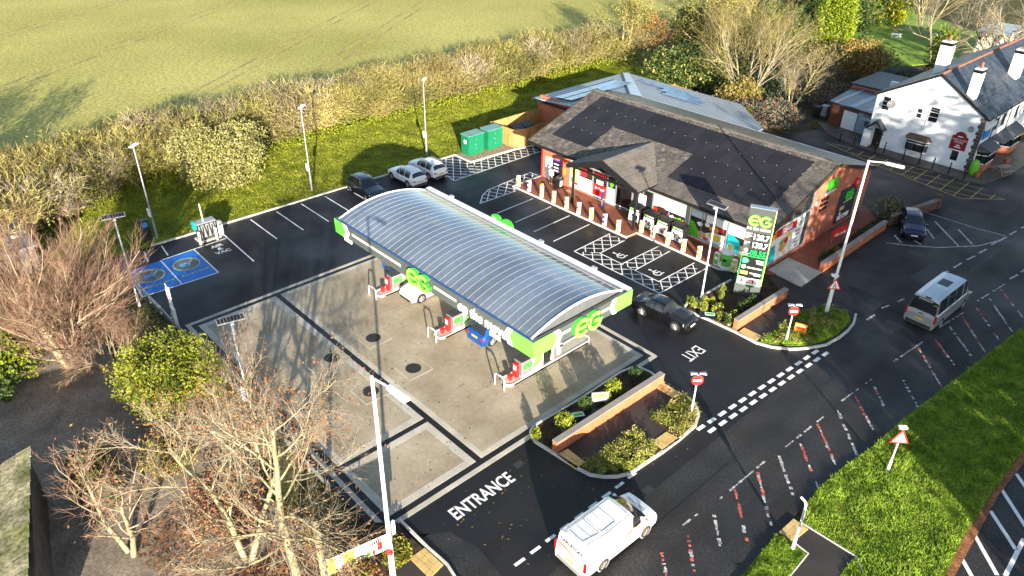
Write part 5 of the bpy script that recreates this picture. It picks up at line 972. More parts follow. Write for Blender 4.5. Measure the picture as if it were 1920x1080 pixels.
# signs on posts
def disc(o, c, n_, r, m, name, d=.02, k=20):
    n_ = Vector(n_).normalized(); u = n_.cross(Vector(V)).normalized()*-1; mb = MB(); arcband(mb, Vector(c), u, n_.cross(u), 0, r, 0, 360, d, k); return mb.build(name, m, o)
def noentry(p, h, face, label, arms=True):
    t = thing('no_entry_sign', label, 'road sign', (*p, .1), 0, 'no entry signs')
    MB().tube((0, 0, 0), (0, 0, .7), .085, .07).build('base', white, t); MB().tube((0, 0, .7), (0, 0, h), .045).build('post', white, t)
    f = Vector((math.cos(R(face)), math.sin(R(face)), 0)); s = Vector((-f.y, f.x, 0)); c = f*.06+Vector((0, 0, h-.35))
    pl_ = disc(t, c, f, .34, redm, 'plate'); mb = MB(); q = c+f*.03; mb.slab([q-s*.24-Vector((0, 0, .06)), q+s*.24-Vector((0, 0, .06)), q+s*.24+Vector((0, 0, .06)), q-s*.24+Vector((0, 0, .06))], f, .008); mb.build('bar', whitelit, pl_)
    disc(t, c-f*.02, -f, .345, galv, 'back_plate', .012)
    if arms:
        for g_ in (-1, 1): mb = MB(); a = s*g_; top = Vector((0, 0, h+.06)); mb.hexa([top+a*.05-f*.05, top+a*.45-f*.13, top+a*.45+f*.13, top+a*.05+f*.05]+[v+Vector((0, 0, .09)) for v in (top+a*.05-f*.05, top+a*.45-f*.11, top+a*.45+f*.11, top+a*.05+f*.05)]); mb.build('sign_light', galv, t)
    return t
noentry((17.23, 9.06), 2.75, -42, 'red and white no entry sign on the grassy corner right of the exit'); noentry((17.27, -1.68), 2.75, -42, 'red and white no entry sign on the entrance island left of the exit')
def keepleft(p):
    t = thing('no_entry_sign', 'no entry sign seen from behind on the verge beside the crossing', 'road sign', (*p, .1), 0, 'no entry signs')
    MB().tube((0, 0, 0), (0, 0, .9), .09, .08).build('base', white, t); MB().tube((0, 0, .9), (0, 0, 2.9), .055).build('post', white, t); disc(t, (-.05, .12, 2.35), (.9, .45, 0), .42, galv, 'back_plate'); disc(t, (-.03, .1, 1.75), (.9, .45, 0), .3, galv, 'back_plate'); MB().path([(0, 0, 2.9), (-.1, .05, 3.05), (-.35, .1, 3.1)], .06).build('sign_light', white, t)
keepleft((26.31, -6.21))
def tri(t, c, f, s_, m1=redm):
    f = Vector((math.cos(R(f)), math.sin(R(f)), 0)); s = Vector((-f.y, f.x, 0)); c = Vector(c); Z = Vector(V)
    def T(k, d, m, nm): MB().slab([c+f*d-s*s_*k-Z*s_*.58*k, c+f*d+s*s_*k-Z*s_*.58*k, c+f*d+s*s_*.08*k+Z*s_*1.15*k, c+f*d-s*s_*.08*k+Z*s_*1.15*k], f, .012).build(nm, m, t)
    T(1, .06, m1, 'red_border'); T(.72, .075, whitelit, 'white_face')
    for a in (-1, 1): MB().tube(c+f*.085+s*a*.16*s_-Z*.35*s_, c+f*.085+s*a*.11*s_+Z*.05*s_, .05*s_, n=4).build('symbol_bar', black, t); MB().tube(c+f*.085+s*a*.11*s_+Z*.05*s_, c+f*.085+Z*.3*s_, .05*s_, n=4).build('symbol_bar', black, t)
    MB().tube(c+f*.085+Z*.25*s_, c+f*.085+Z*.5*s_, .05*s_, n=4).build('symbol_bar', black, t)
w1 = thing('warning_sign', 'red bordered triangular warning sign on its own post on the grass verge', 'road sign', (*(27.10, 2.28), .1)); MB().tube((0, 0, 0), (0, 0, .8), .085, .07).build('base', white, w1); MB().tube((0, 0, .8), (0, 0, 2.9), .045).build('post', white, w1); tri(w1, (0, 0, 2.3), -46, .5); MB().cbox((-.05, .05, 2.98), (.42, .2, .1), R(45)).build('sign_light', whitelit, w1)
pR = (17.40, 14.22); w2 = thing('warning_sign', 'red bordered triangular warning sign fixed to the tall street lamp post', 'road sign', (pR[0], pR[1], 0)); tri(w2, (.08, -.08, 2.5), -46, .48); MB().cbox((-.1, .0, 3.2), (.45, .25, .12), R(45)).build('bracket', whitelit, w2)
# banner on posts at the bottom
bn = thing('banner', 'white and yellow printed banner stretched beside the entrance lamp post', 'banner', (*(13.79, -21.77), .1))
a = Vector((*(13.19, -23.36), 0)); b = Vector((*(13.79, -20.44), 0)); d = (b-a).normalized(); n_ = Vector((d.y, -d.x, 0))
def bq(f0, f1, z0, z1, m, nm, off=0): MB().slab([a.lerp(b, f0)+Vector((0, 0, z0))+n_*off, a.lerp(b, f1)+Vector((0, 0, z0))+n_*off, a.lerp(b, f1)+Vector((0, 0, z1))+n_*off, a.lerp(b, f0)+Vector((0, 0, z1))+n_*off], n_, .02).build(nm, m, bn, w=True)
bq(0, 1, .5, 1.5, pw, 'sheet'); bq(0, .12, .52, 1.48, Cy, 'print', .012); bq(.24, .42, .55, 1.45, Cy, 'print', .012); bq(.78, .86, .7, 1.2, Cr, 'print', .012); bq(.6, .66, .6, .9, Cg, 'print', .012); bq(.70, .74, .6, .85, Cr, 'print', .012)
for i in range(6): bq(.66+.035*i, .685+.035*i, 1.18, 1.4, Ck, 'print', .012)
for f in (0, .5, 1): q = a.lerp(b, f)-n_*.06; MB().tube((q.x, q.y, 0), (q.x, q.y, 1.6), .045).build('post', galv, bn, w=True)
sb = thing('notice_post', 'white notice post beside the foot of the entrance street lamp', 'sign', (*(13.58, -20.23), .1)); MB().tube((0, 0, 0), (0, 0, 1.7), .05).build('post', white, sb); MB().box(-.05, .05, -.2, .2, .9, 1.75).build('board', whitelit, sb)
tp = thing('telegraph_post', 'mossy wooden post among the trees beside the banner', 'post', (*(12.98, -23.51), 0)); MB().tube((0, 0, 0), (.1, -.05, 4.2), .16, .13, 8).build('pole', bark, tp); MB().lathe([(.13, 4.2), (.05, 4.26)], (.1, -.05, 0), 8).build('cap', mat('dark_moss', (.05, .06, .02), .9), tp)
# small signs in beds
def board(p, z, w_, h, rz, m, label, post=.4, name='planting_sign', cat='sign', tilt=0.):
    t = thing(name, label, cat, (*p, z), rz); MB().slab([(-w_/2, 0, post), (w_/2, 0, post), (w_/2, tilt, post+h), (-w_/2, tilt, post+h)], (0, -1, 0), .03).build('board', m, t)
    for s in (-.4, .4): MB().box(s*w_-.03, s*w_+.03, .04, .09, 0, post+h*.8).build('post', galv, t)
    return t
t = board((13.43, -5.47), .12, 1.05, .75, R(55), mat('grey_sign', (.16, .17, .16), .5), 'small grey notice board standing behind the entrance island wall', .45)
MB().box(-.35, .35, -.045, -.032, .85, 1.02).build('print', limeface, t)
for i in range(3): MB().box(-.4, .4, -.045, -.032, .55+.09*i, .6+.09*i).build('print', whitelit, t)
t = board((17.49, 10.28), .13, .78, .72, R(20), Co, 'small orange temporary sign in the grass beside the exit', .18); MB().box(-.25, .25, -.045, -.032, .5, .62).build('print', redm, t); MB().box(-.3, .3, -.045, -.032, .72, .78).build('print', pw, t)
t = board((0.09, -20.64), .1, .75, 1.1, R(60), pw, 'white notice on the solar lamp post at the edge of the concrete', .7)
for i in range(5): MB().box(-.3, .3, -.045, -.032, .85+.16*i, .92+.16*i).build('print', mat('blue_print', (.05, .12, .4), .5), t)
t = board((12.70, 25.30), .12, 2.3, .75, R(84), Cr, 'red lettered hoarding board in the bed beside the gable', .55)
text('lettering', 'OPEN 24 HRS', whitelit, t, (t.matrix_basis @ Vector((0, -.035, .65))), t.matrix_basis.to_3x3() @ Vector((1, 0, 0)), V, .3, .006, bold=.006)
# mesh bags / ground prints in beds
for q, l in (((12.54, 8.02), 'printed dark banner lying flat in the bed below the price sign'), ((13.39, -6.49), 'dark printed sheet lying in the bed behind the entrance wall')):
    t = thing('ground_banner', l, 'banner', (*q, .16), R(40) if q[1] > 0 else R(62)); m_ = MB()
    for i in range(6): m_.add([(-1.3+.43*i, -.4, .05*math.sin(i*2)+.06), (-.87+.43*i, -.4, .05*math.sin(i*2+2)+.06), (-.87+.43*i, .4, .05*math.sin(i*2+2)+.10), (-1.3+.43*i, .4, .05*math.sin(i*2)+.10)], [(0, 1, 2, 3)])
    m_.build('sheet', mat('navy_sheet', (.012, .016, .035), .5), t); MB().box(-.9, -.2, -.2, .2, .16, .165).build('print', pw, t); MB().box(-.8, -.3, -.12, .1, .166, .17).build('print', limed, t)
# ================================================================== shop apron furniture
adm = [Cy, Cb, Cy, Cy, Co, pw, Cy, Cb, Cy, Cy, Co, Cy, Cy, Co]
words = ('leftmost, at the hatched corner', 'purple printed, second from the hatched corner', 'house shaped top, third from the hatched corner', 'yellow edged, fourth from the hatched corner', 'orange fronted, fifth from the hatched corner', 'patterned red and white, sixth from the hatched corner', 'yellow edged, seventh from the hatched corner', 'blue and white printed, eighth from the hatched corner', 'yellow edged, just left of the kerb step', 'first to the right of the kerb step', 'orange fronted, second right of the kerb step', 'third right of the kerb step', 'fourth right of the kerb step', 'orange and white, fifth right of the kerb step')
BL = [(-13.07, 12.95), (-11.61, 12.94), (-9.91, 12.92), (-8.35, 12.92), (-6.71, 12.88), (-5.23, 12.88), (-3.74, 12.88), (-2.18, 12.85), (-.63, 12.83), (.72, 14.25), (1.96, 14.21), (3.54, 14.18), (5.11, 14.16), (6.65, 14.1)]
for i, (x, y) in enumerate(BL):
    t = thing('poster_bollard', 'white poster bollard on the red apron, '+words[i], 'bollard', (x, y, .1), R(-8), 'poster bollards along the shop apron')
    top = [(-.2, 0, 1.02), (.2, 0, 1.02), (0, .17, 1.02)] if i != 2 else [(-.2, 0, .95), (.2, 0, .95), (0, .17, 1.15)]
    MB().add([(-.15, -.12, 0), (.15, -.12, 0), (.15, .1, 0), (-.15, .1, 0), (-.15, -.12, 1.08), (.15, -.12, 1.14), (.15, .1, 1.14), (-.15, .1, 1.08)], [(3, 2, 1, 0), (4, 5, 6, 7), (0, 1, 5, 4), (1, 2, 6, 5), (2, 3, 7, 6), (3, 0, 4, 7)]).build('sleeve', pw, t)
    MB().box(-.13, .13, -.13, -.121, .25, .95).build('print', adm[i], t); MB().box(.151, .159, -.09, .07, .1, 1.0).build('print', pw if i % 3 else Cy, t); MB().box(-.12, .12, -.137, -.131, .5, .7).build('print', pw if adm[i] is not pw else Cr, t)
    if i == 2: MB().add([(-.15, -.12, 1.09), (.15, -.12, 1.15), (.15, .1, 1.15), (-.15, .1, 1.09), (0, -.12, 1.3), (0, .1, 1.3)], [(0, 1, 4), (1, 2, 5, 4), (2, 3, 5), (3, 0, 4, 5)]).build('top', Cy, t)
    if i == 5:
        for k in range(3): MB().box(-.14, .14, -.142, -.138, .3+.22*k, .38+.22*k).build('print', Ck, t)
for i, (x, y) in enumerate(((-.95, 15.6), (.75, 15.45), (2.2, 15.4), (3.75, 15.4))):
    t = thing('display_bunker', 'black framed outdoor merchandise bunker against the shop window, '+wd[i]+' from the porch post', 'display bin', (x, y, .1), 0, 'merchandise bunkers before the shop window')
    MB().hexa([(-.62, -.42, 0), (.62, -.42, 0), (.62, .42, 0), (-.62, .42, 0), (-.62, -.3, 1.35), (.62, -.3, 1.35), (.62, .42, 1.5), (-.62, .42, 1.5)]).build('body', black, t)
    Pp = lambda a, z, d=0: Vector((a, -.42+.12*z/1.35-d, z)); nb = Vector((0, -1, .09)).normalized()
    MB().slab([Pp(-.52, .12, .02), Pp(.52, .12, .02), Pp(.52, 1.02, .02), Pp(-.52, 1.02, .02)], nb, .02).build('poster', pw, t); MB().slab([Pp(-.52, 1.08, .02), Pp(.52, 1.08, .02), Pp(.52, 1.28, .02), Pp(-.52, 1.28, .02)], nb, .02).build('header', dgrey, t); MB().slab([Pp(-.48, 1.12, .03), Pp(-.15, 1.12, .03), Pp(-.15, 1.25, .03), Pp(-.48, 1.25, .03)], nb, .01).build('header_badge', limeface, t); MB().slab([Pp(-.08, 1.14, .03), Pp(.45, 1.14, .03), Pp(.45, 1.22, .03), Pp(-.08, 1.22, .03)], nb, .01).build('header_text', whitelit, t)
    q = random.Random(i)
    for k in range(7):
        a, z = q.uniform(-.42, .3), q.uniform(.15, .7); MB().slab([Pp(a, z, .028+.002*k), Pp(a+.2, z, .028+.002*k), Pp(a+.17, z+.2, .028+.002*k), Pp(a, z+.18, .028+.002*k)], nb, .004).build('print', (Ck, mat('pale_grey_print', (.45, .45, .45), .5), Cr if i == 2 else Ck)[k % 3], t)
    for a in (-.6, .6): MB().cbox((a, -.1, 1.45), (.06, .7, .1)).build('lid_frame', black, t)
cu = thing('cup_planter', 'large lime green coffee cup display with white lid before the shop', 'display', (8.75, 14.75, .1)); MB().lathe([(.62, 0), (.62, .05), (.58, .08)], n=20).build('base', pw, cu); MB().lathe([(.36, .08), (.5, 1.15)], n=20).build('cup', lime, cu, smooth=True); MB().lathe([(.54, 1.15), (.54, 1.25), (.45, 1.38), (.2, 1.4)], n=20).build('lid', pw, cu, smooth=True)
disc(cu, (.05, -.43, .65), (.1, -1, .1), .17, dgrey, 'badge', .02); MB().cbox((.0, .15, 1.6), (.35, .05, .4)).build('card', Cy, cu)
for p, m, l in (((8.15, 14.31), Cg, 'green printed poster bollard beside the coffee cup display'), ((9.66, 14.39), Cy, 'yellow edged poster bollard between the coffee cup and the price sign')):
    t = thing('poster_bollard', l, 'bollard', (*p, .1), 0, 'poster bollards along the shop apron'); MB().box(-.2, .2, -.12, .12, 0, 1.05).build('sleeve', pw, t); MB().box(-.17, .17, -.13, -.121, .1, 1.0).build('print', m, t); MB().box(-.12, .12, -.137, -.131, .5, .75).build('print', pw, t)
t = thing('litter_bin', 'black litter bin beside the cash machine', 'bin', (-10.35, 15.7, .1)); MB().box(-.28, .28, -.28, .28, 0, .95).build('body', black, t); MB().add([(-.3, -.3, .95), (.3, -.3, .95), (.3, .3, .95), (-.3, .3, .95), (-.2, -.2, 1.15), (.2, -.2, 1.15), (.2, .2, 1.15), (-.2, .2, 1.15)], [(4, 5, 6, 7), (0, 1, 5, 4), (1, 2, 6, 5), (2, 3, 7, 6), (3, 0, 4, 7)]).build('hood', dgrey, t); MB().box(.281, .29, -.2, .2, .2, .75).build('notice', pw, t)
MB().box(-9.5, -8.6, 15.55, 16.1, .1, .115).build('door_mat', mat('mat_tan', (.30, .22, .12), .9), None); tag(bpy.data.objects['door_mat'], 'tan mat lying on the red apron by the food poster window', 'mat')
t = thing('feather_flag', 'dark blue pavement sign on a round base beside the shop door', 'pavement sign', (-4.9, 15.6, .1)); MB().lathe([(.3, 0), (.3, .06), (.1, .1)], n=14).build('base', mat('navy_board', (.015, .015, .10), .5), t); MB().tube((0, 0, .1), (0, 0, 1.5), .03).build('post', galv, t); MB().box(-.03, .03, -.16, .16, .7, 1.4).build('board', mat('navy_board', (.015, .015, .10), .5), t)
# ---- air and vacuum unit, charger, barriers at the left
av = thing('air_vacuum_unit', 'silver car vacuum and air unit with hoses on the back kerb', 'vacuum unit', (*(-22.39, -13.40), 0), R(0))
MB().box(-.5, .6, -.9, .9, 0, .12).build('plinth', conc2, av); MB().box(-.35, .35, -.75, .75, .12, 1.5).build('cabinet', dgrey, av); MB().box(-.38, .38, -.78, .78, 1.5, 1.6).build('top', galv, av)
for i in range(4): MB().path([(.38, -.6+.38*i, 1.5), (.46, -.55+.38*i, .9), (.5, -.5+.38*i, .35), (.44, -.4+.38*i, .7), (.38, -.35+.38*i, 1.3)], .045, 6).build('hose', rubber, av)
MB().box(.351, .36, -.7, .7, .3, 1.4).build('front_panel', galv, av); MB().tube((0, -.1, 1.6), (-.05, -.1, 3.1), .05).build('mast', white, av); MB().box(-.3, .2, -.98, -.8, 1.1, 1.7).build('side_panel', Cc, av)
for p, l in (((-21.69, -14.29), 'white protective post left of the vacuum unit'), ((-21.61, -12.94), 'white protective post right of the vacuum unit')):
    t = thing('guard_post', l, 'bollard', (*p, 0)); MB().lathe([(.1, 0), (.1, 1.05), (.06, 1.12)], n=12).build('post', white, t, smooth=True); MB().lathe([(.16, 0), (.16, .03)], n=12).build('flange', galv, t)
t = thing('litter_bin', 'pale grey litter bin beside the vacuum unit', 'bin', (*(-22.25, -12.37), 0)); MB().lathe([(.26, 0), (.3, .2), (.3, 1.0)], n=14).build('drum', white, t, smooth=True); MB().lathe([(.31, 1.0), (.31, 1.15), (.2, 1.3), (.05, 1.33)], n=14).build('hood', galv, t, smooth=True); MB().cbox((.28, -.05, 1.07), (.08, .3, .1)).build('slot', black, t)
t = thing('charging_post', 'slim charging post with a round badge behind the blue bays', 'charging point', (*(-25.03, -17.26), .05)); MB().box(-.25, .25, -.35, .35, 0, 1.9).build('cabinet', dgrey, t); disc(t, (.26, 0, 1.5), (1, 0, 0), .22, gm('badge_blue', (.05, .3, .6)), 'badge'); MB().path([(.3, .2, 1.2), (.4, .25, .6), (.32, .1, .4), (.28, 0, 1.0)], .03).build('cable', rubber, t)
t = thing('barrier_post', 'white tall post with brackets at the left corner of the concrete', 'post', (*(-11.39, -20.40), 0)); MB().box(-.09, .09, -.09, .09, 0, 3.1).build('post', white, t); MB().tube((0, 0, 3.1), (-.05, -.05, 3.4), .04).build('spike', galv, t); MB().box(.1, .22, -.1, .1, .0, 1.5).build('stay', white, t); MB().box(-.3, -.1, -.1, .1, .0, 1.0).build('stay', galv, t)
# low steel fence along the left boundary
lf = thing('boundary_rail', 'low galvanised rail along the left edge of the forecourt', 'barrier', (-10, -20.5, 0))
for i in range(15):
    x = -19.5+i*2.0; MB().box(x-.05, x+.05, -20.65, -20.55, 0, .75).build('post', galv, lf, w=True)
    if i < 14: MB().box(x+.05, x+1.95, -20.62, -20.56, .35, .65).build('rail', galv, lf, w=True)
# ================================================================== vehicles
def crom(keys, t):
    for i in range(len(keys)-1):
        if keys[i][0] <= t <= keys[i+1][0]:
            a, b = keys[i], keys[i+1]; f = (t-a[0])/max(1e-6, b[0]-a[0])
            return [a[k]+(b[k]-a[k])*f for k in range(1, len(a))]
    return list(keys[-1][1:] if t > keys[-1][0] else keys[0][1:])
PROF = {   # t (rear 0 .. front 1), roof line / H, belt / H, half width of top / half W, half width of body
 'suv': dict(k=[(0, .48, .45, .78, .82), (.012, .58, .55, .80, .92), (.045, .69, .61, .78, .97), (.115, .90, .615, .66, .99), (.17, .955, .61, .64, 1), (.27, .985, .605, .64, 1), (.38, 1, .60, .65, 1), (.50, .985, .60, .66, 1), (.56, .95, .60, .67, 1), (.735, .655, .60, .80, 1), (.78, .635, .585, .82, 1), (.92, .585, .54, .80, .97), (.965, .54, .50, .76, .93), (.992, .44, .42, .70, .86), (1, .34, .32, .68, .80)], ws=(.565, .73), rw=(.048, .112), sw=((.155, .335), (.35, .535), (.545, .64))),
 'saloon': dict(k=[(0, .52, .50, .78, .84), (.015, .64, .60, .80, .93), (.05, .695, .63, .82, .97), (.14, .71, .64, .80, 1), (.16, .725, .64, .79, 1), (.29, .955, .635, .66, 1), (.36, .99, .63, .66, 1), (.46, 1, .63, .66, 1), (.56, .965, .63, .67, 1), (.70, .71, .62, .79, 1), (.74, .69, .61, .81, 1), (.90, .62, .56, .79, .97), (.965, .56, .51, .74, .91), (.992, .45, .43, .68, .84), (1, .34, .33, .66, .78)], ws=(.565, .695), rw=(.165, .285), sw=((.25, .40), (.415, .55), (.56, .62))),
 'hatch': dict(k=[(0, .48, .46, .80, .86), (.012, .58, .55, .82, .95), (.05, .68, .60, .80, .99), (.13, .93, .61, .68, 1), (.18, .975, .61, .67, 1), (.35, 1, .61, .67, 1), (.50, .98, .61, .67, 1), (.56, .95, .61, .68, 1), (.73, .665, .60, .79, 1), (.77, .645, .59, .81, 1), (.92, .585, .54, .78, .96), (.965, .53, .49, .73, .91), (.992, .43, .41, .68, .84), (1, .33, .32, .66, .78)], ws=(.565, .725), rw=(.04, .15), sw=((.17, .33), (.345, .53), (.54, .63))),
 'van': dict(k=[(0, .50, .48, .86, .93), (.006, .60, .56, .87, .98), (.02, .90, .60, .84, 1), (.035, .965, .60, .83, 1), (.30, 1, .60, .83, 1), (.60, .99, .60, .83, 1), (.64, .965, .59, .83, 1), (.825, .63, .52, .86, 1), (.85, .60, .51, .86, 1), (.955, .525, .46, .82, .95), (.985, .42, .39, .76, .89), (1, .30, .28, .72, .82)], ws=(.645, .82), rw=None, sw=((.62, .735),)),
 'minibus': dict(k=[(0, .40, .38, .88, .93), (.006, .50, .47, .88, .98), (.03, .92, .52, .80, 1), (.045, .97, .52, .79, 1), (.30, 1, .52, .79, 1), (.74, .985, .52, .79, 1), (.79, .93, .52, .80, 1), (.89, .52, .46, .86, 1), (.91, .49, .45, .86, 1), (.965, .43, .40, .82, .95), (.988, .36, .34, .76, .89), (1, .27, .25, .72, .82)], ws=(.795, .885), rw=(.008, .029), sw=((.06, .27), (.28, .47), (.48, .67), (.70, .80))),
}
def car(name, label, cat, kind, p, ang, L, Wd, H, body, clad=None, wheel_r=.33, wb=None, group=None, plate_f=True, rail=False, rimm=None, lights=True):
    t = thing(name, label, cat, (p[0], p[1], 0), R(ang), group); P = PROF[kind]; h2 = Wd/2; gz = .2 if kind != 'suv' else .24
    ts = sorted(set([k[0] for k in P['k']]+[i/40 for i in range(41)]+list(P['ws'])+list(P['rw'] or ())+[x for s in P['sw'] for x in s]))
    ring = []
    for s in ts:
        zt, zb, wt, wd = crom(P['k'], s); zt *= H; zb *= H; w_ = wd*h2; wt = min(wt*h2, w_-.05); x = (s-.5)*L
        ring.append([(x, w_-.05, gz), (x, w_, gz+.16), (x, w_, zb*.72), (x, w_-.025, zb-.06), (x, w_-.075, zb), (x, (w_-.075)*.45+wt*.55, zb+(zt-zb)*.55), (x, wt, zt-.055*(zt-zb)/max(.2, zt-zb)-.02), (x, wt*.6, zt), (x, 0, zt+.012)])
    parts = {}
    def put(key, q):
        m = parts.setdefault(key, MB()); m.add(q, [(0, 1, 2, 3)] if len(q) == 4 else [tuple(range(len(q)))])
    for i in range(len(ts)-1):
        sm = (ts[i]+ts[i+1])/2
        for k in range(8):
            a, b, c, d = ring[i][k], ring[i+1][k], ring[i+1][k+1], ring[i][k+1]; key = 'body'
            if k == 0 and clad: key = 'sill'
            if k in (4, 5):
                for j, (s0, s1) in enumerate(P['sw']):
                    if s0 <= sm <= s1: key = 'w%d' % j
            if k in (6, 7) and P['ws'][0] <= sm <= P['ws'][1]: key = 'windscreen'
            if k in (6, 7) and P['rw'] and P['rw'][0] <= sm <= P['rw'][1]: key = 'rear_window'
            sd2 = (key[0] == 'w' and key != 'windscreen') or key == 'sill'; put(key+('L' if sd2 else ''), [a, b, c, d])
            m = lambda v: (v[0], -v[1], v[2]); put(key+('R' if sd2 else ''), [m(d), m(c), m(b), m(a)])
    for e, rev in ((0, True), (-1, False)):
        r = ring[e]; loop = [(x, y, z) for x, y, z in r]+[(x, -y, z) for x, y, z in r[-2::-1]]; put('body', loop[::-1] if rev else loop)
    put('body', [(x[0][0], x[0][1], gz) for x in ring][::-1]+[(x[0][0], -x[0][1], gz) for x in ring])
    for k, m in parts.items():
        nm = 'side_window' if k[0] == 'w' and k != 'windscreen' else 'sill' if k[:4] == 'sill' else k
        m.build(nm, body if k == 'body' else clad if k[:4] == 'sill' else glass, t, smooth=k == 'body')
    bo = [o for o in t.children if o.name.startswith('body')][0]
    if hasattr(bo.data, 'set_sharp_from_angle'): bo.data.set_sharp_from_angle(angle=R(32))
    wb = wb or L*.59; fx = L*.5-.19*L; rx = fx-wb; rm = rimm or galv; arch_m = clad or rubber
    for x in (fx, rx):
        for s in (1, -1):
            y0 = s*(h2-.20); y1 = s*(h2+.006)
            MB().tube((x, s*(h2-.1), wheel_r), (x, s*(h2+.001), wheel_r), wheel_r+.075, n=20).build('wheel_arch', arch_m, t)
            w_ = MB().tube((x, y0, wheel_r), (x, y1, wheel_r), wheel_r, n=20).build('wheel', rubber, t); rb_ = MB()
            rb_.tube((x, y1-s*.01, wheel_r), (x, y1+s*.006, wheel_r), wheel_r*.20, n=8)
            for k in range(5):
                a = 6.283*k/5+.3; c, q = math.cos(a), math.sin(a); rb_.tube((x, y1+s*.004, wheel_r), (x+c*wheel_r*.66, y1+s*.004, wheel_r+q*wheel_r*.66), wheel_r*.11, wheel_r*.09, 4)
            arcband(rb_, (x, y1, wheel_r), (1, 0, 0), (0, 0, 1), wheel_r*.60, wheel_r*.70, 0, 360, -s*.008, 18); rb_.build('rim', rm, w_)
    zb = crom(P['k'], .96)[1]*H; wl = crom(P['k'], .965)[3]*h2
    hl = mat('headlamp', (.7, .72, .75), .1, spec=.9); tl_ = mat('tail_lamp', (.45, .01, .015), .2); amb = mat('number_plate_yellow', (.75, .52, .02), .5)
    for s in (1, -1):
        x = L*.5; MB().hexa([(x-.30, s*(wl-.02), zb-.20), (x-.07, s*(wl-.26), zb-.24), (x-.02, s*(wl-.30), zb-.21), (x-.26, s*(wl+.035), zb-.17), (x-.33, s*(wl-.03), zb+.005), (x-.12, s*(wl-.28), zb-.05), (x-.06, s*(wl-.31), zb-.06), (x-.29, s*(wl+.022), zb-.01)]).build('headlight', hl, t)
        zr_ = crom(P['k'], .015)[1]*H; wr = crom(P['k'], .012)[3]*h2
        if kind in ('van', 'minibus'): MB().box(-L/2-.012, -L/2+.08, s*(wr-.10), s*(wr+.012), zr_*.62, zr_*1.08).build('tail_light', tl_, t)
        else: MB().hexa([(-x-.006, s*(wr-.30), zr_-.15), (-x+.0, s*(wr-.04), zr_-.15), (-x+.2, s*(wr+.035), zr_-.12), (-x+.1, s*(wr-.3), zr_-.12), (-x+.0, s*(wr-.30), zr_-.05), (-x+.03, s*(wr-.03), zr_-.03), (-x+.22, s*(wr+.02), zr_-.01), (-x+.1, s*(wr-.3), zr_-.04)]).build('tail_light', tl_, t)
        xm = (P['ws'][1]-.5)*L-.12; zm = crom(P['k'], P['ws'][1])[1]*H; MB().hexa([(xm-.09, s*(h2-.05), zm+.0), (xm+.07, s*(h2-.05), zm+.0), (xm+.07, s*(h2+.17), zm+.04), (xm-.09, s*(h2+.17), zm+.04), (xm-.09, s*(h2-.05), zm+.12), (xm+.05, s*(h2-.05), zm+.12), (xm+.05, s*(h2+.15), zm+.19), (xm-.09, s*(h2+.15), zm+.19)]).build('mirror', body, t)
    MB().box(-L/2-.022, -L/2+.03, -.26, .26, .62 if kind != 'minibus' else .66, .74 if kind != 'minibus' else .78).build('rear_number_plate', amb, t); MB().box(L/2-.03, L/2+.02, -.26, .26, .38, .49).build('front_number_plate', whitelit, t)
    MB().box(L/2-.07, L/2+.008, -h2*.45, h2*.45, .5, zb*.78).build('grille', black, t); MB().box(-L/2-.012, -L/2+.16, -h2*.84, h2*.84, gz+.02, .46).build('rear_bumper', clad or body, t); MB().box(L/2-.12, L/2+.006, -h2*.74, h2*.74, gz-.02, .34).build('front_bumper', clad or black, t)
    if rail:
        for s in (1, -1): MB().path([((.14-.5)*L, s*.66*h2, H*.985), ((.35-.5)*L, s*.66*h2, H*1.02), ((.55-.5)*L, s*.66*h2, H*.985)], .02, 5).build('roof_rail', galv if rail == 1 else black, t)
    for s in (1, -1):       # door shut lines and handles
        for f in (.34, .55): MB().box((f-.5)*L-.006, (f-.5)*L+.006, s*(h2-.01), s*(h2+.003), gz+.15, crom(P['k'], f)[1]*H-.08).build('door_seam', black, t)
        for f in (.36, .50): MB().box((f-.5)*L, (f-.5)*L+.18, s*(h2-.03), s*(h2+.012), H*.52, H*.535).build('door_handle', body, t)
    return t
def cp(key, c, met=.5, r=.28): return mat('paint_'+key, c, r, met=met, var=.03, fine=.02, coat=.6, spec=.5)
wh = cp('white', (.72, .73, .74), 0); gun = mat('grey_cladding', (.03, .03, .032), .6)
car('parked_car', 'dark blue grey sport utility car nose out in the back row of bays', 'car', 'suv', (-21.2, 1.25), -2, 4.55, 1.85, 1.66, cp('slate_blue', (.03, .042, .06)), None, .35, 2.75, rail=1)
car('parked_car', 'white crossover parked tail out, left of the white pair by the cabinets', 'car', 'suv', (-21.15, 5.85), 180, 4.3, 1.82, 1.58, wh, gun, .34, 2.6, rail=1)
car('parked_car', 'white crossover parked tail out, right of the pair beside the hatched corner', 'car', 'suv', (-21.4, 8.5), 181, 4.35, 1.82, 1.6, wh, gun, .34, 2.6, rail=1)
car('car', 'glossy black saloon car driving out between canopy and price sign', 'car', 'saloon', (9.95, 5.3), 4, 4.55, 1.78, 1.42, cp('black', (.005, .005, .006), .0, .2), None, .32, 2.72)
car('car', 'white car at the pump facing the camera under the green logo', 'car', 'hatch', (-3.7, -4.9), -90, 4.2, 1.78, 1.45, wh, None, .33, 2.5)
car('car', 'bright blue hatchback seen from behind under the canopy lettering', 'car', 'hatch', (3.6, -4.65), 90, 4.1, 1.77, 1.46, cp('blue', (.01, .10, .42)), None, .33, 2.5)
car('car', 'blue car mostly hidden behind the far pump island', 'car', 'hatch', (-7.9, -3.55), 90, 4.1, 1.77, 1.46, cp('azure', (.01, .16, .55)), None, .33, 2.5)
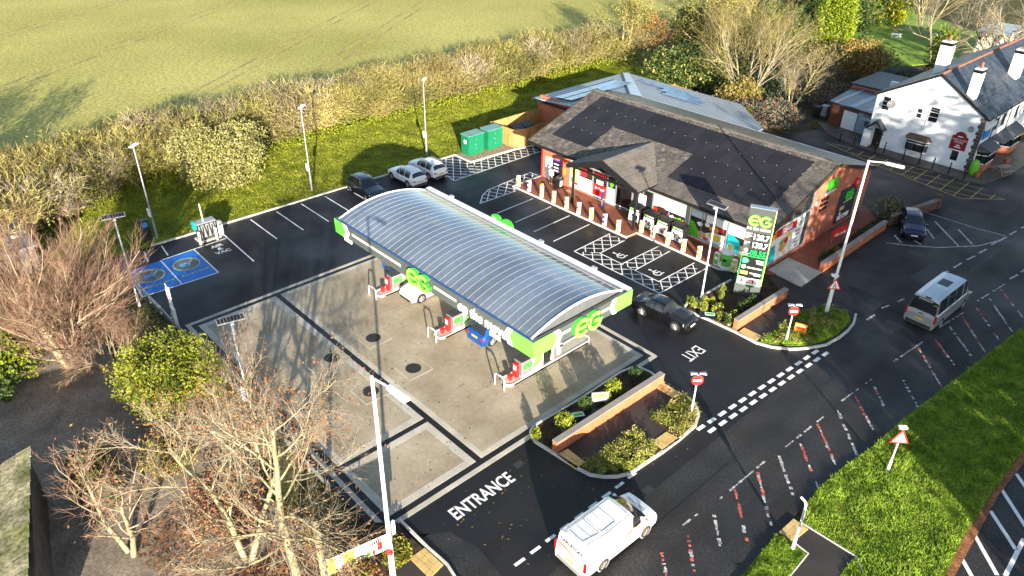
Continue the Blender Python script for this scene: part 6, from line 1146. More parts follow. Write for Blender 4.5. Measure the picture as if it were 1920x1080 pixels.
car('parked_car', 'navy blue hatchback stopped on hatching beside the old garden wall', 'car', 'hatch', (15.75, 32.45), -62, 4.35, 1.82, 1.5, cp('navy', (.006, .010, .045)), None, .33, 2.65)
v = car('panel_van', 'white panel van with orange stripe driving past the entrance', 'van', 'van', (20.05, -12.35), 88, 5.2, 1.98, 2.0, cp('van_white', (.76, .76, .75), 0), mat('van_bumper', (.22, .22, .21), .6), .33, 2.95, rimm=mat('dusty_rim', (.16, .14, .12), .6))
tm_ = wmat(v); D3 = tm_.to_3x3()
def onvan(s, x, y, z, u, vv, size, m=mat('van_lettering', (.05, .05, .06), .6), **k): return text('lettering', s, m, v, tm_ @ Vector((x, y, z)), D3 @ Vector(u), D3 @ Vector(vv), size, .006, **k)
onvan('TARLETON', -2.56, .0, 1.52, (0, -1, 0), (.08, 0, 1), .27, bold=.004); onvan('TARLETON', -1.2, -.965, 1.2, (1, 0, 0), (0, .12, 1), .25, bold=.002, m=mat('van_lettering_pale', (.25, .25, .27), .6)); onvan('TARLETON', 1.98, 0, 1.22, (0, 1, 0), (-1, 0, .22), .22)
orm = mat('van_stripe', (.55, .16, .02), .5)
for i in range(8): a, b = -2.2+i*.5, -2.2+(i+1)*.5; za, zb_ = .72+.085*i, .72+.085*(i+1); MB().hexa([(a, -.992, za), (b, -.992, zb_), (b, -.985, zb_), (a, -.985, za), (a, -.992, za+.02+.008*i), (b, -.992, zb_+.03+.008*i), (b, -.985, zb_+.03+.008*i), (a, -.985, za+.02+.008*i)]).build('stripe', orm, v)
for i in range(6): a, b = .75-.27*i, .75-.27*(i+1); za, zb_ = 1.28-.03*i*i*.5, 1.28-.03*(i+1)**2*.5; MB().hexa([(-2.612, a, za), (-2.60, a, za), (-2.60, b, zb_), (-2.612, b, zb_), (-2.60, a, za+.07), (-2.59, a, za+.07), (-2.59, b, zb_+.07), (-2.60, b, zb_+.07)]).build('stripe', orm, v)
pr = mat('roof_rib_grey', (.42, .42, .42), .6)
for x0, x1 in ((-2.3, -1.3), (-1.2, -.25)):
    MB().strip([(x0, -.55), (x1, -.55), (x1, .55), (x0, .55)], .035, 2.0, 2.022, True).build('roof_panel', pr, v); MB().box((x0+x1)/2-.01, (x0+x1)/2+.01, -.5, .5, 2.0, 2.016).build('roof_seam', pr, v)
MB().box(-.15, .5, -.6, .6, 1.985, 2.004).build('roof_panel', cp('van_white', (.76, .76, .75), 0), v)
for s in (-1, 1): MB().box(-2.35, .5, s*.74-.015, s*.74+.015, 1.965, 1.985).build('roof_gutter', pr, v)
for k, (x, m) in enumerate(((-.6, redm), (.5, redm), (.1, mat('van_lettering', (.22, .22, .25), .6)), (1.3, redm))): MB().box(x, x+.3, -.998, -.991, .62+.05*(k % 2), .67+.05*(k % 2)).build('print', m, v)
b = car('minibus', 'silver high roof minibus with black windows driving up the road', 'minibus', 'minibus', (22.5, 20.55), 88, 6.2, 2.06, 2.5, cp('silver', (.48, .49, .50), .55, .35), mat('minibus_bumper', (.03, .03, .03), .6), .35, 3.75)
tm_ = wmat(b); D3 = tm_.to_3x3()
MB().box(-.7, .3, -.35, .35, 2.5, 2.52).build('roof_hatch', dgrey, b); MB().box(-3.0, -2.85, -.25, .1, 2.36, 2.42).build('high_brake_light', black, b)
yl = MB().box(-2.985, -2.96, -.82, -.55, 1.75, 2.02).build('school_badge', mat('badge_yellow', (.75, .50, .02), .5), b); MB().box(-2.993, -2.986, -.75, -.62, 1.82, 1.95).build('badge_symbol', black, yl)
MB().slab([(-3.07, -.85, 1.35), (-3.0, -.80, 2.0), (-3.0, .80, 2.0), (-3.07, .85, 1.35)], (-1, 0, .1), .012).build('rear_window', glass, b)
MB().box(-3.14, -3.1, -.14, .14, 1.14, 1.2).build('handle', dgrey, b)
text('lettering', 'COACHES', mat('van_lettering', (.22, .22, .25), .6), b, tm_ @ Vector((-2.965, 0, 2.12)), D3 @ Vector((0, -1, 0)), D3 @ Vector((.12, 0, 1)), .16, .006) if False else None
MB().box(-2.96, -2.94, -.45, .5, 2.13, 2.22).build('name_strip', mat('faded_strip', (.33, .34, .35), .5), b)
# ================================================================== the customer at the cash machine
pn = thing('person', 'person in a white shirt and dark trousers standing at the cash machine', 'person', (-11.35, 15.55, .1), R(95))
skin = mat('skin', (.42, .25, .18), .6); hairm = mat('dark_hair', (.025, .018, .014), .7); shirt = mat('white_shirt', (.72, .74, .78), .8); trous = mat('dark_trousers', (.02, .02, .024), .8)
def skinmesh(name, chains, m, parent, root=0):
    vs, es, rs = [], [], []; idx = {}
    for ch in chains:
        prev = None
        for (x, y, z, r) in ch:
            k = (round(x, 3), round(y, 3), round(z, 3))
            if k not in idx: idx[k] = len(vs); vs.append((x, y, z)); rs.append(r)
            if prev is not None and prev != idx[k]: es.append((prev, idx[k]))
            prev = idx[k]
    me = bpy.data.meshes.new(name); me.from_pydata(vs, es, []); o = bpy.data.objects.new(name, me); link(o, parent); me.materials.append(m)
    md = o.modifiers.new('skin', 'SKIN'); md.use_smooth_shade = True
    for i, r in enumerate(rs): me.skin_vertices[0].data[i].radius = (r, r) if not isinstance(r, tuple) else r
    me.skin_vertices[0].data[root].use_root = True
    o.modifiers.new('sub', 'SUBSURF').levels = 1; return o
skinmesh('body', [[(0, 0, .95, (.15, .12)), (0, 0, 1.15, (.15, .11)), (.01, 0, 1.35, (.18, .11)), (.0, 0, 1.46, (.09, .08)), (.02, 0, 1.54, .055), (.04, 0, 1.62, .09), (.05, 0, 1.70, .095)],
  [(0, 0, 1.35, .17), (0, .2, 1.42, .07), (.05, .27, 1.16, .05), (.28, .22, 1.14, .04), (.37, .18, 1.18, .035)], [(0, 0, 1.35, .17), (0, -.2, 1.42, .07), (-.02, -.27, 1.15, .05), (.06, -.27, .92, .04), (.09, -.26, .84, .035)],
  [(0, 0, .95, .15), (0, .1, .9, .1), (.02, .11, .5, .07), (-.01, .11, .1, .05), (.14, .12, .05, .045)], [(0, 0, .95, .15), (0, -.1, .9, .1), (.0, -.11, .5, .07), (-.04, -.11, .1, .05), (.11, -.13, .05, .045)]], skin, pn)
skinmesh('shirt', [[(0, 0, .93, (.17, .14)), (0, 0, 1.15, (.175, .135)), (.01, 0, 1.35, (.20, .13)), (0, 0, 1.45, (.1, .09))], [(.01, 0, 1.35, .19), (0, .2, 1.42, .085), (.05, .27, 1.16, .065), (.22, .235, 1.145, .052)], [(.01, 0, 1.35, .19), (0, -.2, 1.42, .085), (-.02, -.27, 1.15, .065), (.04, -.27, .97, .052)]], shirt, pn)
skinmesh('trousers', [[(0, 0, 1.0, (.16, .13)), (0, 0, .93, (.17, .13)), (0, .1, .88, .11), (.02, .11, .5, .085), (-.01, .11, .12, .07)], [(0, 0, .93, .17), (0, -.1, .88, .11), (0, -.11, .5, .085), (-.04, -.11, .12, .07)]], trous, pn)
MB().lathe([(.03, .1), (.08, .085), (.102, .03), (.104, -.03), (.085, -.08)], (.03, 0, 1.70), 12).build('hair', hairm, pn, smooth=True)
for y in (.11, -.12): MB().cbox((.07, y, .04), (.27, .1, .08)).build('shoe', black, pn)
# ================================================================== vegetation
class TW:      # fast collector for thin twigs: three-sided tapered tubes
    def __init__(s): s.v = []; s.f = []
    def seg(s, p, q, r0, r1, n=3):
        d = q-p
        if d.length < 1e-5: return
        d = d.normalized(); u = d.orthogonal().normalized(); w = d.cross(u); b = len(s.v)
        for c, r in ((p, r0), (q, r1)):
            for i in range(n):
                a = 6.28318*i/n; e = c+u*(r*math.cos(a))+w*(r*math.sin(a)); s.v.append((e.x, e.y, e.z))
        for i in range(n): s.f.append((b+i, b+(i+1) % n, b+n+(i+1) % n, b+n+i))
    def blade(s, p, q, w):
        d = q-p; u = d.cross(Vector((rv.uniform(-1, 1), rv.uniform(-1, 1), rv.uniform(-1, 1)))).normalized()*w; b = len(s.v)
        s.v += [tuple(p-u), tuple(p+u), tuple(q)]; s.f.append((b, b+1, b+2))
    def leaf(s, c, sz, up=0.):
        a = Vector((rv.gauss(0, 1), rv.gauss(0, 1), rv.gauss(0, 1)+up)).normalized(); u = a.orthogonal().normalized(); w = a.cross(u); t = rv.uniform(0, 6.28); u, w = u*math.cos(t)+w*math.sin(t), w*math.cos(t)-u*math.sin(t); b = len(s.v)
        s.v += [tuple(c-u*sz), tuple(c+w*sz*.5), tuple(c+u*sz), tuple(c-w*sz*.5)]; s.f.append((b, b+1, b+2, b+3))
    build = MB.build
rv = random.Random(11)
def rdir(d, spread):
    a = d.orthogonal().normalized(); b = d.cross(a); t = rv.uniform(0, 6.283); return (d*math.cos(spread)+(a*math.cos(t)+b*math.sin(t))*math.sin(spread)).normalized()
FM = .25
def grow(cs, p, d, length, r, lv, P, ends=None):
    """cs = collectors per level; P: list of (segments, children, spread, length ratio, upward pull, wobble)"""
    seg, nch, spread, lr, up, wob = P[lv]; n = seg; step = length/n; pts = [p]; dirs = [d]
    for i in range(n):
        d = (d+Vector((rv.gauss(0, wob), rv.gauss(0, wob), rv.gauss(0, wob)+up))).normalized(); q = p+d*step
        r1 = r*(1-.62*(i+1)/n) if lv < len(P)-1 else r*(1-.85*(i+1)/n); r0 = r*(1-.62*i/n) if lv < len(P)-1 else r*(1-.85*i/n)
        cs[min(lv, len(cs)-1)].seg(p, q, r0, r1, 7 if lv == 0 else 5 if lv == 1 else 3); p = q; pts.append(p); dirs.append(d)
    if ends is not None and lv >= len(P)-2: ends.append(p)
    if lv+1 < len(P):
        for k in range(nch):
            f = (FM+(1-FM)*(k+rv.random())/nch)*n; i = min(n-1, int(f)); q = pts[i].lerp(pts[i+1], f-i)
            grow(cs, q, rdir(dirs[i], spread*rv.uniform(.6, 1.3)), length*lr*rv.uniform(.65, 1.2)*(1.1-.45*f/n), max(.008, r*(1-.55*f/n)*(.46 if lv == 0 else .5)), lv+1, P, ends)
def bare_tree(label, p, h, r, P, stems=1, mats=(None, None, None), lean=(0, 0), leaves=None, fan=.5, name='bare_tree', group=None, tl=.6):
    t = thing(name, label, 'tree', (p[0], p[1], 0), 0, group); cs = [TW(), TW(), TW()]; ends = []
    for s in range(stems):
        a = 6.283*s/max(1, stems)+rv.random(); d = Vector((lean[0]+(fan*math.cos(a) if stems > 1 else 0), lean[1]+(fan*math.sin(a) if stems > 1 else 0), 1)).normalized()
        grow(cs, Vector((.2*math.cos(a), .2*math.sin(a), 0)) if stems > 1 else Vector((0, 0, 0)), d, h*tl, r*rv.uniform(.8, 1.1), 0, P, ends)
    for c, nm, m in zip(cs, ('trunk', 'branches', 'twigs'), mats):
        if c.v:
            q = c.build(nm, m, t, smooth=True)
            if nm != 'trunk': q['kind'] = 'stuff'
    if leaves:
        m, n, sz = leaves; c = TW()
        for i in range(n):
            e = ends[rv.randrange(len(ends))]; c.leaf(e+Vector((rv.gauss(0, .3), rv.gauss(0, .3), rv.gauss(0, .3))), sz*rv.uniform(.6, 1.3))
        c.build('leaves', m, t)
    return t
PT = [(6, 9, .75, .75, .05, .08), (5, 7, .7, .6, .06, .14), (4, 6, .7, .55, .05, .18), (3, 5, .6, .5, .04, .2)]
PW = [(6, 10, .85, .62, .05, .10), (5, 8, .75, .6, .05, .14), (4, 7, .7, .55, .04, .18), (3, 4, .6, .5, .04, .2)]
FM = .06
# -- the big red-tipped tree left of the charging bays (domed, many limbs from low down)
bare_tree('broad bare tree with reddish twigs spreading over the charging bays', (-11.2, -27.0), 12.2, .2, [(6, 12, .75, .85, .05, .06), (7, 13, .52, .55, .08, .10), (5, 12, .52, .5, .09, .13), (4, 11, .5, .55, .08, .15)], 8, (bark, twigpale, twigred), fan=.38, tl=.52)
FM = .25
bare_tree('low twiggy growth round the foot of the broad bare tree', (-9.4, -25.0), 4.2, .07, [(5, 10, .8, .8, .0, .12), (4, 9, .6, .6, .02, .15), (3, 8, .6, .6, .02, .18), (3, 4, .5, .5, .0, .2)], 9, (bark, twigpale, twigred), fan=1.0, tl=.6, name='twiggy_shrub')
# -- two bare trees at the bottom
bare_tree('tall pale barked bare tree with russet leaves, right of the pair at the bottom', (11.9, -24.3), 11.5, .19, [(8, 16, .95, .46, .08, .06), (6, 12, .65, .6, .05, .13), (4, 11, .65, .55, .04, .18), (3, 8, .6, .55, .03, .2)], 1, (bark, bark, twigpale), (-.02, .05), (leafbrown, 2200, .07), tl=.85)
bare_tree('forked bare tree with russet leaves, left of the pair at the bottom', (9.6, -25.6), 9.5, .18, [(7, 13, 1.0, .55, .06, .09), (6, 12, .65, .6, .04, .13), (4, 10, .65, .55, .04, .18), (3, 7, .6, .55, .03, .2)], 2, (bark, bark, twigpale), (0, 0), (leafbrown, 2600, .07), fan=.3, tl=.8)
bare_tree('small pinkish bare tree in the lower left corner', (5.6, -29.4), 6.2, .13, [(6, 11, .8, .6, .05, .1), (5, 8, .65, .6, .05, .13), (4, 6, .6, .55, .05, .18), (3, 4, .6, .5, .04, .2)], 2, (bark, twigpale, twigred), fan=.35, tl=.75)
bare_tree('slender bare tree rising beside the left end of the concrete', (4.2, -22.6), 7.6, .12, [(7, 12, .7, .5, .07, .08), (5, 7, .6, .6, .05, .13), (4, 6, .6, .55, .05, .18), (3, 4, .6, .5, .04, .2)], 2, (bark, twigpale, twigred), fan=.2, tl=.8)
# -- shrubs
def bush(label, p, rx, ry, h, n, sz, m, name='shrub', lumps=9, z0=.0, stemm=bark, cat='shrub', core=.55, up=.4, group=None, m2=None):
    t = thing(name, label, cat, (p[0], p[1], z0), 0, group); st = TW(); c = TW(); c2 = TW()
    L = [(Vector((rv.uniform(-.55, .55)*rx, rv.uniform(-.55, .55)*ry, h*rv.uniform(.42, .72))), rv.uniform(.42, .62)) for _ in range(lumps)]
    for q, s in L:
        st.seg(Vector((q.x*.15, q.y*.15, 0)), q, .05, .02, 4)
    for i in range(n):
        q, s = L[rv.randrange(lumps)]; d = Vector((rv.gauss(0, 1), rv.gauss(0, 1), rv.gauss(0, 1))).normalized(); k = rv.uniform(core, 1.0)**.6*(1+.34*noise.noise(d*2.6+q)); e = q+Vector((d.x*rx*s*k, d.y*ry*s*k, d.z*h*s*.85*k))
        if e.z < .03: e.z = rv.uniform(.03, .3)
        (c2 if m2 and rv.random() < .3 else c).leaf(e, sz*rv.uniform(.6, 1.3), up)
    st.build('stems', stemm, t); c.build('foliage', m, t)
    if m2: c2.build('foliage', m2, t)
    return t
bush('dense yellow green evergreen bush beside the left corner of the concrete', (-3.0, -23.5), 2.9, 2.9, 4.3, 26000, .085, leafgreen, lumps=11, m2=leafolive)
bush('large rounded pale leaved bush on the lawn edge', (-32.6, -6.4), 4.6, 4.6, 4.4, 30000, .11, leafpale, lumps=18, m2=leafolive)
bush('green conifer bush at the far left edge behind the bare tree', (-12.8, -30.2), 2.6, 2.6, 3.4, 5000, .12, leafgreen, lumps=9)
bush('clipped dark hedge block beside the shaded yard', (-11.2, -30.5), 1.8, 1.0, 1.8, 3000, .1, leafdark, lumps=8, name='hedge_block')
bush('brown scrub mound under the bare trees at the lower edge', (6.5, -25.3), 3.2, 2.2, 1.6, 6000, .09, leafbrown, lumps=10, m2=twigred)
bush('low tangle of russet scrub beside the dark yard wall', (1.0, -25.6), 2.6, 1.6, 1.5, 4500, .08, leafolive, lumps=9, m2=leafbrown)
bush('dark ivy mass hanging beside the mossy roof', (.6, -29.2), 2.6, 1.3, 2.4, 6000, .11, leafdark, lumps=10, m2=leafbrown)
bush('leafy brown undergrowth below the banner', (12.6, -22.4), 2.4, 1.4, .9, 4500, .08, leafbrown, lumps=10, m2=leafgreen)
bush('green ground cover in the corner bed by the entrance kerb', (14.0, -20.3), 1.0, .9, .6, 1600, .08, leafgreen, lumps=7, m2=leafbrown)
# top right group
bush('bright yellow green conifer beyond the big bare tree', (-16.5, 80), 3.3, 3.3, 10.0, 16000, .18, leafcon, name='conifer_tree', lumps=18, cat='tree', up=.9)
bush('orange leaved bush in front of the conifer', (-8.6, 74), 4.0, 4.0, 4.6, 7000, .17, leaforange, lumps=12, m2=leafolive)
bush('grey green bush behind the flat roofed outbuilding', (-2.5, 71.5), 4.0, 3.4, 3.2, 6000, .15, leafgrey, lumps=12)
bush('dark green shrub mass on the left of the conifer', (-24, 78), 6, 6, 7, 8000, .25, leafdark, lumps=14, name='dark_shrub')
bush('bright yellow bush at the far edge of the pub lawn', (-20.63, 112.89), 2.0, 2.0, 2.6, 2500, .2, leafmat('yellow_leaves', (.35, .36, .01), (.5, .5, .02)), lumps=8)
for i, (x, y, l) in enumerate(((1560, 20, 'green yellow hedge mass at the left of the far lawn edge'), (1610, 30, 'olive hedge mass in the middle of the far lawn edge'), (1645, 34, 'dark green hedge mass right of the far lawn edge'))):
    pass
for q, l, m in (((-25.93, 110.50), 'olive hedge along the far edge of the pub lawn, left part', leafolive), ((-23.84, 113.08), 'green hedge along the far edge of the pub lawn, right part', leafgreen)): bush(l, q, 6, 3.5, 5, 5000, .28, m, name='far_hedge', lumps=12)
bush('ivy covered thicket left of the pub chimney', (-2.2, 83), 1.9, 1.9, 6.5, 3500, .16, leafgreen, lumps=14, m2=leafdark)
bush('brown undergrowth behind the garden wall', (2.5, 77), 5, 4, 3.4, 5000, .18, leafbrown, lumps=12, m2=leafdark)
bush('dark evergreen undergrowth beside the grass behind the rear building', (-22, 53), 6, 7, 4.5, 9000, .2, leafdark, lumps=16, m2=leafolive)
bush('shaded brown scrub between the rear building and the lane', (-7.5, 46.5), 4.2, 3.6, 3.0, 8000, .14, leafgrey, lumps=14, m2=leafbrown, stemm=twigpale)
bush('orange tipped bush behind the metal roof', (-11.5, 47.5), 2.6, 2.4, 4.2, 4500, .14, leafolive, lumps=10, m2=leaforange)
bush('small upright green bush behind the metal roof', (-8.4, 43.9), 1.0, 1.0, 2.4, 1600, .12, leafgreen, lumps=6)
bush('rough shrub beside the roadside wall behind the gable', (13.3, 33.2), 1.3, 1.6, 1.7, 2600, .1, leafgrey, lumps=8, m2=leafolive)
PL = [(6, 9, .5, .7, .06, .06), (6, 8, .5, .6, .06, .1), (4, 7, .55, .55, .05, .15), (3, 4, .55, .5, .04, .18)]
bare_tree('large many stemmed bare tree glowing yellow behind the metal roof', (-13.0, 51.8), 14.5, .19, PL, 6, (bark, twigpale, twigstraw), fan=.60, tl=.62)
bare_tree('leaning bare tree behind the large yellow one', (-18.5, 58), 13, .2, PL, 5, (bark, twigstraw, twigstraw), fan=.4, tl=.62)
bare_tree('ivy clad bare tree at the end of the long hedge', (-36.5, 56.5), 8.5, .18, PT, 2, (bark, twigstraw, twigstraw), fan=.15, leaves=(leafolive, 3500, .12), tl=.75)
bare_tree('small copper leaved tree at the end of the hedge', (-33.5, 57.5), 6.5, .12, PT, 2, (bark, twigstraw, twigred), fan=.2, leaves=(leaforange, 2200, .12), tl=.7)
bare_tree('broad golden brown bare tree at the top beside the field', (-27, 66), 13, .22, PT, 4, (bark, twigstraw, twigstraw), fan=.4, leaves=(leafolive, 2500, .14), tl=.6)
bare_tree('bare straw coloured tree above the field corner', (-30, 80), 13, .2, PT, 4, (bark, twigstraw, twigstraw), fan=.4, tl=.6)
bare_tree('spreading weeping bare tree behind the pub chimneys', (2.6, 92), 15, .34, [(5, 11, .8, .9, .03, .07), (6, 9, .7, .65, .02, .12), (5, 7, .7, .55, -.05, .15), (4, 4, .6, .6, -.12, .16)], 3, (bark, bark, twigpale), fan=.55, tl=.5)
bare_tree('grey bare tree above the pub ridge', (-5.5, 91), 11, .2, PT, 2, (bark, twigpale, twigpale), fan=.3, tl=.65)
for i, (x, y) in enumerate(((-38, 96), (-14, 108), (10, 112))): bare_tree('bare tree at the far top edge, '+('above the field corner', 'above the pub lawn', 'above the cream house')[i], (x, y), 13, .2, PT, 3, (bark, twigstraw, twigpale), fan=.4, tl=.6)
bush('dark thicket in the shade behind the conifer', (-26, 92), 9, 8, 8, 6000, .35, leafdark, lumps=14, name='thicket')
bare_tree('tangled bare tree over the lane between shop and pub', (-8.0, 54), 9, .15, PT, 4, (bark, twigstraw, twigpale), fan=.45, tl=.6)
bare_tree('low bare tree behind the lane beside the outbuilding', (-9.5, 63), 8, .14, PT, 4, (bark, twigstraw, twigred), fan=.45, leaves=(leafolive, 1500, .12), tl=.6)
bare_tree('slim bare tree in the dark wood behind the rear building', (-21, 66), 11, .16, PT, 3, (bark, twigstraw, twigstraw), fan=.35, tl=.62)
bush('brown bramble bank beside the lane', (-6.0, 60), 3.6, 5, 2.2, 6000, .14, leafgrey, lumps=12, m2=leafbrown)
bush('dark holly in the wood behind the yellow tree', (-20, 70), 5, 5, 6.5, 7000, .22, leafdark, lumps=14, m2=leafolive)
bush('olive thicket at the corner of the field', (-33, 70), 6, 6, 7, 8000, .22, leafolive, lumps=14, m2=leafdark)
bush('dull green undergrowth under the large bare tree', (-13.5, 58), 5, 4, 2.6, 6000, .15, leafgrey, lumps=12, m2=leafdark)
# -- the long hedge: shrub copies
variants = []
for k in range(7):
    c = TW(); lf_ = TW()
    for i in range(150):
        a = rv.uniform(0, 6.283); rr = rv.random()**.5*1.3; p = Vector((rr*math.cos(a), rr*math.sin(a), 0)); d = Vector((math.cos(a)*rv.uniform(.0, .55), math.sin(a)*rv.uniform(0, .55), 1)).normalized(); n = 5; ln = rv.uniform(2.6, 4.3)/n; r = .022
        for j in range(n):
            d = (d+Vector((rv.gauss(0, .13), rv.gauss(0, .13), rv.gauss(-.02, .08)+(-.05*j)))).normalized(); q = p+d*ln; c.seg(p, q, r, r*.75); r *= .75
            if j > 0:
                for _ in range(5): e = p.lerp(q, rv.random()); dd = rdir(d, rv.uniform(.4, 1.1)); c.blade(e, e+dd*rv.uniform(.4, 1.1), .03)
            p = q
        for _ in range(3): lf_.leaf(p+Vector((rv.gauss(0, .4), rv.gauss(0, .4), rv.uniform(-2, .2))), .12)
    variants.append((c, lf_))
hg = thing('hedgerow', 'long straw coloured unclipped hedge between the lawn and the field', 'hedge', (-42, 10, 0)); VD = []
for c, lf_ in variants:
    o = c.build('shrub', (twigstraw, twigolive, twigstraw, twiggrey, twigolive, twigstraw, twigolive)[len(VD)], hg); l = lf_.build('foliage', leafolive, o); VD.append((o, l))
first = True; cnt = 0
def put_shrub(x, y, s, sz):
    global cnt
    k = rv.randrange(7); o, l = VD[k]
    if cnt < 7: o, l = VD[cnt]; a = o
    else:
        a = o.copy(); COL.objects.link(a); a.parent = hg; b = l.copy(); COL.objects.link(b); b.parent = a
    a.location = (x+42, y-10, -.05); a.scale = (s, s, sz); a.rotation_euler = (0, 0, rv.uniform(0, 6.28)); cnt += 1
for (tx, ty, th) in ((-44, -27, 9), (-46, -33, 9), (-41, -35, 8)): bare_tree('tall bare scrub tree in the left end of the hedge, '+{-27: 'nearest the field tracks', -33: 'behind the others', -35: 'nearest the shed'}[ty], (tx, ty), th, .14, PT, 3, (bark, twigstraw, twigstraw), fan=.35, tl=.65, leaves=(leafolive, 2500, .13))
y = -46
while y < 58:
    for x in (-39.6, -42.0, -44.4):
        put_shrub(x+rv.gauss(0, .3)+(max(0, y-45)*.12), y+rv.gauss(0, .5), rv.uniform(.75, 1.3), rv.uniform(.65, 1.2)*(1.0 if x > -42.5 else .9))
    y += 1.75
for x, y in ((-37, -17), (-36, -20), (-34, -22), (-33, -25), (-31, -27), (-36, -24), (-34, -28), (-29.5, -29), (-31.5, -31), (-38, -14), (-27.5, -30)): put_shrub(x+rv.gauss(0, .4), y, 1.15, 1.05)
c = TW()
for i in range(9000):
    y = rv.uniform(-24, 60); x = -37.4+rv.gauss(0, .7); c.leaf(Vector((x, y, rv.random()**2*.9)), .14)
tag(c.build('hedge_bottom_growth', leafgreen), 'low green weeds along the foot of the long hedge', 'undergrowth', kind='stuff')
# -- grass blades and planting
def in_poly(x, y, P):
    r = False; j = len(P)-1
    for i in range(len(P)):
        if (P[i][1] > y) != (P[j][1] > y) and x < (P[j][0]-P[i][0])*(y-P[i][1])/(P[j][1]-P[i][1])+P[i][0]: r = not r
        j = i
    return r
def blades(name, P, n, h, z, m, label, w=.018, cl=.55):
    c = TW(); xs = [p[0] for p in P]; ys = [p[1] for p in P]; k = 0
    while k < n:
        x = rv.uniform(min(xs), max(xs)); y = rv.uniform(min(ys), max(ys))
        if not in_poly(x, y, P): continue
        k += 1; f = noise.noise(Vector((x*1.3, y*1.3, 3)))*.8+noise.noise(Vector((x*.35, y*.35, 7)))*.6+.7
        hh = h*max(.25, f)*rv.uniform(.6, 1.3); p = Vector((x, y, z)); c.blade(p, p+Vector((rv.gauss(0, cl)*hh, rv.gauss(0, cl)*hh, hh)), w)
    return tag(c.build(name, m), label, 'grass', kind='stuff')
blade_m = mat('grass_blades', (.12, .25, .015), .7, var=.35, sc=1.1, col2=(.27, .40, .04), fine=.4, fsc=5, spec=.2)
lawn_b = mat('lawn_blades', (.14, .17, .014), .7, var=.35, sc=.7, col2=(.25, .26, .025), fine=.4, fsc=4, spec=.2)
VG = [(27.51, 22.99), (26.48, 12.47), (25.96, 6.96), (25.76, 3.27), (25.42, 0.65), (25.27, -1.79), (25.42, -3.22), (25.88, -4.39), (28.55, -4.32), (28.55, -5.91), (31.5, -6), (31.73, -2.28), (31.45, 1.08), (31.37, 4.98), (31.52, 9.67), (33.2, 22), (34, 34), (28.6, 34)]
blades('verge_grass', VG, 85000, .19, .09, blade_m, 'long tufted grass blades of the main verge')
blades('verge_straw', VG, 7000, .15, .09, mat('straw_blades', (.30, .27, .07), .8, var=.3, sc=1.5), 'pale dead stalks mixed into the main verge')
blades('verge_grass', [(25.36, -6.09), (26.16, -5.96), (26.84, -6.03), (26.97, -7.87), (27.5, -9.5), (25.8, -9.5)], 12000, .16, .09, blade_m, 'long tufted grass blades of the small verge')
blades('lawn_grass', [(-37.6, -22), (-24.1, -22), (-23.9, 13.2), (-25, 30), (-37.6, 48)], 60000, .16, .07, lawn_b, 'rough lawn grass between the kerb and the hedge', .03)
blades('bed_grass', [(16.22, 7.73), (16.14, 11.38), (16.13, 13.09), (16.95, 14.86), (18.27, 15.51), (19.00, 14.50), (19.10, 12.28), (18.94, 10.89), (18.38, 9.79), (17.65, 8.80), (16.78, 8.19)], 9000, .26, .12, blade_m, 'tussocky grass in the bed at the exit corner', .03)
def plants(P, n, h, m, label, z=.12, m2=None, sz=.05, per=45, group=None):
    c = TW(); c2 = TW(); xs = [p[0] for p in P]; ys = [p[1] for p in P]; k = 0
    while k < n:
        x = rv.uniform(min(xs), max(xs)); y = rv.uniform(min(ys), max(ys))
        if not in_poly(x, y, P): continue
        k += 1; hh = h*rv.uniform(.5, 1.3); q = c2 if m2 and rv.random() < .35 else c
        for _ in range(per): f = rv.random(); q.leaf(Vector((x+rv.gauss(0, .11), y+rv.gauss(0, .11), z+hh*f)), sz*rv.uniform(.6, 1.3), .5)
    o = tag(c.build('bed_planting', m), label, 'plants', kind='stuff')
    if m2 and c2.v: tag(c2.build('bed_planting', m2), label.replace('low', 'paler low').replace('young', 'darker young'), 'plants', kind='stuff')
leafbed = leafmat('bed_leaves', (.11, .15, .015), (.24, .26, .035)); leafdry = leafmat('dry_leaves', (.22, .19, .06), (.34, .30, .10))
plants([(16.10, -5.44), (18.01, -5.53), (17.93, -7.96), (17.63, -8.69), (17.20, -9.22), (16.59, -9.68), (16.02, -9.73), (16.10, -8.09)], 190, .42, leafbed, 'low green shrubs filling the bed beside the entrance kerb', m2=leafdry)
plants([(16.07, -3.85), (16.18, -2.89), (16.02, -1.49), (16.10, -0.74), (17.02, -1.11), (17.64, -1.62), (18.01, -2.51), (18.09, -3.93)], 110, .42, leafbed, 'low green shrubs in the bed round the no entry sign', m2=leafdry)
plants([(16.20, 7.90), (16.14, 11.38), (16.13, 13.09), (16.99, 14.79), (18.25, 15.38), (19.07, 12.34), (18.35, 9.85), (16.78, 8.27)], 120, .45, leafbed, 'low green shrubs among the grass at the exit corner', m2=leafdry)
plants([(13.1, 21.8), (13.9, 20.6), (13.85, 30.5), (13.05, 32)], 60, .5, leafdark, 'low dark shrubs behind the roadside wall', m2=leafbed)
for i, (q, s, l) in enumerate((((13.43, -8.54), .75, 'bright green young shrub, largest behind the entrance wall'), ((12.80, -9.95), .4, 'small bright green shrub at the left tip of the entrance island'), ((13.13, -6.30), .6, 'dark green young shrub in the middle of the entrance bed'), ((13.33, -3.91), .7, 'bright green young shrub right of the notice board'), ((13.38, -4.74), .5, 'bright green young shrub just beside the notice board'), ((13.05, -1.70), .5, 'dark young shrub at the far right of the entrance bed'), ((13.12, -5.02), .4, 'dark low shrub behind the notice board'))): bush(l, q, s*.8, s*.8, s*1.7, int(700*s)+200, .07, leafgreen if 'bright' in l else leafdark, lumps=6, z0=.1, group='young shrubs behind the entrance wall')
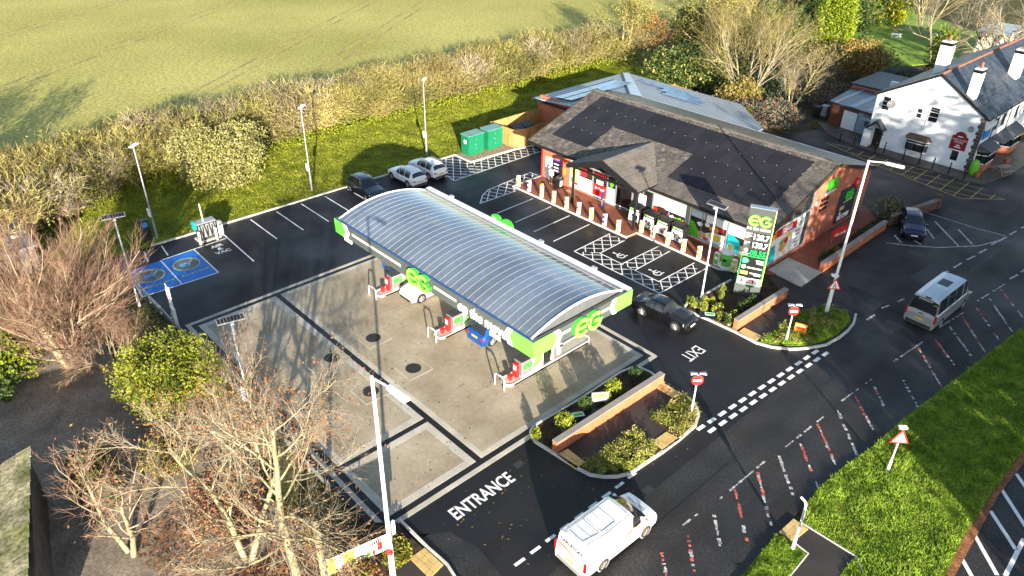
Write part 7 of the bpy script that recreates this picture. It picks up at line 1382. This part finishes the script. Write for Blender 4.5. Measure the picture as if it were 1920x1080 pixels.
yb_ = [(10.23, 8.02), (10.80, 7.81), (11.51, 7.78), (11.41, 9.03), (11.38, 10.08), (12.21, 8.57), (13.41, 7.70), (12.83, 7.85), (12.06, 8.20), (11.03, 8.60), (10.89, 10.95), (13.33, 8.61), (13.66, 7.70), (10.44, 8.90), (13.08, 9.87), (13.35, 10.48), (13.09, 11.24)]
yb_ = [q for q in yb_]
for i, q in enumerate(yb_): bush('small pale green young shrub under the price sign' if i < 12 else 'small dark green young shrub near the price sign', q, .34, .34, .75, 240, .075, leafbed if i < 12 else leafdark, lumps=4, z0=.1, group='young shrubs under the price sign')
# -- fallen leaves
def litter(name, P, n, sz, m, label, z):
    c = TW(); xs = [p[0] for p in P]; ys = [p[1] for p in P]; k = 0
    while k < n:
        x = rv.uniform(min(xs), max(xs)); y = rv.uniform(min(ys), max(ys))
        if not in_poly(x, y, P) or noise.noise(Vector((x*.35, y*.35, 1)))+rv.uniform(-.2, .5) < 0: continue
        k += 1; a = rv.uniform(0, 6.28); s = sz*rv.uniform(.5, 1.4); b = len(c.v); cx, sx_ = math.cos(a)*s, math.sin(a)*s
        c.v += [(x-cx, y-sx_, z), (x+sx_*.5, y-cx*.5, z+.006), (x+cx, y+sx_, z+.01), (x-sx_*.5, y+cx*.5, z+.006)]; c.f.append((b, b+1, b+2, b+3))
    tag(c.build(name, m), label, 'fallen leaves', kind='stuff')
litter('fallen_leaves', [(-10, -19), (11.6, -19), (11.6, -1), (-10, -3)], 420, .055, mat('wet_leaf', (.07, .04, .022), .7, var=.3), 'brown fallen leaves scattered over the concrete', .022)
litter('fallen_leaves', [(13, -19), (19, -16), (19, -4), (13, -12)], 90, .06, leaforange, 'orange fallen leaves on the entrance tarmac', .01)
litter('fallen_leaves', [(5, -29.5), (14, -27.5), (14.3, -22), (3, -23)], 2600, .09, leafbrown, 'carpet of russet leaves under the bottom trees', .13)
litter('fallen_leaves', VG, 500, .06, leafbrown, 'brown leaves caught in the verge grass', .2)
# -- left yard building with mossy roof, shed
mr = thing('mossy_building', 'outbuilding with a mossy stone slate roof in the lower left corner', 'building', (3, -33, 0))
MB().prism([(-.6, -31.3), (8, -33.2), (8, -40), (-2.5, -40)], 0, 2.8).build('wall', mat('dark_stone', (.09, .07, .055), .9, var=.3), mr, w=True)
ms = mat('mossy_slate', (.13, .15, .03), .95, var=.4, sc=1.0, col2=(.30, .26, .17), fine=.45, fsc=6, rnd=.3); mq = random.Random(5)
for i in range(11):
    for j in range(7):
        x = -.75+i*.85; y = -31.05-.225*i-j*.62; z = 3.3-j*.16
        MB().hexa([(x, y-.68, z-.17), (x+.82, y-.86, z-.17), (x+.82, y-.18, z), (x, y, z), (x, y-.68, z-.09+mq.uniform(0, .03)), (x+.82, y-.86, z-.09+mq.uniform(0, .03)), (x+.82, y-.18, z+.05), (x, y, z+.05)]).build('stone_slate', ms, mr, w=True)
sd_ = thing('shed', 'grey flat roofed shed at the left edge behind the bare tree', 'shed', (-28, -26, 0)); MB().box(-31, -25.3, -29, -25, 0, 2.2).build('wall', mat('shed_wall', (.16, .14, .12), .9), sd_, w=True); MB().box(-31.2, -25.0, -29.2, -24.8, 2.2, 2.36).build('roof', mat('shed_felt', (.16, .15, .15), .8, var=.2), sd_, w=True); MB().box(-27.6, -27.2, -25.9, -25.5, 2.36, 2.45).build('vent', pw, sd_, w=True)
# -- trees beyond the right and lower edges that shade the road
PS = [(6, 9, .6, .7, .05, .07), (5, 8, .6, .6, .05, .12), (4, 6, .6, .55, .05, .15), (3, 4, .6, .5, .04, .18)]
proto = bare_tree('bare roadside tree beyond the second carriageway', (62, 2), 14, .3, PS, 3, (bark, twigpale, twigpale), fan=.35, group='roadside trees beyond the second carriageway', tl=.6, leaves=(leafbrown, 6000, .16))
for (x, y, s) in ((60, 14, 1.1), (66, 22, 1.0), (64, 32, 1.1), (70, 4, 1.2), (60, 44, 1.)):
    o = copy_tree(proto); o.location = (x, y, 0); o.scale = (s, s, s); o.rotation_euler = (0, 0, rv.uniform(0, 6.28)); o['group'] = 'roadside trees beyond the second carriageway'
proto['group'] = 'roadside trees beyond the second carriageway'
pe = bush('dense evergreen roadside tree beyond the second carriageway', (53, 4), 5.2, 5.2, 16, 4200, .42, leafdark, name='evergreen_tree', lumps=15, cat='tree', group='evergreens beyond the second carriageway')
for (x, y, s) in ((52, -6, .9), (56, 12, 1.05), (50, 15, .85), (47, 22, .8), (56, 24, 1.0), (60, -1, 1.1), (64, 8, 1.15), (50, 31, .75), (60, 34, 1.0), (68, 18, 1.2)):
    o = copy_tree(pe); o.location = (x, y, 0); o.scale = (s, s, s); o.rotation_euler = (0, 0, rv.uniform(0, 6.28))
